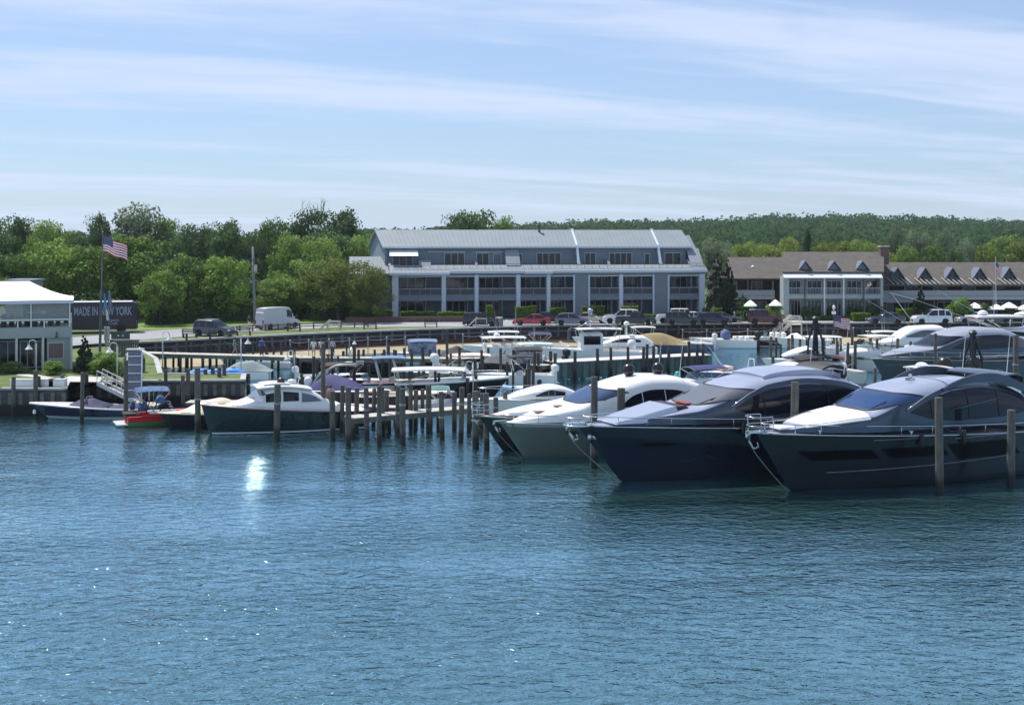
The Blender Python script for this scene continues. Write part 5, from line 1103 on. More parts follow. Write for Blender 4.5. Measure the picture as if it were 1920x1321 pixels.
a = MB(); a.box(-9.9, -8.4, -1.2, 1.2, 1.15, 1.3); a.box(-8.55, -8.3, -1.25, 1.25, 1.3, 1.8); a.build('aft_seat', M_cush, pb, bevel=.05)
# ================= small craft =================
def cockpit(root, h, uc, deckm, solem=None, sole=.35, gw=.22):
    "fore deck, side decks, inner liner and sole of an open boat; uc = where the fore deck begins"
    a = MB(); a.grid(lambda u, v: (lambda p: (p[0]-.01, v*abs(p[1])*.985, p[2]-.02+.10*(1-v*v)*min(1, (1-u)*4)))(h.P(u, 1)), 12, 8, uc, 1, -1, 1); a.build('foredeck', deckm, root, smooth=True)
    a = MB()
    for sd in (-1, 1):
        a.grid(lambda u, v: (lambda p: (p[0], sd*(p[1]*.985-gw*v), p[2]-.01))(h.P(u, 1)), 12, 1, 0.0, uc, 0, 1)
        a.grid(lambda u, v: (lambda p: (p[0], sd*(p[1]*.985-gw-.05*v), lerp(p[2]-.01, sole, v)))(h.P(u, 1)), 12, 1, 0.02, uc, 0, 1)
    a.build('side_deck', deckm, root, smooth=True)
    a = MB(); a.grid(lambda u, v: (lambda p: (p[0], v*(p[1]-gw), sole))(h.P(u, 1)), 12, 2, 0, uc, -1, 1)
    x = h.P(uc, 1); a.grid(lambda u, v: (x[0], v*(x[1]-gw), lerp(sole, x[2], u)), 1, 2, 0, 1, -1, 1)
    x0 = h.P(0, 1); a.grid(lambda u, v: (x0[0]+.25+.1*(1-u), v*(x0[1]-gw), lerp(sole, x0[2]-.05, u)), 1, 2, 0, 1, -1, 1); a.grid(lambda u, v: (x0[0]+.25*u, v*(x0[1]-.05), x0[2]-.04), 1, 2, 0, 1, -1, 1)
    a.build('cockpit_liner', solem or deckm, root)
def f_shield(root, x, hw, z, ht, glass=None, rake=.55):
    a = MB(); Q = lambda u, v: (x+.35*cos((v-.5)*2.2)-rake*u*ht, hw*(v-.5)*2*(1-.08*u), z+ht*u*(.75+.25*cos((v-.5)*2.4)))
    a.grid(Q, 3, 12); o = a.build('windshield', glass or mat('teal_glass', (.06, .13, .15), .08, alpha=.75), root, smooth=True)
    b = MB(); b.tube([Q(1, j/12) for j in range(13)], .02, 4); b.tube([Q(0, j/12) for j in range(13)], .015, 4); b.build('windshield_trim', M_steel, o)
def f_console(root, x, z, m=None, s=1.0, nm='console'):
    a = MB(); a.add([(x-.4*s, -.38*s, z), (x+.35*s, -.38*s, z), (x+.35*s, .38*s, z), (x-.4*s, .38*s, z), (x-.35*s, -.34*s, z+1.0*s), (x+.1*s, -.34*s, z+.95*s), (x+.1*s, .34*s, z+.95*s), (x-.35*s, .34*s, z+1.0*s)], [(0, 3, 2, 1), (4, 5, 6, 7), (0, 1, 5, 4), (1, 2, 6, 5), (2, 3, 7, 6), (3, 0, 4, 7)])
    o = a.build(nm, m or M_gel, root, bevel=.04); b = MB(); b.add([(x+.12*s, -.32*s, z+.95*s), (x+.12*s, .32*s, z+.95*s), (x-.1*s, .28*s, z+1.35*s), (x-.1*s, -.28*s, z+1.35*s)], [(0, 1, 2, 3)]); b.build('console_screen', M_glass, o)
    c = MB(); c.box(x-1.1*s, x-.7*s, -.42*s, .42*s, z, z+.55*s); c.box(x-1.15*s, x-1.05*s, -.42*s, .42*s, z+.55*s, z+1.0*s); c.build('helm_seat', M_cush, root, bevel=.04)
def f_top(root, x0, x1, hw, z, zt, m, posts=True, pm=None, nm='hardtop', crown=.12, th=.07):
    a = MB(); a.slab(lambda u, v: (lerp(x0, x1, u), lerp(-hw, hw, v), zt+crown*sin(pi*v)*.6+crown*sin(pi*u)*.5), 10, 8, (0, 0, -th)); a.build(nm, m, root, smooth=45)
    if posts:
        b = MB()
        for sd in (-1, 1):
            for xa, xb in ((x0+.15, x0+.45), (x1-.15, x1-.5)): b.tube([(xb, sd*hw*.8, z), (xa, sd*hw*.9, zt)], .03, 5)
            b.tube([(x0+.45, sd*hw*.8, z), (x1-.15, sd*hw*.9, zt)], .02, 4)
        b.build('top_posts', pm or M_steel, root)
def f_out(root, n, x, z, m, s=1.0):
    for k in range(n):
        y = (k-(n-1)/2)*.62*s; a = MB()
        a.lathe([(.02, .0), (.17*s, .03), (.21*s, .16*s), (.22*s, .40*s), (.17*s, .56*s), (.06*s, .62*s), (0, .62*s)], (x-.28*s, y, z+.28*s), 12, sq=(1.45, .85)); o = a.build('outboard', m, root, smooth=50)
        b = MB(); b.box(x-.4*s, x-.16*s, y-.07*s, y+.07*s, z-.85*s, z+.3*s); b.box(x-.62*s, x-.12*s, y-.13*s, y+.13*s, z-.75*s, z-.7*s); b.box(x-.2*s, x+.1, y-.1*s, y+.1*s, z-.1*s, z+.25*s); b.build('outboard_leg', m, o)
def f_cover(root, h, x0, x1, ht, m, ridge=.35, nm='boat_cover'):
    "canvas stretched over the cockpit, sagging between its supports"
    def P(u, v):
        x = lerp(x0, x1, u); p = h.P(h.uof(x), 1); s_ = 1-abs(v)**1.6; t = sin(pi*min(1, u*.5/ridge if u < ridge else .5+.5*(u-ridge)/(1-ridge)))
        return (x, v*p[1]*1.01, p[2]+.02+(ht*t)*s_+.03*sin(u*19)*s_+.02*sin(v*7))
    a = MB(); a.grid(P, 28, 14, 0, 1, -1, 1); a.build(nm, m, root, smooth=True)
def f_bimini(root, x0, x1, hw, z, zt, m, side=None):
    a = MB(); P = lambda u, v: (lerp(x0, x1, u), hw*sin((v-.5)*2.5)/sin(1.25), zt-.28*(1-cos((v-.5)*2.6))+.06*sin(pi*u)); a.slab(P, 8, 10, (0, 0, -.03)); a.build('bimini_top', m, root, smooth=True)
    b = MB(); xm = (x0+x1)/2
    for x in (x0, xm, x1):
        b.tube([V((xm, -hw*.95, z))]+[V(P((x-x0)/(x1-x0), v))-V((0, 0, .05)) for v in [i/10 for i in range(11)]]+[V((xm, hw*.95, z))], .02, 4)
    b.build('bimini_frame', M_steel, root)
    if side:
        c = MB()
        for sd in (-1, 1): c.grid(lambda u, v: (lerp(x0+.1, x1-.1, u), sd*hw*.97, lerp(z, zt-.3, v)), 6, 3)
        c.grid(lambda u, v: (x0+.1, lerp(-hw, hw, u), lerp(z, zt-.25, v)), 6, 3); c.build('side_curtain', side, root)
def f_cabin(root, keys, m=None, win=None, glass=None, e=.5):
    hs = House(keys, e); hs.mesh('cabin', m or M_gel, root, 26, 18)
    if win:
        x0, x1, z0, z1 = win; xm = (x0+x1)/2; hs.side('cabin_window', glass or M_glass, root, min(x0, x1), max(x0, x1), z0, bowed([(min(x0, x1), z0+.6*(z1-z0)), (xm, z1), (max(x0, x1), z0+.2*(z1-z0))]), nx=10)
    return hs
def f_arch(root, x, hw, z, zt, m, rake=-.6, w=.16, nm='radar_arch'):
    a = MB(); pts = [(x, -hw, z), (x+rake*.6, -hw*.95, lerp(z, zt, .6)), (x+rake, -hw*.7, zt), (x+rake, hw*.7, zt), (x+rake*.6, hw*.95, lerp(z, zt, .6)), (x, hw, z)]; a.tube(pts, w*.5, 6); a.build(nm, m, root, smooth=True)
def f_rods(root, pts, ht, r=.02, nm='outrigger', m=None):
    for p, q in pts:
        a = MB(); a.tube([p, q], r, 4, r1=r*.4); a.build(nm, m or M_steel, root)
def craft(label, anc, px, py, hd, L, B, fb, fs, hm, dm, name='motor_boat', cat='boat', uc=None, over=None, boot=None, rub=None, group=None, sole=.35, solem=None):
    r = thing(name, label, cat, (0, 0, 0), rad(hd), group); p = at(px, py, 0); over = over if over is not None else fb*.75; d = V((cos(rad(hd)), sin(rad(hd)), 0))
    h = Hull(L, B, fb, fs, over, .4, .86, 2.2, .75, 1.5)
    r.location = p if anc == 'b' else p+d*h.Lw
    hull_parts(r, h, hm, dm, deck=uc is None, boot=boot, rub=rub, nu=26)
    if uc is not None: cockpit(r, h, uc, dm, solem, sole)
    return r, h
def brail(r, h, u0=.6, hgt=.45, ins=.1):
    pts = [h.rail(u, -1, ins, .02) for u in [lerp(u0, .97, i/9) for i in range(10)]]; rail_(r, 'bow_rail', pts+[V((p.x, -p.y, p.z)) for p in pts][::-1], hgt, .9, .018)
# -- left basin --
r, h = craft('low navy and white bow-rider with dark blue canvas, moored before the restaurant bulkhead', 'b', 90, 784, 182, 8.2, 2.4, 1.15, .75, mat('navy_topsides', (.01, .01, .035), .12, coat=.6), M_gel, uc=.62, rub=(M_gel, .07), boot=(mat('pale_green_bottom', (.30, .40, .38), .5), .02, .22), name='bow_rider', over=1.3)
f_cover(r, h, -4.4, -1.6, .5, mat('navy_canvas', (.022, .022, .075), .8), .45); f_shield(r, -2.9, .85, 1.1, .45); f_cover(r, h, -6.6, -4.5, .22, mat('navy_canvas', (.022, .022, .075), .8)); 
a = MB(); a.lathe([(.0, 0), (.11, .04), (.11, .28), (0, .34)], (.9, .2, .35), 10); a.build('fender', M_gel, r)
r, h = craft('red wakeboard boat with green waterline and blue patterned canopy, left of the cream-decked boat', 's', 236, 797, 24, 6.2, 2.5, .92, .70, M_redh, M_redh, uc=.6, boot=(M_greenh, .02, .30), rub=(M_redh, .04), name='wakeboard_boat', solem=M_gel)
f_shield(r, -2.6, .95, 1.0, .5); f_arch(r, -3.4, 1.1, .9, 2.35, mat('dark_tower', (.02, .02, .03), .3), .5, .1, 'wake_tower'); f_arch(r, -4.3, 1.1, .9, 2.3, mat('dark_tower', (.02, .02, .03), .3), .4, .08, 'wake_tower')
f_bimini(r, -4.9, -2.7, 1.1, 1.0, 2.55, mat('patterned_blue_canvas', (.015, .02, .05), .8, col2=(.06, .18, .38), vs=4.5))
a = MB(); a.slab(lambda u, v: (-h.Lw-.75*u, lerp(-1.05, 1.05, v), .22), 2, 2, (0, 0, -.08)); a.build('swim_platform', M_gel, r); 
a = MB(); a.box(-h.Lw-.03, -h.Lw+.1, -.55, .55, .34, .66); a.box(-h.Lw-.02, -h.Lw+1.0, -.5, .5, .68, .78); a.build('engine_hatch', M_bblk, r, bevel=.03); a = MB(); a.box(-4.0, -1.0, -.8, .8, .78, .86); a.build('side_cushions', M_gel, r, bevel=.04); a = MB(); a.box(-5.7, -4.9, -.75, .75, .72, .88); a.build('sun_cushion', M_bblk, r, bevel=.05); a = MB(); a.lathe([(.3, 0), (.32, .25), (.2, .5), (0, .55)], (-3.4, -1.35, 1.6), 10); a.build('board_rack_cover', mat('patterned_blue_canvas', (.015, .02, .05), .8), r, smooth=True)
for x, y in ((-4.6, -.6), (-4.2, .3), (-5.0, .5)): a = MB(); a.lathe([(.16, 0), (.2, .2), (.15, .5), (0, .6)], (x, y, 1.0), 10); a.build('wet_bag', mat('patterned_blue_canvas', (.015, .02, .05), .8), r, smooth=True)
r, h = craft('cream-decked launch with black hull, its bow just left of the dark green motor boat', 'b', 320, 803, 203, 7.4, 2.5, 1.15, .85, M_black, M_cream, uc=.45, rub=(M_cream, .05), name='launch')
f_cover(r, h, -5.6, -.6, .95, M_cream, .45); f_shield(r, -3.1, .9, 1.15, .45)
r, h = craft('boat under dark blue cover with white outboard, behind the dark green motor boat', 's', 584, 752, -24, 7.2, 2.5, 1.25, 1.0, M_maroon, M_gel, uc=.55, rub=(M_gel, .06), name='covered_boat')
f_cover(r, h, -6.4, -1.2, 1.15, M_blue, .35); f_out(r, 1, -h.Lw, .9, M_gel, 1.15)
r, h = craft('maroon runabout with white hull band and open arched frame, behind the blue-covered boat', 's', 600, 742, -10, 8.0, 2.6, 1.35, 1.15, M_maroon, M_varn, uc=.55, boot=(M_gel, .55, 1.05), rub=(M_steel, .03), name='runabout')
f_shield(r, -3.1, 1.0, 1.35, .6); f_bimini(r, -6.6, -3.6, 1.1, 1.2, 2.75, mat('dark_maroon_canvas', (.03, .01, .012), .8)); a = MB(); a.tube([(-7.2, -1.1, 1.1), (-6.6, -1.1, 2.0), (-5.2, -1.1, 2.65), (-3.6, -1.1, 2.75)], .09, 6); a.tube([(-7.2, 1.1, 1.1), (-6.6, 1.1, 2.0), (-5.2, 1.1, 2.65), (-3.6, 1.1, 2.75)], .09, 6); a.build('curved_arch', mat('pale_arch', (.5, .55, .5), .4), r, smooth=True)
r, h = craft('white centre console with a pale blue T-top on cream arches and one white outboard', 'b', 655, 737, 188, 7.6, 2.6, 1.25, .95, M_gel, M_gel, uc=.55, rub=(M_varn, .05), name='centre_console')
f_console(r, -3.4, .35); f_top(r, -4.6, -1.9, 1.15, 1.2, 2.95, mat('faded_blue_canvas', (.10, .17, .30), .75), False, th=.08, nm='t_top'); f_arch(r, -4.2, 1.1, .9, 2.9, mat('cream_arch', (.55, .56, .42), .5), .6, .2); f_arch(r, -2.6, 1.1, 1.0, 2.9, mat('pale_arch', (.5, .55, .5), .4), .5, .2); f_out(r, 1, -h.Lw, .95, M_gel, 1.2)
r, h = craft('long white boat with flat white hardtop, bow pointing right, behind the finger pier', 's', 742, 746, 2, 9.2, 3.0, 1.7, 1.3, M_black, M_gel, uc=.45, rub=(M_gel, .10), name='hardtop_boat')
f_top(r, -8.2, -2.2, 1.3, 1.2, 2.35, M_gel, True, crown=.16, th=.12); brail(r, h, .55, .5); f_shield(r, -2.6, 1.1, 1.6, .6)
r, h = craft('small white boat with striped side and lilac windshield, behind the finger pier piles', 's', 772, 778, 6, 5.6, 2.3, 1.15, .95, M_gel, M_gel, uc=.5, rub=(M_steel, .03), name='express_boat')
a = MB()
for z in (.62, .74): 
    for sd in (-1, 1): a.grid(lambda u, v: h.atz(u, z+.035*v, sd, .012), 16, 1, .05, .9, 0, 1)
a.build('side_stripe', mat('navy_stripe', (.03, .05, .15), .4), r); f_shield(r, -1.7, .9, 1.1, .75, mat('lilac_glass', (.12, .13, .2), .1), .9); f_bimini(r, -3.6, -2.0, .95, 1.0, 2.1, mat('teal_canvas', (.06, .16, .16), .8))
r, h = craft('white cruiser with a tall bow rail, behind the black hull with teak foredeck', 'b', 916, 786, 203, 9.5, 3.1, 1.55, 1.2, M_gel, M_gel, name='cruiser', rub=(M_steel, .03)); brail(r, h, .45, .75); f_cabin(r, [(-1.5, .6, 1.4, 1.6), (-3, 1.1, 1.4, 2.0), (-5, 1.25, 1.3, 2.3), (-7, 1.2, 1.2, 1.6)], win=(-3.2, -5.5, 1.6, 2.0))
r, h = craft('black-hulled launch with red stripe and folded frames, moored at the wooden pier', 'b', 566, 698, 188, 11.0, 3.0, 1.55, 1.0, M_black, M_gel, uc=.55, rub=(M_gel, .05), boot=(M_stripe, .95, 1.15), name='launch')
f_shield(r, -4.6, 1.1, 1.4, .6); f_arch(r, -3.2, 1.0, 1.3, 2.3, M_steel, .3, .06, 'folded_frame'); f_arch(r, -4.4, 1.0, 1.3, 2.4, M_steel, -.3, .06, 'folded_frame'); f_cover(r, h, -9.6, -6.5, .35, mat('light_canvas', (.45, .5, .5), .8)); f_console(r, -5.3, .35)
r, h = craft('white fishing boat with bright blue canopy and clear curtains, by the beach', 'b', 738, 683, 187, 8.5, 2.8, 1.3, 1.0, M_gel, M_gel, uc=.5, name='fishing_boat', rub=(M_blk, .04)); f_bimini(r, -4.4, -1.4, 1.1, 1.2, 2.55, mat('faded_blue_canvas', (.10, .17, .30), .75), mat('blue_curtain', (.03, .05, .16), .4, col2=(.35, .40, .48), vs=3.2)); f_cover(r, h, -7.5, -5, .8, M_bblk)
r, h = craft('white open boat with two white outboards and cream canopy, left of the slate-covered boat', 's', 822, 705, 12, 7.8, 2.7, 1.3, 1.0, M_silver, M_gel, uc=.5, name='centre_console'); f_out(r, 2, -h.Lw, 1.0, M_gel, 1.25); f_top(r, -6.0, -2.0, 1.1, 1.1, 1.9, mat('peach_canvas', (.8, .6, .48), .7), True, crown=.2); f_console(r, -3.4, .35)
r, h = craft('dark boat under slate grey cover with black bimini, left of the green pier', 'b', 896, 706, 187, 8.0, 2.8, 1.4, 1.05, M_black, M_greyc, uc=.5, name='covered_boat'); f_cover(r, h, -4.2, -.3, .75, M_greyc, .6); f_bimini(r, -6.0, -3.4, 1.2, 1.3, 2.7, M_bblk, mat('pale_curtain', (.35, .37, .42), .4, col2=(.05, .05, .07), vs=2.5))
r, h = craft('fishing boat with white hardtop and white radome, behind the slate-covered boat', 'b', 868, 690, 188, 9.5, 3.0, 1.5, 1.1, M_gel, M_gel, uc=.5, name='fishing_boat'); f_top(r, -6.2, -1.8, 1.35, 1.2, 3.05, M_gel, True, crown=.1); f_console(r, -4.2, .4); a = MB(); a.lathe([(.3, 0), (.32, .15), (.2, .3), (0, .34)], (-3.4, 0, 3.15), 12); a.build('radome', M_gel, r, smooth=True); f_rods(r, [((-4.5, 1.2, 1.5), (-2.6, 1.6, 5.2)), ((-4.5, 1.2, 1.5), (-5.5, 1.6, 4.8))], 3); a = MB(); a.lathe([(.05, 0), (.22, .3), (.26, .8), (.1, 1.0)], (-2.3, -1.2, 1.4), 10); a.build('bait_tank', M_cush, r)
r, h = craft('fishing boat with teal canopy cloth, close left of the end of the green boarded pier', 'b', 935, 694, 190, 7.5, 2.7, 1.35, 1.0, M_gel, M_gel, uc=.5, name='fishing_boat'); f_top(r, -5.2, -1.9, 1.15, 1.1, 2.55, mat('pale_teal_top', (.42, .60, .55), .6), True); f_console(r, -3.6, .35); f_out(r, 2, -h.Lw, 1.0, M_blk, 1.1); f_rods(r, [((-3.5, .9, 2.5), (-3.2, 1.2, 5.0))], 2)
def rib(label, anc, px, py, hd, L, m=None):
    r = thing('inflatable_boat', label, 'inflatable', at(px, py, 0), rad(hd)); a = MB(); w = .75
    pts = [(-L, -w, .3), (-L*.4, -w, .32), (-.7, -w*.75, .42), (-.1, 0, .55), (-.7, w*.75, .42), (-L*.4, w, .32), (-L, w, .3)]; f = curve([(i/6, *p) for i, p in enumerate(pts)]); a.tube([f(i/30) for i in range(31)], .23, 10); a.build('tubes', m or M_gel, r, smooth=True)
    a = MB(); a.box(-L+.1, -.8, -w+.1, w-.1, .1, .18); a.box(-L+.15, -L+.25, -w+.1, w-.1, .1, .6); a.build('floor', M_greyc, r); a = MB(); a.box(-L*.62, -L*.45, -w, w, .38, .5); a.build('seat', M_cush, r); f_out(r, 1, -L+.2, .45, M_blk, .7); return r
rib('white inflatable dinghy below the teal-topped fishing boat', 'b', 925, 716, 190, 3.8); rib('white inflatable dinghy tied before the end of the green boarded pier', 'b', 985, 708, 190, 3.6)
r = rib('blue and white inflatable with grey floor, behind the posts left of the white-topped yacht', 'b', 938, 738, 200, 3.5, mat('pale_blue_tube', (.35, .55, .7), .4))
# -- behind the green boarded pier --
r, h = craft('white work boat with wheelhouse and tall equipment mast, behind the green boarded pier', 'b', 1026, 676, 186, 11.5, 3.4, 1.45, .95, M_gel, M_gel, uc=.55, name='work_boat')
f_cabin(r, [(-3.4, 1.0, 1.2, 1.5), (-3.6, 1.1, 1.1, 2.9), (-5.6, 1.15, 1.1, 3.0), (-5.8, 1.1, 1.1, 2.9)], win=None, e=.3); 
for sd in (-1, 1): a = MB(); a.box(-5.5, -3.75, sd*1.13-.03, sd*1.13+.03, 1.75, 2.65); a.build('wheelhouse_window', M_glass, r)
f_top(r, -7.8, -3.0, 1.3, 1.2, 3.35, M_gel, True); a = MB(); a.tube([(-4.6, 0, 3.3), (-4.6, 0, 5.2)], .07, 6); a.bar((-4.6, -1.2, 4.9), (-4.6, 1.2, 4.9), .08); a.bar((-4.6, -1.0, 4.2), (-4.6, 1.0, 4.2), .06); a.lathe([(.28, 0), (.3, .18), (0, .3)], (-4.6, 0, 5.2), 12)
for y in (-1.1, -.5, .5, 1.1): a.tube([(-4.6, y, 4.9), (-4.6, y, 5.5)], .05, 5)
a.tube([(-7.5, 1.0, 3.3), (-4.6, 0, 4.9)], .04, 4); a.tube([(-3.2, -1.0, 3.3), (-4.6, 0, 4.2)], .04, 4); a.build('mast', M_silvt, r, smooth=True)
a = MB(); a.tube([(-2.2, .5, 1.9), (-2.2, .5, 3.2), (-2.6, .3, 3.5)], .12, 6); a.build('trap_hauler', M_greyc, r); a = MB(); a.lathe([(.4, 0), (.5, .4), (.4, .9), (0, 1.0)], (-9, .3, 1.2), 10); a.build('bait_tank', M_cush, r, smooth=True)
r, h = craft('white boat with domed white roof and small radome, just right of the tall equipment mast', 'b', 1100, 668, 184, 8.6, 2.9, 1.35, 1.0, M_gel, M_gel, name='cruiser'); f_cabin(r, [(-1.2, .6, 1.2, 1.4), (-2.4, 1.0, 1.2, 1.8), (-3.6, 1.1, 1.15, 2.25), (-6, 1.1, 1.1, 2.3), (-7.2, 1.0, 1.1, 1.6)], win=(-2.6, -5.8, 1.6, 2.0)); a = MB(); a.tube([(-4.4, 0, 2.2), (-4.4, 0, 3.4)], .08, 6); a.lathe([(.3, 0), (.34, .2), (.2, .38), (0, .42)], (-4.4, 0, 3.4), 12); a.build('radar_mast', M_gel, r, smooth=True)
r, h = craft('long white boat seen between the work boat and the stair on the sea wall', 'b', 1090, 655, 180, 9.5, 2.8, 1.5, 1.2, M_gel, M_gel, name='sloop_hull', uc=.4); f_cover(r, h, -8.0, -3.0, .5, mat('light_canvas', (.45, .5, .5), .8)); f_rods(r, [((-4, 0, 1.4), (-8.5, 0, 2.9))], 2, .05, 'boom', M_greyc)
r, h = craft('boat fully under a tan canvas cover, behind the middle of the green boarded pier', 'b', 1176, 664, 181, 7.4, 2.6, 1.25, 1.05, mat('purple_navy_hull', (.035, .035, .10), .2, coat=.5), M_gel, uc=.5, name='covered_boat'); f_cover(r, h, -7.0, .6, 1.25, M_tan, .5)
r, h = craft('white open boat with high flared bow, first right of the tan-covered boat', 'b', 1236, 655, 180, 7.0, 2.4, 1.15, .75, mat('grey_blue_side', (.12, .16, .22), .3, coat=.4), M_gel, uc=.6, name='open_boat', rub=(M_gel, .09)); f_out(r, 1, -h.Lw, .9, M_gel, 1.1); f_console(r, -4, .3, M_gel, .8)
r, h = craft('white boat with blue-covered console and black outboards, right of the green boarded pier', 'b', 1306, 652, 179, 7.8, 2.6, 1.25, .95, M_gel, M_gel, uc=.55, name='centre_console'); f_out(r, 2, -h.Lw, .95, M_blk, 1.2); a = MB(); a.lathe([(.5, .2), (.62, .8), (.5, 1.3), (0, 1.5)], (-3.4, 0, .7), 12); a.build('console_cover', mat('slate_blue_canvas', (.10, .14, .26), .8), r, smooth=True)
for x in (-4.5, -5.2, -5.9): a = MB(); a.box(x-.2, x+.2, -.5, .5, .5, 1.35); a.build('seat', M_cush, r, bevel=.05)
r, h = craft('white bow-rider with maroon bottom and row of white seats, left of the third stair', 'b', 1388, 648, 180, 7.6, 2.6, 1.2, 1.0, M_gel, M_gel, uc=.6, name='bow_rider', boot=(M_maroon, .1, .75)); f_shield(r, -3, .95, 1.15, .5)
for x in (-3.8, -4.5, -5.2): a = MB(); a.box(x-.2, x+.2, -.6, .6, .6, 1.6); a.build('seat', M_cush, r, bevel=.06)
r, h = craft('small white boat with rounded white cover, right of the third stair', 'b', 1468, 653, 181, 6.6, 2.5, 1.3, 1.0, M_gel, M_gel, uc=.6, name='open_boat'); f_cover(r, h, -2.6, -.4, .6, M_canv, .5); f_console(r, -4.2, .3)
# -- right basin --
r, h = craft('white walkaround fishing boat with hardtop, left of the thin black frame tower', 'b', 1446, 697, 188, 9.8, 3.1, 1.35, .95, M_gel, M_gel, uc=.5, name='fishing_boat'); f_cabin(r, [(-1.2, .5, 1.5, 1.7), (-2.6, 1.1, 1.45, 2.2), (-4.2, 1.2, 1.4, 2.5), (-5.0, 1.2, 1.3, 1.8)], win=(-2.4, -4.4, 1.8, 2.2), glass=M_gglass); f_top(r, -6.8, -3.4, 1.3, 1.6, 3.35, M_gel, True); f_console(r, -5.0, .5); f_out(r, 2, -h.Lw, 1.1, M_gel, 1.2)
f_rods(r, [((-3.6, -1.3, 2.2), (1.0, -1.8, 3.0)), ((-4.2, -1.3, 3.3), (-4.0, -1.4, 5.2))], 2)
r, h = craft('white express fishing boat with raked windshield and hardtop, right of the black frame tower', 'b', 1552, 697, 192, 9.6, 3.2, 1.4, 1.0, M_gel, M_gel, uc=.45, name='fishing_boat'); f_cabin(r, [(-1.0, .5, 1.55, 1.75), (-2.8, 1.2, 1.5, 2.2), (-4.6, 1.3, 1.45, 2.3), (-5.4, 1.2, 1.4, 1.7)]); f_shield(r, -3.8, 1.2, 2.1, .8, None, .9); f_top(r, -6.4, -3.8, 1.35, 1.6, 3.4, M_gel, True, M_blk); f_out(r, 3, -h.Lw, 1.2, M_gel, 1.3)
for x in (-6.8, -7.4): a = MB(); a.lathe([(.2, 0), (.28, .3), (.2, .8), (0, 1.0)], (x, .2, 1.2), 10); a.build('cushion_pile', M_cush, r, smooth=True)
r, h = craft('white cabin cruiser with long raked windshield, behind the dark far yacht', 'b', 1622, 676, 190, 11.5, 3.5, 1.7, 1.25, M_gel, M_gel, name='cruiser'); f_cabin(r, [(-1.0, .6, 1.8, 1.95), (-3.0, 1.3, 1.75, 2.4), (-4.2, 1.4, 1.7, 3.2), (-5.2, 1.45, 1.7, 3.6), (-8, 1.45, 1.6, 3.7), (-9.6, 1.3, 1.5, 2.4)], win=(-4.0, -8.5, 2.5, 3.25), glass=M_gglass); f_rods(r, [((-7.5, -1.4, 2.2), (-4.4, -2.6, 6.8)), ((-8.1, -1.2, 2.2), (-1.4, -3.0, 6.4))], 3, .04)
# far dark yacht
KF = [(1, .3, 2.9, 2.98), (-1.5, 1.3, 2.9, 3.4), (-3.5, 1.7, 2.85, 3.62), (-4.8, 1.85, 2.8, 4.1), (-6.5, 2.0, 2.8, 4.75), (-9, 2.1, 2.75, 5.1), (-11.5, 2.1, 2.7, 5.0), (-14, 2.0, 2.6, 4.2), (-16, 1.9, 2.4, 3.5), (-18.5, 1.8, 2.1, 2.7)]
fy, hF, sF = yacht('dark grey motor yacht with pale roof line, far right behind the nearest yachts', 1668, 731, 22, 5.2, 2.8, 2.1, 2.0, mat('blue_grey_yacht_hull', (.055, .075, .09), .2, .2, coat=.2), M_dslate, mat('pale_silver_paint', (.34, .36, .40), .3, .3, coat=.4), KF, (-3.6, -5.6, 1.2), None, M_glass, .6)
sF.side('side_window', M_glass, fy, -12.5, -5.2, bowed([(-12.5, 3.35), (-9, 3.3), (-5.2, 3.45)]), bowed([(-12.5, 4.1), (-10.5, 4.5), (-8.6, 4.45), (-6.8, 4.1), (-5.2, 3.5)]), nx=26); foredeck_rail(fy, hF, .2, .6)
sF.side('aft_panel', mat('taupe_mesh', (.16, .13, .13), .6), fy, -16, -12.9, bowed([(-16, 3.0), (-12.9, 3.35)]), bowed([(-16, 3.3), (-14.5, 3.75), (-12.9, 4.3)]), nx=12)
a = MB(); sgn = -1
for sd in (-1, 1): a.tube([hF.atz(hF.uof(lerp(-.5, -18, i/24)), 2.25, sd, .04) for i in range(25)], .035, 5)
a.build('hull_moulding', mat('dull_steel', (.32, .34, .36), .3, .8), fy, smooth=True)
def tower(root, x, y, z, ht, s=1.0):
    a = MB(); m_ = mat('black_mast_paint', (.005, .005, .008), .5)
    for sx, sy in ((-.5, -.45), (.5, -.45), (-.5, .45), (.5, .45)): a.tube([(x+sx*.9*s, y+sy*s, z), (x+sx*.8*s, y+sy*.8*s, z+ht*.55), (x+sx*.35*s, y+sy*.4*s, z+ht*.8), (x+sx*.2*s, y, z+ht)], (.085*s), 6)
    for t, w in ((.42, .85), (.74, .5)): a.box(x-.45*w*s*1.3, x+.45*w*s*1.3, y-.4*w*s, y+.4*w*s, z+ht*t, z+ht*t+.05)
    a.tube([(x, y, z+ht*.35), (x, y, z+ht*.9)], .2*s, 8); a.lathe([(.05, 0), (.25*s, .05), (.28*s, .2), (.15*s, .38), (0, .42)], (x, y, z+ht*.97), 12); a.lathe([(.05, 0), (.14*s, .05), (.14*s, .2), (0, .26)], (x-.4*s, y, z+ht*.86), 10); a.build('lattice_mast', m_, root, smooth=40)
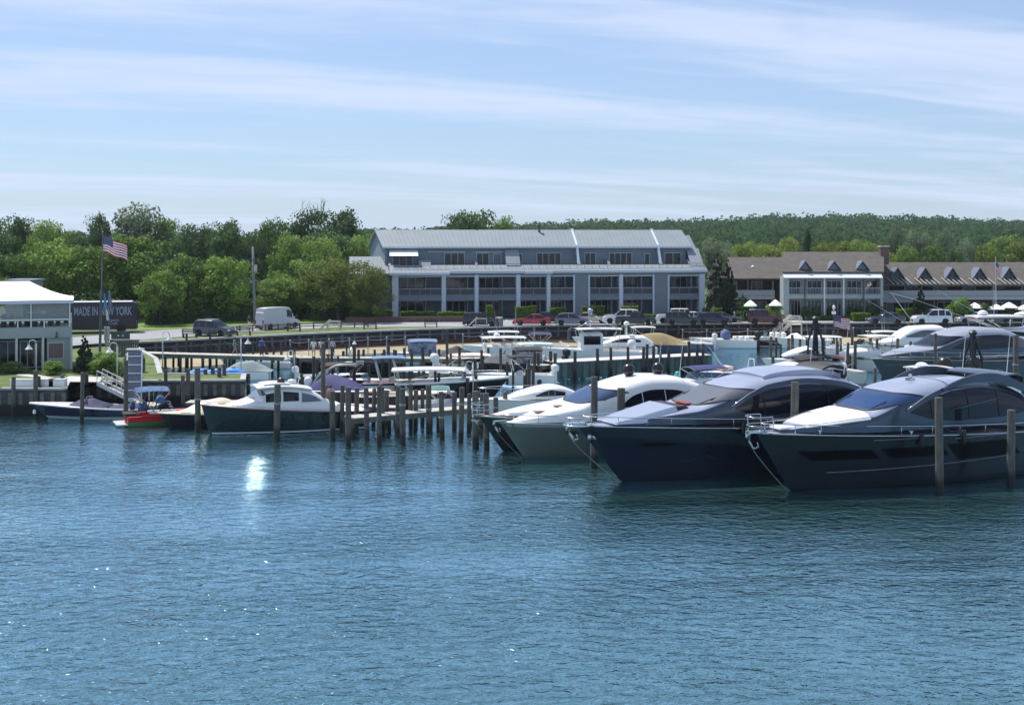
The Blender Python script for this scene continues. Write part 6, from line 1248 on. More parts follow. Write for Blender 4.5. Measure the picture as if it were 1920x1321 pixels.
# boats whose roofs show over the nearest yachts
r, h = craft('white boat with radome and black domes, seen over the roof of the slate yacht', 'b', 1668, 768, 204, 10.5, 3.2, 1.95, 1.4, M_gel, M_gel, uc=.5, name='fishing_boat'); f_console(r, -3.6, .9, M_gel, 1.1); f_top(r, -5.2, -2.4, 1.3, 1.8, 3.05, M_gel, True); a = MB(); a.lathe([(.42, 0), (.46, .12), (.25, .26), (0, .3)], (-3.0, .1, 3.2), 14); a.box(-3.4, -2.6, -.35, .35, 3.08, 3.2); a.build('radome', M_gel, r, smooth=40)
for x, m_ in ((-2.2, M_cush), (-5.6, M_cush), (-6.4, M_steel)): a = MB(); a.lathe([(.25, 0), (.38, .3), (.3, .8), (0, 1.05)], (x, -.4, 1.7), 10); a.build('gear_bag', m_, r, smooth=True)
dome(r, -5.9, -.6, 2.75, .58); dome(r, -8.3, .0, 2.75, .58); tower(r, -8.2, 0, 1.4, 4.1, 1.2)
r, h = craft('white boat with steel stern rails, over the right part of the slate yacht roof', 'b', 1752, 762, 204, 9, 3.2, 2.1, 1.9, M_gel, M_gel, name='cruiser'); rail_(r, 'stern_rail', [h.rail(u, -1, .1, .02) for u in (.6, .5, .4, .3, .2, .1, .0)], .45, .9, .022)
r, h = craft('white boat with black soft top and black frame tower, behind the navy yacht', 'b', 1425, 726, 200, 11, 3.3, 1.6, 1.2, M_gel, M_gel, uc=.4, name='sport_boat'); f_top(r, -7.6, -3.2, 1.35, 1.7, 2.35, M_bblk, False, crown=.35); f_cabin(r, [(-1.5, .8, 1.7, 1.9), (-3.0, 1.3, 1.6, 2.1), (-5, 1.35, 1.5, 2.3), (-8, 1.3, 1.4, 2.0)]); tower(r, -5.6, 0, 1.5, 4.3, 1.15); dome(r, -8.0, -.4, 1.4, .5)
r, h = craft('white-hulled boat with a dark maroon bimini, just above the hardtop of the navy yacht', 'b', 1484, 722, 200, 8, 2.8, 1.4, 1.05, M_gel, M_gel, uc=.5, name='sport_boat'); f_bimini(r, -5, -3, 1.1, 1.4, 2.5, mat('maroon_canvas', (.16, .02, .03), .7)); f_shield(r, -2.5, 1.0, 1.5, .6)
r, h = craft('boat with royal blue bimini squeezed between the white-topped and the navy yacht', 'b', 1262, 742, 203, 7.6, 2.7, 1.4, 1.1, M_gel, M_gel, uc=.5, name='sport_boat'); f_bimini(r, -4.6, -1.4, 1.15, 1.2, 2.35, M_blue); f_shield(r, -1.9, 1.0, 1.35, .5)
a = MB(); a.lathe([(.18, 0), (.3, .2), (.2, .5), (0, .6)], (-.6, -.3, 1.4), 8); a.build('teal_bag', mat('teal_bag', (.05, .35, .33), .6), r)
r, h = craft('small boat with hoop rail and white seat, above the windshield of the navy yacht', 'b', 1330, 728, 203, 7, 2.6, 1.5, 1.2, mat('blue_grey_hull', (.08, .12, .22), .25, coat=.4), M_gel, uc=.6, name='sport_boat'); f_arch(r, -4.2, .5, 1.3, 2.4, M_gel, -.1, .07, 'hoop_rail'); a = MB(); a.rbox((-1.6, -.2, 1.55), (1.2, 1.2, .3)); a.build('white_seat', mat('peach_cushion', (.8, .55, .45), .6), r, bevel=.06); f_rods(r, [((-2.0, -.6, 1.5), (1.2, -.4, 5.2)), ((-1.6, .6, 1.5), (2.2, .4, 4.6))], 3, .015)
# sport-fisher far right
r, h = craft('white sport fisher with red-edged hardtop and outriggers, at the right edge', 'b', 1768, 672, 187, 15.5, 4.4, 2.5, 1.6, M_gel, M_gel, name='sport_fisher'); f_cabin(r, [(-3.0, .9, 2.2, 2.4), (-4.5, 1.5, 2.1, 3.0), (-6.0, 1.7, 2.0, 3.2), (-9.5, 1.7, 1.9, 3.3), (-10.5, 1.6, 1.8, 2.2)], win=(-4.4, -9.6, 2.45, 2.95)); f_top(r, -8.6, -3.2, 1.5, 2.6, 4.55, M_gel, True, th=.18); a = MB(); a.box(-8.6, -3.2, -1.52, 1.52, 4.30, 4.40); a.build('red_edge', M_stripe, r)
f_rods(r, [((-6.5, -1.6, 3.2), (1.8, -3.0, 6.2)), ((-7.4, -1.6, 3.2), (-1.0, -3.4, 7.2)), ((-8.2, 1.6, 3.2), (-12, 3, 7.5)), ((-5, 1.5, 4.5), (-5, 1.5, 8.0)), ((-9, .5, 3.2), (-8.8, .5, 6.2))], 3, .045); a = MB(); a.lathe([(.5, 0), (.55, .2), (.3, .42), (0, .5)], (-4.4, .2, 4.7), 14); a.build('radome', M_gel, r, smooth=True); a = MB(); a.tube([(-13.5, -1.8, 4.3), (-7.8, -1.8, 4.55)], .11, 6); a.tube([(-13.3, -1.8, 4.3), (-12.9, -1.8, 1.6)], .08, 6); a.build('canopy_frame', M_rail, r)
dome(r, -.6, -.3, 2.5, .5); dome(r, -2.3, -.2, 2.5, .55)
r, h = craft('white centre console at the right edge, before the sport fisher', 'b', 1862, 694, 188, 9, 3, 1.5, 1.2, M_gel, M_gel, uc=.5, name='centre_console'); f_top(r, -6, -2.6, 1.2, 1.2, 2.9, M_gel, True); f_console(r, -4, .4)
# -- small boats by the beach pier, jet skis --
for k, (px, py, l_) in enumerate(((422, 684, 'small white skiff on the sand behind the lamp post with the hooked arm'), (536, 686, 'white open skiff with a chest, left under the wooden pier'), (470, 690, 'half-hidden white skiff under the wooden pier, right of the lamp post'))):
    r, h = craft(l_, 'b', px, py, 182, 4.6, 1.9, .75, .6, M_gel, M_gel, uc=.8, name='skiff', sole=.2, group='skiffs by the wooden pier'); f_out(r, 1, -h.Lw, .6, M_blk, .7); a = MB(); a.box(-2.6, -2.2, -.8, .8, .42, .5); a.build('thwart', M_teak, r)
r, h = craft('small boat under a pale grey rounded cover, left of the second lamp post', 'b', 412, 712, 183, 5.2, 2.0, .9, .8, M_gel, M_gel, uc=.6, name='covered_boat'); f_cover(r, h, -4.8, -.4, .9, mat('pale_grey_cover', (.22, .27, .28), .8), .5)
def jetski(label, px, D):
    r = thing('jet_ski', label, 'jet ski', V(((px-960)/F*D, D, .95)), rad(188), 'covered jet skis behind the lawn'); h = Hull(3.1, 1.15, .5, .45, .35, .1); hull_parts(r, h, mat('jetski_blue_hull', (.02, .12, .5), .3, coat=.5), mat('faded_blue_canvas', (.10, .17, .30), .75), nu=16)
    a = MB(); a.grid(lambda u, v: (lerp(-2.7, .1, u), v*.5*(1-.3*u), .45+(.55*sin(pi*u**.8)+.1)*(1-v*v)), 16, 8, 0, 1, -1, 1); a.build('blue_cover', mat('azure_cover', (.03, .25, .85), .55), r, smooth=True); a = MB(); a.box(-2.9, .3, -.7, .7, -.9, -.02); a.build('float_cradle', M_gel, r); return r
for px, l_ in ((343, 'leftmost covered jet ski, azure blue, beyond the lawn strip'), (374, 'middle covered jet ski, azure blue, beyond the lawn strip'), (402, 'rightmost covered jet ski, azure blue, beyond the lawn strip')): jetski(l_, px, 107)
# more small craft crowding the middle basin
r, h = craft('white boat with a dark tent-like cover, between the blue-canopied boat and the slate-covered boat', 'b', 800, 690, 186, 6.5, 2.4, 1.0, .8, M_black, M_gel, uc=.5, name='covered_boat'); f_cover(r, h, -5.8, -.8, .9, M_bblk, .4)
r, h = craft('grey open boat with steel rods, in front of the peach-topped boat', 'b', 760, 716, 187, 6.8, 2.4, 1.0, .8, M_silver, M_gel, uc=.55, name='open_boat'); f_console(r, -3.2, .3); f_rods(r, [((-3, .5, 1), (-6.5, .8, 3.4)), ((-3.6, -.5, 1), (-2.5, -.8, 3.6)), ((-4.2, .2, 1), (-3.8, .4, 3.5))], 2, .02); f_out(r, 1, -h.Lw, .8, M_gel, 1.0)
r, h = craft('white sport boat with dark T-top, before the white hardtop fishing boat', 'b', 905, 722, 188, 7, 2.5, 1.1, .9, M_gel, M_gel, uc=.55, name='centre_console'); f_console(r, -3.2, .3); f_top(r, -4.4, -2.2, 1.0, 1.1, 2.5, M_bblk, True); f_out(r, 2, -h.Lw, .85, M_gel, 1.0)
r, h = craft('maroon-hulled boat with cream foredeck, before the long white hardtop boat', 's', 670, 764, 4, 7.4, 2.5, 1.2, 1.0, M_maroon, M_cream, uc=.5, rub=(M_gel, .06), name='sport_boat'); f_shield(r, -2.8, .95, 1.1, .5)
r, h = craft('dark blue boat with white seats, left of the long white hardtop boat', 's', 560, 722, 6, 6.4, 2.4, 1.0, .85, M_navy, M_gel, uc=.55, name='sport_boat'); f_shield(r, -2.4, .9, .95, .5); f_out(r, 1, -h.Lw, .8, M_gel, 1.0)
r, h = craft('white boat with navy canvas and steel hoop, behind the teal-topped boat', 'b', 955, 664, 184, 7.5, 2.6, 1.2, .95, M_gel, M_gel, uc=.5, name='sport_boat'); f_bimini(r, -4.6, -2.2, 1.1, 1.1, 2.4, mat('navy_canvas', (.022, .022, .075), .8)); f_shield(r, -2.2, 1.0, 1.1, .5)
r, h = craft('white boat with cream hardtop on the sand side, behind the white hardtop fishing boat', 'b', 880, 668, 183, 8.0, 2.7, 1.3, 1.0, M_gel, M_gel, uc=.5, name='fishing_boat'); f_top(r, -5.4, -2.0, 1.2, 1.2, 2.7, M_gel, True); f_console(r, -3.6, .4); f_rods(r, [((-3, 1.1, 2.7), (-2.6, 1.2, 5.6)), ((-5, -1.1, 2.7), (-5.2, -1.2, 5.2))], 2)
r, h = craft('white centre console with radome, over the right end of the tan-covered boat', 'b', 1150, 655, 182, 7.6, 2.6, 1.2, .95, M_gel, M_gel, uc=.5, name='centre_console'); f_console(r, -3.4, .4); f_top(r, -4.8, -2.0, 1.1, 1.1, 2.6, M_gel, True)
r, h = craft('white open boat with black outboards, left of the far dark yacht bow', 'b', 1500, 668, 186, 7.4, 2.6, 1.1, .9, M_gel, M_gel, uc=.55, name='open_boat'); f_console(r, -3.6, .3); f_out(r, 2, -h.Lw, .85, M_blk, 1.1)
r, h = craft('white boat with light hardtop, between the two white fishing boats of the right basin', 'b', 1590, 668, 186, 8, 2.7, 1.2, .95, M_gel, M_gel, uc=.5, name='fishing_boat'); f_top(r, -5.4, -2.4, 1.15, 1.1, 2.7, M_gel, True); f_console(r, -3.8, .35); f_rods(r, [((-3.5, 1, 2.7), (-3.2, 1.2, 5.4)), ((-4.5, -1, 2.7), (-4.6, -1.2, 5.0))], 2)
# ================= docks, piles, quay furniture =================
PG = {}
def pile(px, yt, yb, w=.31, label=None, grp='piles', cap=False, D=None, lean=0.0, m=None):
    p = at(px, yb, 0) if D is None else V(((px-960)/F*D, D, 0)); ht = H-(yt-YH)*p.y/F
    ww = round(w*R.uniform(.93, 1.08), 3); a = MB(); j = [R.uniform(-.012, .012) for _ in range(6)]
    a.lathe([(ww/2*(1+j[0]), -1.6), (ww/2*(1+j[1]), -.4), (ww/2*1.02, .3), (ww/2*(1+j[2]), ht*.55), (ww/2*(.98+j[3]), ht-.05), (ww/2*.93, ht)], n=10)
    r = a.build('mooring_pile', m or (M_pile if w > .295 else mat('dark_pile_wood', (.030, .028, .025), .85, col2=(.075, .07, .062), vs=2.2, stretch=(3, 3, .6), wet=True)), smooth=50); r.location = p; r.rotation_euler = (R.uniform(-.022, .022), lean+R.uniform(-.022, .022), R.uniform(0, 6))
    if cap:
        c = MB(); c.lathe([(ww/2+.03, 0), (ww/2+.03, .04), (0, .30)], (0, 0, ht), 10); c.build('pile_cap', M_gel, r)
    if w > .33 and R.random() < .6:
        c = MB(); zz_ = ht*R.uniform(.45, .7)
        for q in range(3): c.tube([(cos(t)*(ww/2+.012), sin(t)*(ww/2+.012), zz_+q*.045) for t in [2*pi*i/10 for i in range(10)]], .022, 4, closed=True)
        c.build('rope_wrap', M_rope, r)
    tag(r, label or 'weathered wooden pile in the '+grp, 'pile', None if label else 'weathered piles in the '+grp)
    return r
# big single piles of the foreground
for px, yt, yb, w, l_ in ((24, 706, 779, .3, 'pile at the left edge against the restaurant bulkhead'), (67, 694, 777, .34, 'thick pile under the left lamp post'), (73.5, 705, 775, .28, 'shorter pile leaning on the one under the left lamp post'), (116, 702, 772, .3, 'pile at the corner of the restaurant bulkhead, right end of the white chests'),
    (153.5, 698, 791, .3, 'pile before the middle of the navy bow-rider'), (163, 700, 768, .28, 'pile behind the navy bow-rider, left of the gangway'), (236, 675, 790, .33, 'tall pile between the gangway and the tall white ladder rack'), (216, 699, 765, .26, 'short pile beside the gangway top'),
    (311, 694, 762, .28, 'pile right of the tall white ladder rack'), (344, 703, 775, .3, 'pile right of the red boat canopy'), (353.5, 691, 762, .3, 'pile behind the one right of the red boat canopy'), (371, 689, 809, .36, 'tall pile before the cream-decked launch'),
    (519, 720, 823, .42, 'thick pile before the middle of the dark green motor boat'), (605, 643, 806, .30, 'tall slim pile with pale tip behind the stern of the dark green motor boat'), (611, 721, 800, .3, 'short pile touching the tall slim pile'), (624, 733, 823, .34, 'pile at the quarter of the dark green motor boat'),
    (653, 726, 836, .36, 'pile at the left end of the finger pier'), (688, 727, 825, .36, 'second pile of the finger pier from the left'), (746.5, 724, 819, .36, 'left pile of the close pair at the finger pier'), (755.5, 728, 833, .38, 'right pile of the close pair at the finger pier, longest in the water'),
    (804, 722, 812, .34, 'pile right of the close pair on the finger pier'), (829, 734, 824, .34, 'pile before the stripes of the small express boat'), (864, 726, 828, .34, 'pile before the lilac windshield of the express boat'), (892, 733, 840, .42, 'thick pile at the right end of the finger pier'), (902.5, 737, 815, .3, 'thin pile hidden half behind the thick one'), (912.5, 737, 845, .34, 'pile just left of the black-hulled bow'),
    (1113, 706, 876, .42, 'tall pile before the white-topped yacht'), (1762, 745, 925, .42, 'thick pale pile before the slate yacht'), (1895, 768, 911, .42, 'thick pile at the stern of the slate yacht, right edge'), (1488, 716, 903, .42, 'pile between the navy and the slate yacht'), (1162, 727, 872, .44, 'pile between the white-topped and the navy yacht'), (1904, 628, 738, .42, 'tall pile at the right edge before the far dark yacht')):
    pile(px, yt, yb, w, l_)
for px, yt, yb in ((711, 724, 836), (718, 725, 812), (726, 731, 806), (713, 720, 800), (770, 720, 806), (779, 731, 806), (700, 728, 800), (792, 729, 800), (852, 735, 808), (879, 738, 812), (668, 727, 812), (641, 722, 808)): pile(px, yt, yb, .3, grp='second row behind the finger pier')
for px, yt, yb in ((398, 688, 745), (411, 688, 752), (420, 683, 748), (437, 688, 735), (386, 692, 745), (466, 700, 745)): pile(px, yt, yb, .34, grp='cluster at the end of the lawn strip')
for px, yt, yb, c in ((664, 645, 742, 1), (794, 650, 728, 0), (839, 618, 705, 0), (861, 651, 715, 0), (939, 653, 720, 0), (758, 652, 700, 0), (729, 648, 700, 0), (721, 655, 700, 0), (681, 655, 690, 0), (703, 655, 688, 0), (742, 656, 690, 0), (807, 655, 690, 0), (552, 655, 712, 0), (565, 700, 745, 0), (588, 668, 735, 0), (596, 672, 742, 0), (870, 690, 745, 0), (992, 690, 745, 0)): pile(px, yt, yb, .27, grp='middle of the basin', cap=bool(c))
for px, yt, yb in ((1445, 631, 690), (1478, 634, 692), (1486, 627, 680), (1500, 635, 690), (1526, 624, 668), (1545, 640, 690), (1570, 639, 700), (1589, 642, 700), (1603, 639, 700), (1632, 619, 668), (1644, 635, 680), (1664, 617, 660), (1682, 634, 690), (1754, 625, 735), (1708, 640, 690), (1564, 620, 662), (1598, 617, 655), (1450, 668, 705), (1640, 690, 745), (1703, 688, 750)): pile(px, yt, yb, .30, grp='right basin')
for px, yt, yb in ((1070, 735, 775), (1082, 735, 778), (1050, 742, 780), (1022, 738, 775), (1008, 740, 776), (985, 742, 778), (958, 738, 782), (947, 735, 786), (968, 733, 770), (930, 745, 800)): pile(px, yt, yb, .34, grp='slips left of the white-topped yacht')
def pier(name, label, p0, p1, w, z, posts, deckm=None, fas=None, every=2.6, skirt=None, edge=.3, boards=True):
    r = thing(name, label, 'pier', (0, 0, 0)); p0 = V((p0[0], p0[1], 0)); p1 = V((p1[0], p1[1], 0)); d = p1-p0; L = d.length; d.normalize(); n = V((d.y, -d.x, 0))
    a = MB(); k = max(2, int(L/.16)); 
    for i in range(k):
        q0 = p0+d*(L*i/k); q1 = p0+d*(L*(i+1)/k-.012); a.hexa([q0+n*w/2+V((0, 0, z-.05)), q1+n*w/2+V((0, 0, z-.05)), q1-n*w/2+V((0, 0, z-.05)), q0-n*w/2+V((0, 0, z-.05))]+[q+V((0, 0, z)) for q in (q0+n*w/2, q1+n*w/2, q1-n*w/2, q0-n*w/2)])
    a.build('deck', deckm or M_deck, r)
    a = MB()
    for s_ in (-1, 1): a.bar(p0+n*s_*(w/2-.04)+V((0, 0, z-.06-edge/2)), p1+n*s_*(w/2-.04)+V((0, 0, z-.06-edge/2)), .08, edge)
    a.build('side_beam', fas or M_fascia, r)
    k = max(1, int(L/every))
    for i in range(k+1):
        for s_ in (-1, 1):
            if not posts: continue
            q = p0+d*(L*i/k)+n*s_*(w/2-.22); b = MB(); b.tube([q+V((0, 0, -1.4)), q+V((0, 0, z-.07))], .14, 8); b.build('support_pile', M_pile, r, smooth=50)
    if skirt:
        m_, sd = skirt; b = MB(); m_ = [m_, mat('dark_green_board', (.045, .075, .075), .8, var=.3, vs=1.3)]; k = int(L/.24)
        for i in range(k):
            q0 = p0+d*(L*i/k)+n*sd*(w/2+.03); q1 = p0+d*(L*(i+1)/k-.03)+n*sd*(w/2+.03); zz_ = R.uniform(-.02, .1); o = n*sd*(.04+R.uniform(0, .02)); b.m = 1 if i % 3 == 2 or R.random() < .2 else 0; b.hexa([q0+V((0, 0, zz_)), q1+V((0, 0, zz_)), q1+o+V((0, 0, zz_)), q0+o+V((0, 0, zz_)), q0+V((0, 0, z-.08)), q1+V((0, 0, z-.08)), q1+o+V((0, 0, z-.08)), q0+o+V((0, 0, z-.08))])
        b.build('board_skirt', m_, r)
    return r
A = lambda px, py, z: at(px, py, z)
pier('finger_pier', 'narrow finger pier with pale planks, right of the dark green motor boat', A(655, 781, 1.35), A(890, 761, 1.35), 1.5, 1.35, True)
pier('wooden_pier', 'long wooden pier over the beach, left half, crossing behind the lamp posts', A(262, 660, 1.55), A(560, 668, 1.55), 1.8, 1.55, True, every=2.4)
pier('wooden_pier', 'right part of the long wooden pier, among the small boats', A(566, 669, 1.5), A(905, 671, 1.5), 1.6, 1.5, True, every=2.8)
gp_ = pier('green_sided_pier', 'pier with tall green vertical boards down to the water, behind the white-topped yacht', A(1030, 677, 1.6), A(1321, 663, 1.6), 2.4, 1.6, True, skirt=(mat('green_board', (.075, .125, .12), .75, var=.35, vs=1.3, stretch=(1, 1, .3)), 1), deckm=mat('pale_pier_planks', (.55, .53, .5), .8, var=.1, vs=2))
pier('side_pier', 'short dark landing at the left end of the green boarded pier', A(1002, 684, 1.3), A(1030, 681, 1.3), 2.0, 1.3, True)
pier('float_dock', 'pale dock along the lawn bulkhead behind the cream-decked launch', A(352, 752, .7), A(445, 752, .7), 1.6, .7, True, edge=.2)
pier('finger_pier', 'finger pier between the moored sport boats, behind the navy yacht', A(1448, 700, 1.3), A(1560, 694, 1.3), 1.3, 1.3, True)
pier('finger_pier', 'thin pale pier behind the finger pier on the left, with blue-covered boat alongside', A(520, 752, 1.1), A(745, 762, 1.1), 1.2, 1.1, True)
for px, yt, yb in ((1002, 659, 722), (1010, 661, 722), (1033, 658, 712), (1040, 662, 712), (1078, 658, 708), (1121, 653, 706), (1146, 651, 704), (1178, 650, 700), (1206, 650, 700), (1212, 645, 698), (1225, 648, 695), (1238, 648, 695), (1254, 652, 695), (1280, 650, 693), (1293, 640, 690), (1307, 645, 690), (1318, 644, 688)): Dp = F*11.4/((677-(px-1030)/291*14)-YH)-(1.75 if px > 1035 else 0); pile(px, yt, YH+F*H/Dp, .29, grp='green boarded pier')
for k, px in enumerate((325, 335, 349, 359, 380, 395, 406, 421, 430, 440, 458, 475, 489, 500, 513, 527, 545)):
    pile(px, (625 if px == 349 else 620 if px == 395 else 640 if px in (421, 475, 527) else 648), 690-(px % 3), .24, grp='wooden pier over the beach')
rq = random.Random(11)
for k in range(46):
    px = rq.uniform(585, 1000); yb = rq.uniform(688, 752); D = F*H/(yb-YH); hh_ = rq.uniform(1.7, 3.0); pile(px, YH+(H-hh_)*F/D, yb, rq.uniform(.20, .28), grp='middle of the basin')
for k in range(24):
    px = rq.uniform(1450, 1915); yb = rq.uniform(660, 712); D = F*H/(yb-YH); hh_ = rq.uniform(1.8, 3.2); pile(px, YH+(H-hh_)*F/D, yb, rq.uniform(.20, .28), grp='right basin')
# mooring lines
line_('mooring_line', V(((1762-960)/F*65, 65, 3.6)), V(rt.location)+Matrix.Rotation(HD, 3, 'Z') @ V((-9.5, 2.4, 3.0)), .35, .03, 'dark line from the thick pale pile to the slate yacht', m=M_blk)
line_('mooring_line', V(md.location)+Matrix.Rotation(HD, 3, 'Z') @ V((-9.8, 2.3, 4.6)), at(1600, 760, 0)+V((0, 0, 3.3)), .1, .02, 'thin line from the pile between the dark yachts to the right', m=M_rope)
line_('mooring_line', at(116, 740, 0)+V((0, 0, 1.9)), at(100, 775, 0)+V((0, 0, .95)), .15, .025, 'line from the bulkhead corner pile to the navy bow-rider')
# stairs on the sea wall
def stair(px, label, span=2.1, drop=2.0, right=True):
    p = at(px, 617 if px < 700 else 611 if px < 1000 else 606.5, 2.2); r = thing('dock_stair', label, 'stair', (p.x, p.y-.45, Z0)); s_ = 1 if right else -1
    M_wd = mat('stair_wood', (.60, .56, .48), .7, var=.12, vs=3); w = 1.1
    for y in (-w, 0):
        a = MB(); a.bar((0, y, .05), (-s_*span, y, -drop), .06, .24); a.build('stringer', M_wd, r)
        a = MB(); a.bar((s_*.15, y, 1.15), (-s_*span, y, -drop+.95), .14, .16); a.bar((0, y, 1.0), (s_*1.3, y, 1.0), .08, .10)
        for t in (0, .5, 1): a.bar((-s_*span*t, y, -drop*t), (-s_*span*t, y, -drop*t+1.0), .09)
        a.bar((s_*1.3, y, 0), (s_*1.3, y, 1.0), .09); a.build('handrail', M_wd, r)
    a = MB()
    for i in range(8): t = (i+.5)/8; a.box(-s_*span*t-.14, -s_*span*t+.14, -w, 0, -drop*t-.02, -drop*t+.03)
    a.build('treads', M_wd, r); a = MB(); a.box(min(0, s_*1.4), max(0, s_*1.4), -w, .1, -.06, .0); a.build('landing', M_wd, r)
    for x, y in ((0, -w), (s_*1.3, -w)): a = MB(); a.box(x-.08, x+.08, y-.08, y+.08, -2.2, -.06); a.build('leg', M_wd, r)
for px, l_ in ((618, 'wooden stair with pale handrails on the sea wall, leftmost'), (893, 'wooden stair with pale handrails on the sea wall before the dark blue off-roader'), (1170, 'wooden stair with pale handrails on the sea wall before the black pickup'), (1478, 'grey wooden stair on the sea wall, rightmost, left of the middle house')): stair(px, l_)
# posts and ropes along the sea wall foot
mooring = []
for k, (px, yb) in enumerate([(544, 668), (579, 667), (617, 665), (655, 664), (690, 662), (725, 661), (760, 660), (868, 655), (905, 654), (945, 653), (1000, 652), (1280, 645), (1325, 645), (1358, 645), (1402, 644), (1452, 642), (1530, 641), (1600, 640), (1700, 640)]):
    p = at(px, yb, .2); a = MB(); a.tube([(0, 0, -1.3), (0, 0, 1.65)], .05, 6); a.lathe([(.09, 0), (.09, .14), (0, .2)], (0, 0, 1.62), 8); o = a.build('thin_post', mat('grey_post', (.35, .35, .36), .6)); o.location = p; tag(o, 'thin pale-topped post on the beach in the line before the sea wall', 'post', 'thin posts before the sea wall'); mooring.append(p+V((0, 0, 1.55)))
for k in range(len(mooring)-1):
    if (mooring[k+1]-mooring[k]).length < 4.5 or k in (11, 12, 13, 14, 15): line_('rope', mooring[k], mooring[k+1], .12, .022, 'slack rope strung between the thin posts before the sea wall', 'rope', 'ropes between the thin posts')
# lamp posts
def lamp(px, yt, yb, z, label, left=False, hook=True, D=None):
    p = at(px, yb, z) if D is None else V(((px-960)/F*D, D, z)); ht = (H-(yt-YH)*p.y/F)-z; r = thing('lamp_post', label, 'lamp post', p, 0, 'hooked lamp posts of the marina'); s_ = -1 if left else 1
    a = MB(); a.tube([(0, 0, 0), (0, 0, ht-.35)], .055, 8); k = [(0, 0, ht-.35)]+[(s_*(.3-.3*cos(t)), 0, ht-.35+.3*sin(t)) for t in [pi*i/8 for i in range(1, 8)]]+[(s_*.6, 0, ht-.45)]
    a.tube(k, .035, 6); a.build('pole', mat('pale_pole', (.5, .53, .55), .5), r, smooth=True)
    a = MB(); a.lathe([(.30, -.36), (.27, -.30), (.12, -.14), (.07, 0), (.0, .03)], (s_*.6, 0, ht-.45), 12); a.build('lamp_shade', M_gel, r, smooth=40)
    return r
lamp(68, 636, 700, 1.9, 'hooked white lamp post before the restaurant, leftmost', True)
lamp(220, 641, 712, 1.9, 'lamp post with its white shade to the left, right of the flagpole', True)
lamp(305, 620, 690, 1.3, 'lamp post right of the road end, shade towards the right'); lamp(452, 627, 712, .4, 'tall hooked lamp post at the right end of the lawn strip')
lamp(552, 656, 724, .2, 'short hooked lamp post in the middle of the basin, behind the dark green motor boat', True); lamp(887, 676, 742, .3, 'slim pale post before the grey-covered boat', True)
# flagpoles and flags
M_fr, M_fw, M_fb = mat('flag_red', (.42, .02, .035), .8), mat('flag_white', (.72, .72, .74), .8), mat('flag_blue', (.015, .018, .10), .8)
def flag(root, x, z, w, h_, droop=.25, ripple=.1, sgn=1, nm='flag'):
    a = MB(); nx, ny = 26, 26
    def P(u, v): return (x+sgn*w*u*(1-.12*droop), ripple*w*sin(u*7+v*1.5)*(.3+u), z-h_*v-droop*w*u*(.75+.25*u)+.03*w*sin(u*9))
    for i in range(nx):
        for j in range(ny):
            a.m = 2 if (i < nx*.42 and j < 14) else (0 if (j//2) % 2 == 0 else 1); a.add([P(i/nx, j/ny), P((i+1)/nx, j/ny), P((i+1)/nx, (j+1)/ny), P(i/nx, (j+1)/ny)], [(0, 1, 2, 3)])
    a.m = 1
    for r_ in range(9):
        for c_ in range(6 if r_ % 2 == 0 else 5):
            u = (.035+.07*c_+(0 if r_ % 2 == 0 else .035))*.98; v = .03+r_*.057
            for e in (-.006, .006):
                q = [V(P(u+du, v+dv))+V((0, e*(1 if w > 1 else .5)*2, 0)) for du, dv in ((-.011, 0), (0, -.016), (.011, 0), (0, .016))]; a.add(q, [(0, 1, 2, 3)])
    return a.build(nm, [M_fr, M_fw, M_fb], root)
p = at(187, 674, ZL); fp = thing('flagpole', 'tall grey flagpole beside the restaurant with a yardarm', 'flagpole', p); hp = H-(437-YH)*p.y/F-ZL
a = MB(); a.tube([(0, 0, 0), (.15, 0, hp*.55)], .13, 10, r1=.10); a.tube([(.15, 0, hp*.50), (.27, 0, hp)], .07, 8, r1=.04); a.lathe([(.02, 0), (.09, .06), (.09, .12), (0, .18)], (.27, 0, hp), 8); a.build('mast', mat('grey_mast', (.10, .115, .14), .5), fp, smooth=40)
a = MB(); a.tube([(-.6, 0, hp*.52), (.95, 0, hp*.52)], .05, 6); a.tube([(.15, 0, hp*.46), (.9, 0, hp*.52)], .03, 5); a.tube([(.5, .02, 1.0), (.75, .02, hp*.5)], .025, 5); a.build('yardarm', M_rail, fp)
k = p.y/F
fo = thing('us_flag', 'large stars and stripes flag at the top of the tall flagpole', 'flag', (p.x+.24, p.y, ZL)); flag(fo, .06, hp-.25, 2.25, 1.45, .38, .06, nm='cloth')
for x, z, w, h_, m_, l_ in ((.42, hp*.52, .36, 1.25, mat('sky_blue_flag', (.12, .32, .52), .8), 'hanging sky blue flag on the yardarm, left one'), (.85, hp*.545, .42, 1.5, mat('slate_flag', (.10, .13, .22), .8, col2=(.3, .36, .42), vs=2), 'hanging slate blue flag on the yardarm, right one'), (.62, hp*.395, .30, .95, M_fw, 'small hanging white flag under the two blue ones')):
    a = MB(); a.grid(lambda u, v: (w*(u-.5)*(.35+.75*v)+.12*v, .07*sin(u*8+v*2), -h_*v+.12*abs(u-.5)), 10, 12); o = a.build('hanging_flag', m_, smooth=True); o.location = (p.x+x, p.y-.05, ZL+z); tag(o, l_, 'flag')
p = at(1868, 601, Z0); fp2 = thing('flagpole', 'thin pale flagpole before the right wing of the inn', 'flagpole', p); hp = H-(481-YH)*p.y/F-Z0; a = MB(); a.tube([(0, 0, 0), (-.1, 0, hp)], .055, 6, r1=.035); a.build('mast', mat('pale_mast', (.55, .5, .5), .5), fp2)
fo = thing('us_flag', 'stars and stripes flag drooping on the thin flagpole before the inn', 'flag', (p.x-.07, p.y, Z0)); flag(fo, .04, hp-.75, .95, 1.0, .75, .14, nm='cloth')
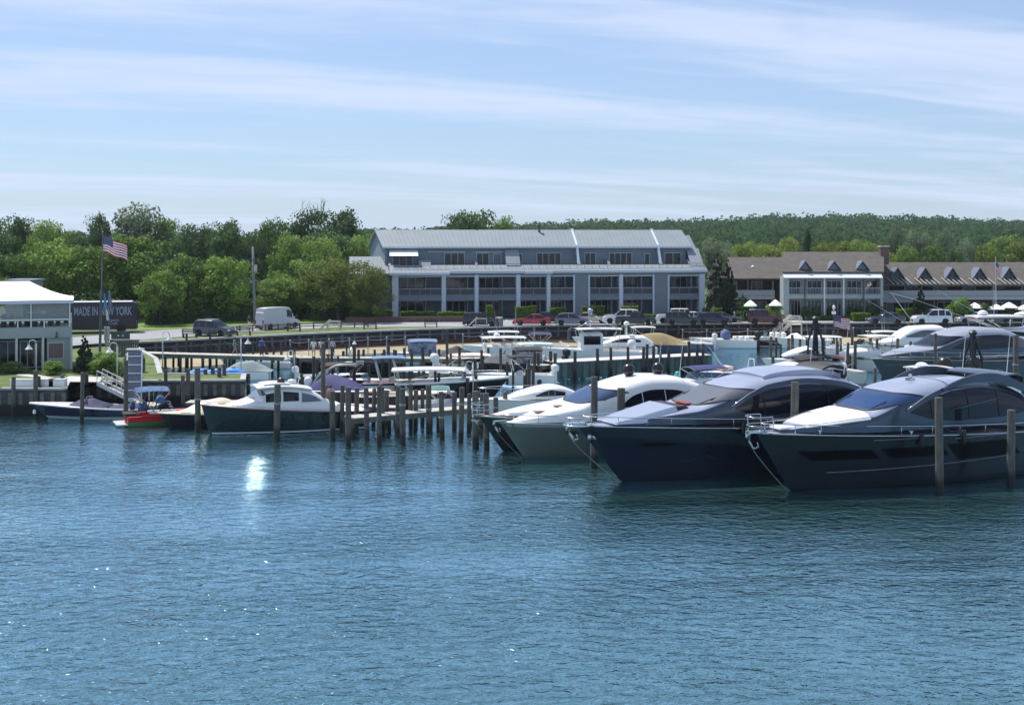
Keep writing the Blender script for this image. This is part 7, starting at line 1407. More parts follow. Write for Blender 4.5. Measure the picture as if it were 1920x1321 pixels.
p = at(1563, 655, 0); fo = thing('us_flag', 'stars and stripes flag on a short staff over the right basin', 'flag', p); a = MB(); a.tube([(0, 0, 1.2), (.0, 0, 4.05)], .04, 6); a.build('staff', M_rail, fo); flag(fo, .05, 3.95, 1.95, 1.35, .22, .05, nm='cloth')
# benches, fence, bin, signs
def bench(px, py, label, w=1.6):
    p = at(px, py, Z0); r = thing('bench', label, 'bench', p, 0, 'dark park benches behind the sea wall'); m_ = mat('dark_bench', (.04, .035, .03), .7); a = MB(); a.box(-w/2, w/2, -.25, .25, .42, .48); a.build('seat', m_, r); a = MB()
    for z in (.6, .75, .88): a.box(-w/2, w/2, -.30, -.26, z, z+.09)
    a.build('backrest', m_, r)
    for x in (-w/2+.1, w/2-.1): a = MB(); a.box(x-.05, x+.05, -.28, .25, 0, .42); a.box(x-.05, x+.05, -.32, -.26, .42, .97); a.build('leg', m_, r)
for px, py, l_ in ((356, 633, 'dark bench left of the grey off-roader'), (457, 629, 'dark bench right of the grey off-roader'), (551, 621, 'dark bench right of the white van'), (694, 617, 'dark bench before the brown planter wall'), (808, 613.5, 'low dark bench before the left bays of the condominium')): bench(px, py, l_)
for k, (a0, a1) in enumerate((((425, 623), (545, 617.5)), ((562, 617), (690, 613.5)))):
    p0, p1 = at(*a0, Z0), at(*a1, Z0); r = thing('rail_fence', ('left' if k == 0 else 'right')+' length of the low split-rail fence along the verge', 'fence', p0, 0, 'low rail fences'); n_ = 5
    for i in range(n_+1): q = (p1-p0)*(i/n_); a = MB(); a.box(q.x-.07, q.x+.07, q.y-.07, q.y+.07, 0, .75); a.build('post', mat('fence_wood', (.12, .10, .08), .8), r)
    for z in (.35, .62): a = MB(); a.bar((0, 0, z), p1-p0+V((0, 0, z)), .06, .1); a.build('rail', mat('fence_wood', (.12, .10, .08), .8), r)
p = at(936, 612, Z0); r = thing('litter_bin', 'pale slatted bin between the dark blue off-roader and the red sedan', 'bin', p); a = MB(); a.lathe([(.40, 0), (.42, 1.0), (.45, 1.02), (.45, 1.12), (.2, 1.15)], n=12); a.build('body', M_conc, r)
a = MB()
for j in range(12): t = 2*pi*j/12; a.box(.42*cos(t)-.04, .42*cos(t)+.04, .42*sin(t)-.04, .42*sin(t)+.04, .08, .95)
a.build('slats', M_furn, r)
# utility pole
p = V(((474-960)/F*158, 158, Z0)); r = thing('utility_pole', 'grey wooden utility pole among the trees behind the white van', 'utility pole', p); a = MB(); hp = H-(462-YH)*158/F-Z0; a.tube([(.28, 0, 0), (0, 0, hp)], .20, 10, r1=.13); a.build('shaft', mat('utility_wood', (.15, .17, .18), .8), r, smooth=True); a = MB(); a.bar((-.9, -.1, hp*.83), (.9, -.1, hp*.83), .1); a.bar((-.6, -.1, hp*.6), (.6, -.1, hp*.6), .08)
for x in (-.8, -.3, .3, .8): a.lathe([(.04, 0), (.05, .1), (0, .15)], (x, -.1, hp*.83+.05), 6)
a.build('crossarm', M_rail, r); a = MB(); a.lathe([(.22, 0), (.22, .8), (0, .85)], (.35, -.1, hp*.68), 10); a.build('transformer', M_conc, r)
# waterside clutter on the lawn
for px, py, w, l_ in ((35, 726.5, 1.9, 'left white dock chest on the bulkhead edge'), (72, 726, 1.6, 'middle white dock chest on the bulkhead edge'), (98, 726, 1.2, 'right white dock chest on the bulkhead edge')):
    p = at(px+8, py, ZL); r = thing('dock_chest', l_, 'chest', p, 0, 'white dock chests'); a = MB(); a.box(-w/2+.0, w/2, -.02, .6, .03, .52); a.build('box', M_gel, r, bevel=.03); a = MB(); a.box(-w/2-.03, w/2+.03, -.05, .63, .54, .62); a.build('lid', M_gel, r, bevel=.02)
p = at(276, 718, ZL); p = V((p.x, p.y-3.2, .9)); r = thing('ladder_rack', 'tall white framed ladder rack with grey panels, before the lawn strip', 'rack', p, rad(6)); hh = 3.85
a = MB()
for x in (-.52, .52): a.tube([(x, -.3, 0), (x, 0, hh*.95)], .055, 6)
for i in range(6): z = .25+i*.62; a.tube([(-.52, -.3+.3*z/hh, z), (.52, -.3+.3*z/hh, z)], .045, 6)
a.build('frame', M_gel, r, smooth=True); a = MB(); a.add([(-.48, -.2, .3), (.48, -.2, .3), (.48, .12, hh-.1), (-.48, .12, hh-.1)], [(0, 1, 2, 3)]); a.prism([(-.48, -.2, .3), (.48, -.2, .3), (.48, .12, hh-.1), (-.48, .12, hh-.1)], (0, .05, 0)); a.build('panel', mat('grey_panel', (.34, .38, .47), .6), r); a = MB(); a.box(-.62, .62, -.05, .45, hh-.05, hh+.05); a.build('top_board', M_gel, r)
for px, l_, w in ((244, 'left dark grill with domed pale lid on the lawn strip', .9), (259, 'right dark grill with domed pale lid, against the ladder rack', 1.0)):
    p = at(px, 697, ZL); r = thing('grill_cabinet', l_, 'grill', p, 0, 'domed dark grills'); a = MB(); a.box(-w/2, w/2, -.35, .35, .05, 1.15); a.build('cabinet', mat('maroon_black_box', (.02, .012, .016), .5), r, bevel=.03); a = MB(); a.lathe([(w*.52, 0), (w*.5, .15), (w*.38, .32), (0, .4)], (0, 0, 1.2), 14, sq=(1, .75)); a.build('lid', mat('teal_grey_lid', (.16, .22, .24), .4), r, smooth=True); a = MB(); a.box(-w*.45, -w*.35, -.4, -.36, .3, .9); a.build('handle', M_steel, r)
# gangway
p0, p1 = at(187, 718, 2.0), at(260, 754, .8); r = thing('gangway', 'pale metal gangway sloping down to the float behind the navy bow-rider', 'gangway', (0, 0, 0)); d = (p1-p0); n = V((0, 1, 0)); ww = 1.3
a = MB(); a.slab(lambda u, v: p0+d*u+n*(v-.5)*ww, 12, 1, (0, 0, -.12)); a.build('deck', M_conc, r)
for s_ in (-1, 1):
    a = MB(); o = n*s_*ww/2; a.tube([p0+o+V((0, 0, 1.0)), p1+o+V((0, 0, 1.0))], .035, 5); a.tube([p0+o+V((0, 0, .5)), p1+o+V((0, 0, .5))], .025, 5); a.bar(p0+o+V((0, 0, .05)), p1+o+V((0, 0, .05)), .05, .3)
    for i in range(9): q = p0+d*(i/8)+o; a.tube([q, q+V((0, 0, 1.0))], .025, 5)
    a.build('handrail', mat('pale_alloy', (.6, .6, .58), .5), r)
pier('float_dock', 'low float at the foot of the gangway', at(250, 757, .5), at(300, 757, .5), 2.2, .5, True, edge=.25)
# shrubs on the restaurant lawn
for key, px, py, h_, w, l_ in (('shrub1', 24, 699, 1.0, 2.2, 'low round green shrub at the far left before the restaurant'), ('shrub1', 98, 702, 1.15, 1.9, 'low round shrub before the right corner of the restaurant'), ('shrub0', 204, 702, 1.9, 2.7, 'round green bush at the foot of the flagpole'), ('cone1', 158, 699, 3.1, 2.0, 'dark conical evergreen at the right corner of the restaurant'), ('shrub2', 245, 707, 1.3, 1.6, 'straggly dark shrub left of the ladder rack'), ('shrub2', 180, 700, 1.7, 1.9, 'dark shrub between the evergreen and the flagpole')):
    p = at(px, py, ZL); tree(key, p.x, p.y, h_*1.15, w, l_, 'shrub', 'shrub', 'shrubs on the restaurant lawn', ZL)
# hut and gate behind the flagpole
p = at(232, 668, ZL); r = thing('wooden_screen', 'dark grey board screen at the root of the wooden pier', 'screen', p); a = MB()
for i in range(13): a.box(-1.3+i*.21, -1.12+i*.21, 0, .05, 0, 1.5+.0*i)
a.build('boards', mat('grey_boards', (.09, .09, .09), .8, var=.3, vs=2), r); a = MB(); a.box(-1.35, 1.5, -.05, .1, 1.5, 1.6); a.build('top_rail', M_conc, r)
p = at(198, 676, ZL); r = thing('sign_board', 'dark sign board with two pale dots left of the flagpole', 'sign', (p.x-1.1, p.y+8, Z0)); a = MB(); a.box(-.9, .9, -.03, .03, 1.0, 1.75); a.build('board', mat('slate_board', (.06, .08, .10), .6), r); a = MB(); a.box(-.85, -.78, -.02, .04, 0, 1.0); a.box(.78, .85, -.02, .04, 0, 1.0); a.build('posts', M_rail, r); a = MB(); a.lathe([(.08, 0), (.08, .02), (0, .03)], (-.2, -.06, 1.35), 8, 'y'); a.lathe([(.08, 0), (.08, .02), (0, .03)], (.25, -.06, 1.35), 8, 'y'); a.build('dots', M_gel, r)
p = at(200, 648, Z0); r = thing('information_post', 'pale upright panel just right of the flagpole', 'sign', p); a = MB(); a.box(-.28, .28, 0, .12, .5, 1.9); a.box(-.2, .2, .02, .1, 0, .5); a.build('panel', mat('pale_panel', (.35, .37, .40), .6), r, bevel=.03)
p = at(1563.5, 602, Z0); r = thing('path_lantern', 'white globe lantern on the walk before the inn', 'lantern', p); a = MB(); a.tube([(0, 0, 0), (0, 0, 1.5)], .06, 6); a.build('post', M_greyw, r); a = MB(); a.lathe([(.1, 0), (.2, .15), (.2, .4), (.08, .55), (0, .6)], (0, 0, 1.5), 10); a.box(-.25, .25, -.1, .1, .9, 1.3); a.build('lamp_head', M_gel, r)
for px in (1377, 1393): p = at(px, 602, Z0); a = MB(); a.box(-.1, .1, -.1, .1, 0, 1.15); a.lathe([(.14, 0), (0, .12)], (0, 0, 1.15), 4); o = a.build('gate_post', M_greyw); o.location = p; tag(o, ('left' if px == 1377 else 'right')+' white post of the garden gate before the conifers', 'post')
sheet('garden_walk', [at(1370, 603.4, Z0), at(1480, 603.4, Z0), at(1620, 602.8, Z0), at(1620, 600, Z0), at(1480, 600, Z0), at(1370, 601, Z0)], Z0+.03, M_conc)
for px0, px1, l_ in ((1470, 1500, 'stone step block at the entrance of the middle house'),):
    p = at(1486, 600.5, Z0); r = thing('entrance_steps', l_, 'steps', p); a = MB(); a.box(-1.2, 1.2, -.6, .5, 0, .35); a.build('lower_step', M_conc, r); a = MB(); a.box(-1.0, 1.0, 0, .5, .36, .6); a.build('upper_step', M_conc, r)
for x0, x1 in ((1502, 1596),): hedge((*at(1508, 601, Z0).xy, 0), (*at(1592, 601, Z0).xy, 0), .9, .55, 'low dark flower border before the middle house of the inn', 'dark', .14, 160)
for px in (1512, 1530, 1560, 1596, 1612, 1635, 1648): p = at(px, 600, Z0); tree('shrub2', p.x, p.y+.3, 2.3, 1.3, 'dark potted shrub against the windows of the middle house', 'shrub', 'shrub', 'potted shrubs before the middle house')
# ================= vehicles =================
M_tyre = mat('tyre', (.012, .012, .012), .8); M_rim = mat('wheel_rim', (.35, .36, .38), .3, .8); M_cg = glassmat('car_glass', (.01, .013, .018), .04)
M_hl = mat('headlight', (.75, .78, .8), .1, coat=.5); M_tl = mat('tail_light', (.35, .01, .01), .2, coat=.5); M_trimk = mat('black_trim', (.015, .015, .016), .5)
def paint(nm, c, metal=.3): return mat('car_paint_'+nm, c, .28, metal, coat=.9)
# kind: (length, width, height, belt height, [body top profile], [cabin profile])  x from the rear (0) to the front (1)
KIND = dict(
 sedan=(4.75, 1.82, 1.45, .92, [(0, .78), (.03, .98), (.18, 1.0), (.62, .96), (.70, .93), (.93, .78), (1, .55)], [(.14, .98), (.28, 1.40), (.50, 1.44), (.70, .95)]),
 suv=(4.7, 1.9, 1.78, 1.08, [(0, .8), (.015, 1.12), (.5, 1.10), (.70, 1.08), (.93, .98), (1, .65)], [(.01, 1.1), (.06, 1.70), (.30, 1.77), (.52, 1.74), (.70, 1.08)]),
 hatch=(4.3, 1.8, 1.55, .98, [(0, .75), (.02, 1.02), (.5, 1.0), (.68, .96), (.93, .80), (1, .55)], [(.02, 1.0), (.12, 1.42), (.35, 1.54), (.52, 1.50), (.74, .94)]),
 jeep=(4.2, 1.85, 1.82, 1.15, [(0, .7), (.01, 1.15), (.55, 1.15), (.62, 1.14), (.95, 1.08), (1, .75)], [(.01, 1.15), (.02, 1.80), (.3, 1.83), (.56, 1.80), (.62, 1.15)]),
 pickup=(5.6, 1.95, 1.85, 1.15, [(0, .8), (.01, 1.15), (.40, 1.15), (.72, 1.14), (.95, 1.05), (1, .7)], [(.36, 1.15), (.40, 1.80), (.55, 1.84), (.62, 1.80), (.74, 1.14)]),
 van=(6.0, 2.05, 2.75, 1.35, [(0, .6), (.005, 1.35), (.75, 1.35), (.80, 1.30), (.95, 1.05), (1, .6)], [(.0, 1.35), (.015, 2.68), (.35, 2.75), (.70, 2.68), (.84, 1.32)]))
CARP = {}
def car(kind, label, px, py, rz, m, name='car', cat='car', sc=1.0, roofm=None, group='cars parked by the sea wall', rack=False, D=None):
    L, Wd, Ht, belt, body, cab = KIND[kind]
    p = at(px, py, Z0) if D is None else V(((px-960)/F*D, D, Z0)); r = thing(name, label, cat, p, rad(rz), group, sc)
    fb_ = curve([(a, b) for a, b in body]); fc = curve([(a, b) for a, b in cab]); g = .24; wr = .34 if kind != 'van' else .36; wx = (.19, .80) if kind != 'van' else (.17, .83)
    hw = Wd/2
    def Pb(u, v):    # lower body shell: v from -1 (right sill) over the top to 1
        x = (u-.5)*L; zt = fb_(u)[0]; en = min(1, u/.06, (1-u)/.10); w = hw*(.86+.14*math.sqrt(max(0, min(1, en)))); t = abs(v); s_ = 1 if v > 0 else -1
        if t < .55: return (x, s_*w*.90*t/.55, zt+.02*(1-(t/.55)**2))
        q = (t-.55)/.45; z = lerp(zt, g, q); y = w*(.90+.10*sin(pi*min(1, q*1.25)*.5)); 
        for c in wx:   # wheel arches
            dx = abs(x-(c-.5)*L)
            if dx < wr+.09: z = max(z, wr+math.sqrt(max(0, (wr+.09)**2-dx*dx))) if q > .5 else z
        return (x, s_*y, z)
    a = MB(); a.grid(Pb, 48, 30, 0, 1, -1, 1)
    for u in (0, 1): a.add([Pb(u, lerp(-1, 1, j/30)) for j in range(31)], [tuple(range(31))])
    bo = a.build('body', m, r, smooth=50)
    c0, c1 = cab[0][0], cab[-1][0]
    def Pc(u, v, k=1.0):
        x = lerp(c0, c1, u); zt = fc(x)[0]; zb = fb_(x)[0]-.04; t = abs(v); s_ = 1 if v > 0 else -1; tw = .74+.05*(1-abs(2*u-1))
        if t < .6: return ((x-.5)*L, s_*hw*tw*k*t/.6, zt+.02*(1-(t/.6)**2))
        q = (t-.6)/.4; return ((x-.5)*L, s_*hw*k*lerp(tw, .90, q), lerp(zt, zb, q))
    a = MB(); a.grid(Pc, 28, 24, 0, 1, -1, 1)
    for u in (0, 1): a.add([Pc(u, lerp(-1, 1, j/24)) for j in range(25)], [tuple(range(25))])
    a.build('windows', m if kind == 'van' else M_cg, r, smooth=40).name = 'cabin' if kind == 'van' else 'windows'
    # roof skin and pillars proud of the glass
    us = [(u-c0)/(c1-c0) for u, z in cab]; ur0, ur1 = (us[1], us[-2])
    a = MB(); a.grid(lambda u, v: V(Pc(lerp(ur0-.01, ur1+.01, u), v*.63, 1.01))+V((0, 0, .025)), 10, 12, 0, 1, -1, 1); a.build('roof', roofm or m, r, smooth=True)
    a = MB()
    def pil(u0_, u1_):
        for sd in (-1, 1):
            a.add([V(Pc(lerp(u0_, u1_, 0)-.018, sd*.62, 1.012)), V(Pc(u0_+.018, sd*.62, 1.012)), V(Pc(u1_+.02, sd*1.0, 1.012)), V(Pc(u1_-.02, sd*1.0, 1.012))], [(0, 1, 2, 3)])
    if kind != 'van':
        pil(ur1, 1.0-.02); pil(ur0, .02+.0); pil(.52, .52)
        if kind in ('suv', 'jeep'): pil(.26, .26)
        a.build('pillars', m, r)
    else:
        w_ = MB(); w_.grid(lambda u, v: V(Pc(lerp(.86, .985, u), v*.5, 1.012))+V((.02, 0, .02)), 4, 8, 0, 1, -1, 1)
        for sd in (-1, 1): w_.grid(lambda u, v: Pc(lerp(.74, .92, u), sd*lerp(.68, .95, v), 1.012), 4, 4)
        w_.build('windows', M_cg, r)
    for c in wx:
        for sd in (-1, 1):
            y = sd*(hw-.11); x = (c-.5)*L; t = MB(); t.lathe([(wr*.62, -.1), (wr*.92, -.11), (wr, -.06), (wr, .06), (wr*.92, .11), (wr*.62, .1)], (x, y, wr), 18, 'y'); w_ = t.build('wheel', M_tyre, r, smooth=40)
            t = MB(); t.lathe([(0, .06*sd), (.06, .08*sd), (wr*.35, .06*sd), (wr*.60, .09*sd)], (x, y, wr), 12, 'y'); t.build('rim', M_rim, w_, smooth=40)
    xf = L/2; zf = fb_(.97)[0]
    for sd in (-1, 1):
        t = MB(); t.box(xf-.22, xf-.02, sd*hw*.62-.17, sd*hw*.62+.17, zf-.16, zf-.02); t.build('headlight', M_hl, r, bevel=.02)
        t = MB(); t.box(-xf-.01, -xf+.12, sd*hw*.72-.12, sd*hw*.72+.12, .72, .98 if kind != 'van' else 1.25); t.build('tail_light', M_tl, r, bevel=.02)
        t = MB(); xm = (c1-.5)*L-.35; t.box(xm, xm+.18, sd*(hw+.02)-.07+sd*.04, sd*(hw+.02)+.07+sd*.04, belt+.02, belt+.16); t.build('wing_mirror', m, r, bevel=.03)
    t = MB(); t.box(xf-.12, xf+.03, -hw*.45, hw*.45, .38, .58); t.box(-hw*.0-xf-.02, -xf+.08, -hw*.8, hw*.8, .30, .48); t.build('bumper', M_trimk, r, bevel=.03)
    t = MB()
    for x in (.02, .16): 
        for sd in (-1, 1): t.box((x-.02)*L, (x-.02)*L+.012, sd*(hw+.0)-.006, sd*hw+.006, .35, belt)
    if kind in ('jeep', 'suv'): 
        if kind == 'jeep': t.lathe([(.0, .0), (.3, .02), (.36, .1), (.36, .18), (.2, .22)], (-xf-.25, 0, .95), 16, 'x')
    t.build('door_seams', M_trimk, r)
    if rack:
        t = MB()
        for sd in (-1, 1): t.bar(((ur0*.0+.12-.5)*L, sd*hw*.68, Ht+.06), ((.52-.5)*L, sd*hw*.68, Ht+.06), .05)
        t.build('roof_rack', M_steel, r)
    return r
car('suv', 'dark grey off-roader with roof rack between two benches on the verge', 403, 630, -24, paint('graphite', (.05, .055, .065)), name='off_roader', sc=1.0, rack=True, roofm=paint('graphite_roof', (.28, .3, .33)))
car('van', 'white high-roof delivery van parked beside the tree shade', 521, 616, 50, mat('van_white', (.50, .51, .54), .4, coat=.4), name='delivery_van', cat='van', sc=.93)
car('suv', 'dark blue-black off-roader before the condominium, left of the slatted bin', 903, 611.5, -6, paint('ink', (.012, .014, .03)), name='off_roader', sc=.95)
car('sedan', 'red sedan near the edge of the sea wall', 997, 610, 176, paint('red', (.36, .008, .02), .2), sc=.98)
car('sedan', 'black saloon behind the red sedan with the sun on its roof', 1030, 605.5, 4, paint('black', (.012, .012, .016)), sc=.98)
car('hatch', 'silver-grey estate car right of the red sedan', 1073, 610, -3, paint('silver', (.12, .14, .19)), name='estate_car')
car('sedan', 'pale gold sedan behind the silver-grey estate car', 1108, 605.5, -3, paint('gold', (.50, .42, .30)), sc=.95)
car('suv', 'white off-roader half hidden behind the black pickup', 1164, 606, 178, paint('white', (.70, .70, .72), 0), name='off_roader')
car('pickup', 'black pickup at the edge of the sea wall, before the third stair', 1192, 609, -4, paint('black2', (.010, .012, .02)), name='pickup_truck', cat='pickup', sc=.9)
car('jeep', 'white boxy off-roader before the last bay of the condominium', 1262, 606, 176, paint('white2', (.72, .72, .72), 0), name='off_roader', sc=1.02)
car('suv', 'dark green off-roader before the white boxy one', 1280, 608.5, -2, paint('green', (.012, .03, .028)), name='off_roader', sc=.92)
car('sedan', 'white saloon showing behind the dark green off-roader', 1304, 604.5, 0, paint('white3', (.70, .70, .72), 0), sc=.95)
car('hatch', 'midnight blue hatchback before the dark conifers', 1338, 608.5, -2, paint('midnight', (.010, .012, .035)), name='hatchback')
car('sedan', 'grey saloon behind the midnight blue hatchback', 1357, 604, -2, paint('grey', (.12, .12, .13)), sc=.9)
car('jeep', 'dark red boxy off-roader with spare wheel, left of the inn', 1434, 607.5, -2, paint('maroon', (.075, .010, .014)), name='off_roader')
car('sedan', 'slate grey sedan facing left before the right end of the middle house', 1660, 606.5, 180, paint('slate', (.06, .07, .10)), sc=.98)
car('suv', 'white off-roader facing left before the spruce', 1746, 607, 180, paint('white4', (.66, .68, .72), .05), name='off_roader', sc=1.02)
car('sedan', 'pale grey coupe facing left, half behind the sport fisher hardtop', 1826, 605, 178, paint('palegrey', (.4, .4, .42)), sc=.95)
car('pickup', 'dark grey pickup facing left under the long hedge at the right', 1858, 604.5, 180, paint('darkgrey', (.07, .08, .09)), name='pickup_truck', cat='pickup', sc=.9)
# ---------- black coach ----------
bs = thing('coach', 'black tour coach with white roof and pale lettering, behind the flagpole', 'bus', V(((196-960)/F*146, 146, Z0)), rad(12)); M_cb = mat('coach_black', (.008, .008, .018), .35, coat=.1); L = 8.6
def Pbus(u, v):
    x = lerp(-L, L*.42, u); t = abs(v); s_ = 1 if v > 0 else -1; f = min(1, (1-u)/.03); w = 1.25*(.82+.18*math.sqrt(max(0, f))); zt = 3.48-.25*(1-f)
    if t < .4: return (x, s_*w*.88*t/.4, zt+.06*(1-(t/.4)**2))
    if t < .5: q = (t-.4)/.1; return (x, s_*w*lerp(.88, 1, sin(q*pi/2)), zt-.18*(1-cos(q*pi/2)))
    return (x, s_*w, lerp(zt-.18, .38, (t-.5)/.5))
a = MB(); a.grid(Pbus, 40, 40, 0, 1, -1, 1)
for u in (0, 1): a.add([Pbus(u, lerp(-1, 1, j/40)) for j in range(41)], [tuple(range(41))])
a.build('body', M_cb, bs, smooth=50)
a = MB(); a.grid(lambda u, v: V(Pbus(lerp(.02, .96, u), v*.44))+V((0, 0, .05)), 20, 8, 0, 1, -1, 1); a.build('white_roof', M_gel, bs, smooth=True)
a = MB(); a.box(-L+.3, L*.36, -1.27, -1.255, 1.95, 2.95); a.build('side_windows', mat('coach_window', (.025, .03, .05), .15), bs)
a = MB(); a.add([(L*.42+.01, -1.0, 1.2), (L*.42+.01, 1.0, 1.2), (L*.42-.02, 1.0, 3.0), (L*.42-.02, -1.0, 3.0)], [(0, 1, 2, 3)]); a.build('windshield', M_cg, bs)
for x in (-L*.72, -L*.60, L*.22):
    for sd in (-1, 1): t = MB(); t.lathe([(.3, -.14), (.5, -.14), (.52, 0), (.5, .14), (.3, .14)], (x, sd*1.14, .52), 20, 'y'); w_ = t.build('wheel', M_tyre, bs, smooth=40); t = MB(); t.lathe([(0, .05*sd), (.2, .07*sd), (.31, .13*sd)], (x, sd*1.14, .52), 12, 'y'); t.build('rim', M_rim, w_)
for z in (.95, 1.25): t = MB(); t.lathe([(0, .02), (.12, 0), (.12, -.03)], (L*.42+.02, -.85, z), 10, 'x'); t.build('headlight', M_hl, bs)
t = MB(); t.bar((L*.42, -1.3, 2.9), (L*.42+.35, -1.45, 2.5), .08); t.box(L*.42+.25, L*.42+.4, -1.55, -1.35, 1.9, 2.5); t.build('mirror', M_trimk, bs)
def text(root, s_, size, loc, m, name, rot=(rad(90), 0, 0), ext=.004, sx=1.0, parent_inv=None):
    cu = bpy.data.curves.new(name, 'FONT'); cu.body = s_; cu.size = size; cu.extrude = ext; cu.align_x = 'LEFT'; cu.offset = size*.02
    t = bpy.data.objects.new(name, cu); COL.objects.link(t); dg = bpy.context.evaluated_depsgraph_get(); me = bpy.data.meshes.new_from_object(t.evaluated_get(dg)); bpy.data.objects.remove(t)
    o = bpy.data.objects.new(name, me); COL.objects.link(o); me.materials.clear(); me.materials.append(m); o.location = loc; o.rotation_euler = rot; o.scale = (sx, 1, 1); o.parent = root; return o
M_let = mat('pale_lettering', (.22, .26, .34), .5)
text(bs, 'MADE IN NEW YORK', 1.34, (-3.2, -1.29, 2.02), M_let, 'lettering', sx=.49)
text(bs, 'airport', .42, (.35, -1.275, 1.32), M_let, 'small_lettering', sx=1.1); text(bs, 'Craft', .42, (.55, -1.275, .95), M_let, 'small_lettering', sx=1.1)
t = MB(); t.box(-L+.4, -L*.80, -1.285, -1.27, 2.35, 2.5); t.box(-L*.78, -L*.72, -1.285, -1.27, 2.2, 2.6); t.box(-L+.5, -L*.84, -1.285, -1.27, 1.65, 1.75); t.build('pale_graphics', M_let, bs)
# ================= people =================
M_skin = mat('skin', (.42, .24, .16), .6)
def person(label, loc, rz, top, legs, hair=(.03, .02, .015), pose='stand', h=1.72):
    V3 = V; k = h/1.72; sit = pose == 'sit'
    P = dict(pel=(0, 0, .95), chest=(0, .01, 1.28), neck=(0, .01, 1.47), head=(0, -.02, 1.60), ls=(.19, .01, 1.40), rs=(-.19, .01, 1.40), le=(.26, .0, 1.13), re=(-.26, .0, 1.13), lh=(.27, -.10, .90), rh=(-.27, -.10, .90), lk=(.11, -.02, .50), rk=(-.11, .02, .50), lf=(.11, .03, .08), rf=(-.12, .08, .08), lt=(.12, -.14, .04), rt=(-.13, -.09, .04))
    if pose == 'walk': P.update(lk=(.10, -.18, .52), lf=(.10, -.25, .10), lt=(.1, -.42, .08), rk=(-.10, .05, .50), rf=(-.10, .30, .16), rt=(-.1, .18, .05), lh=(.24, .16, .92), rh=(-.24, -.24, .95))
    if sit:
        for q in list(P):
            if q not in ('lk', 'rk', 'lf', 'rf', 'lt', 'rt'): x, y, z = P[q]; P[q] = (x, y, z-.45)
        P.update(lk=(.13, -.42, .50), rk=(-.13, -.42, .50), lf=(.13, -.44, .08), rf=(-.13, -.44, .08), lt=(.13, -.6, .04), rt=(-.13, -.6, .04), lh=(.15, -.32, .58), rh=(-.15, -.32, .58))
    names = list(P); E_ = [('pel', 'chest'), ('chest', 'neck'), ('neck', 'head'), ('chest', 'ls'), ('ls', 'le'), ('le', 'lh'), ('chest', 'rs'), ('rs', 're'), ('re', 'rh'), ('pel', 'lk'), ('lk', 'lf'), ('lf', 'lt'), ('pel', 'rk'), ('rk', 'rf'), ('rf', 'rt')]
    rad_ = dict(pel=.145, chest=.16, neck=.06, head=.105, ls=.075, rs=.075, le=.05, re=.05, lh=.038, rh=.038, lk=.07, rk=.07, lf=.05, rf=.05, lt=.04, rt=.04)
    me = bpy.data.meshes.new('body'); me.from_pydata([tuple(V3(P[n_])*k) for n_ in names], [(names.index(a), names.index(b)) for a, b in E_], [])
    o = bpy.data.objects.new('body', me); COL.objects.link(o); o.modifiers.new('s', 'SKIN'); o.modifiers.new('u', 'SUBSURF').levels = 1
    for i, n_ in enumerate(names): me.skin_vertices[0].data[i].radius = (rad_[n_]*k*(1.15 if n_ in ('chest', 'pel') else 1), rad_[n_]*k*(.75 if n_ in ('chest', 'pel') else 1)); me.skin_vertices[0].data[i].use_root = n_ == 'pel'
    dg = bpy.context.evaluated_depsgraph_get(); m2 = bpy.data.meshes.new_from_object(o.evaluated_get(dg)); bpy.data.objects.remove(o)
    m2.materials.clear()
    for x in (M_skin, top, legs): m2.materials.append(x)
    zt = P['pel'][2]*k
    for f in m2.polygons:
        c = f.center; f.material_index = 1 if (c.z > zt-.02 and c.z < (P['neck'][2]-.02)*k and not (abs(c.x) > .20 and c.z < (P['le'][2]+.05)*k)) else 2 if (c.z <= zt-.02 and abs(c.x) < .22 and c.z > .1) else 0
        f.use_smooth = True
    r = bpy.data.objects.new('person', None); COL.objects.link(r); r.location = loc; r.rotation_euler = (0, 0, rad(rz)); tag(r, label, 'person')
    b = bpy.data.objects.new('body', m2); COL.objects.link(b); b.parent = r
    hd_ = V3(P['head'])*k; a = MB(); a.lathe([(.10, -.02), (.118, .04), (.10, .11), (.05, .15), (0, .155)], hd_+V3((0, .02, -.01)), 12); a.build('hair', mat('hair%d' % int(hair[0]*1000), hair, .7), r, smooth=True)
    a = MB(); a.lathe([(.0, -.028), (.02, 0), (0, .03)], hd_+V3((0, -.125, -.01)), 6); a.build('nose', M_skin, r)
    for s_ in (-1, 1): a = MB(); a.lathe([(0, -.012), (.014, 0), (0, .012)], hd_+V3((s_*.04, -.105, .02)), 6); a.build('eye', M_blk, r)
    return r
c_ = lambda n_, c: mat('cloth_'+n_, c, .85)
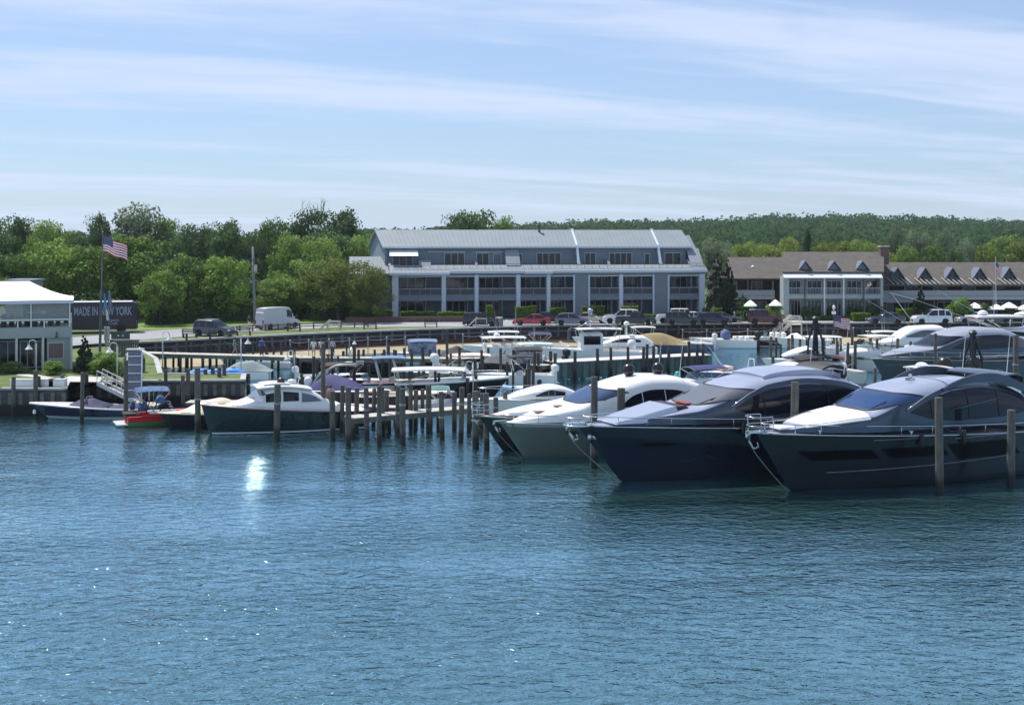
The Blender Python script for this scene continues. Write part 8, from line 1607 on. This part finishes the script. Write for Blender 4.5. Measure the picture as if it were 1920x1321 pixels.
def ppx(px, py, z): return at(px, py, z)
person('person in a green shirt walking on the wooden pier, left of the hooked lamp', ppx(440, 665, 1.55), 120, c_('green', (.03, .30, .20)), c_('khaki', (.25, .2, .14)), pose='walk')
person('person in a blue shirt standing on the wooden pier', ppx(491, 667, 1.55), 20, c_('blue', (.05, .08, .4)), c_('navy', (.02, .03, .06)))
person('person in a white shirt on the pier behind the black-hulled launch, leftmost of three', ppx(588, 669, 1.5), 10, c_('white', (.7, .7, .7)), c_('stone', (.4, .36, .3)))
person('person in a pale yellow shirt on the pier, middle of three', ppx(592+10, 669, 1.5), -20, c_('yellow', (.6, .62, .4)), c_('grey', (.15, .15, .17)))
person('person in a grey shirt on the pier, rightmost of three', ppx(624, 669, 1.5), 40, c_('lgrey', (.4, .42, .45)), c_('navy', (.02, .03, .06)))
person('person in a dark shirt walking on the road left of the white van', ppx(467, 618, Z0), 60, c_('black', (.02, .02, .025)), c_('white', (.7, .7, .7)), pose='walk')
person('person in a red shirt standing in the tree shade beside the white van', ppx(484, 616, Z0), 200, c_('red', (.35, .04, .04)), c_('navy', (.02, .03, .06)))
pp = person('person with dark hair and pink top standing in the stern of the green motor boat', V(pb.location)+Matrix.Rotation(rad(203), 3, 'Z') @ V((-7.9, 1.0, 1.3)), 30, c_('pink', (.5, .25, .22)), c_('navy', (.02, .03, .06)))
# ================= air =================
hzm = bpy.data.materials.new('air'); hzm.use_nodes = True; n_ = hzm.node_tree.nodes; n_.remove(n_['Principled BSDF']); pv = n_.new('ShaderNodeVolumePrincipled')
pv.inputs['Color'].default_value = (.78, .88, 1, 1); pv.inputs['Density'].default_value = 0.00009; pv.inputs['Anisotropy'].default_value = 0.2
hzm.node_tree.links.new(pv.outputs[0], n_['Material Output'].inputs['Volume'])
mb = MB(); mb.box(-3600, 3600, -70, 6100, -7.5, 42); o = mb.build('haze', hzm); o['kind'] = 'stuff'; o['label'] = 'thin bluish summer haze over the harbour and hills'; o['category'] = 'haze'
S.cycles.volume_bounces = 0
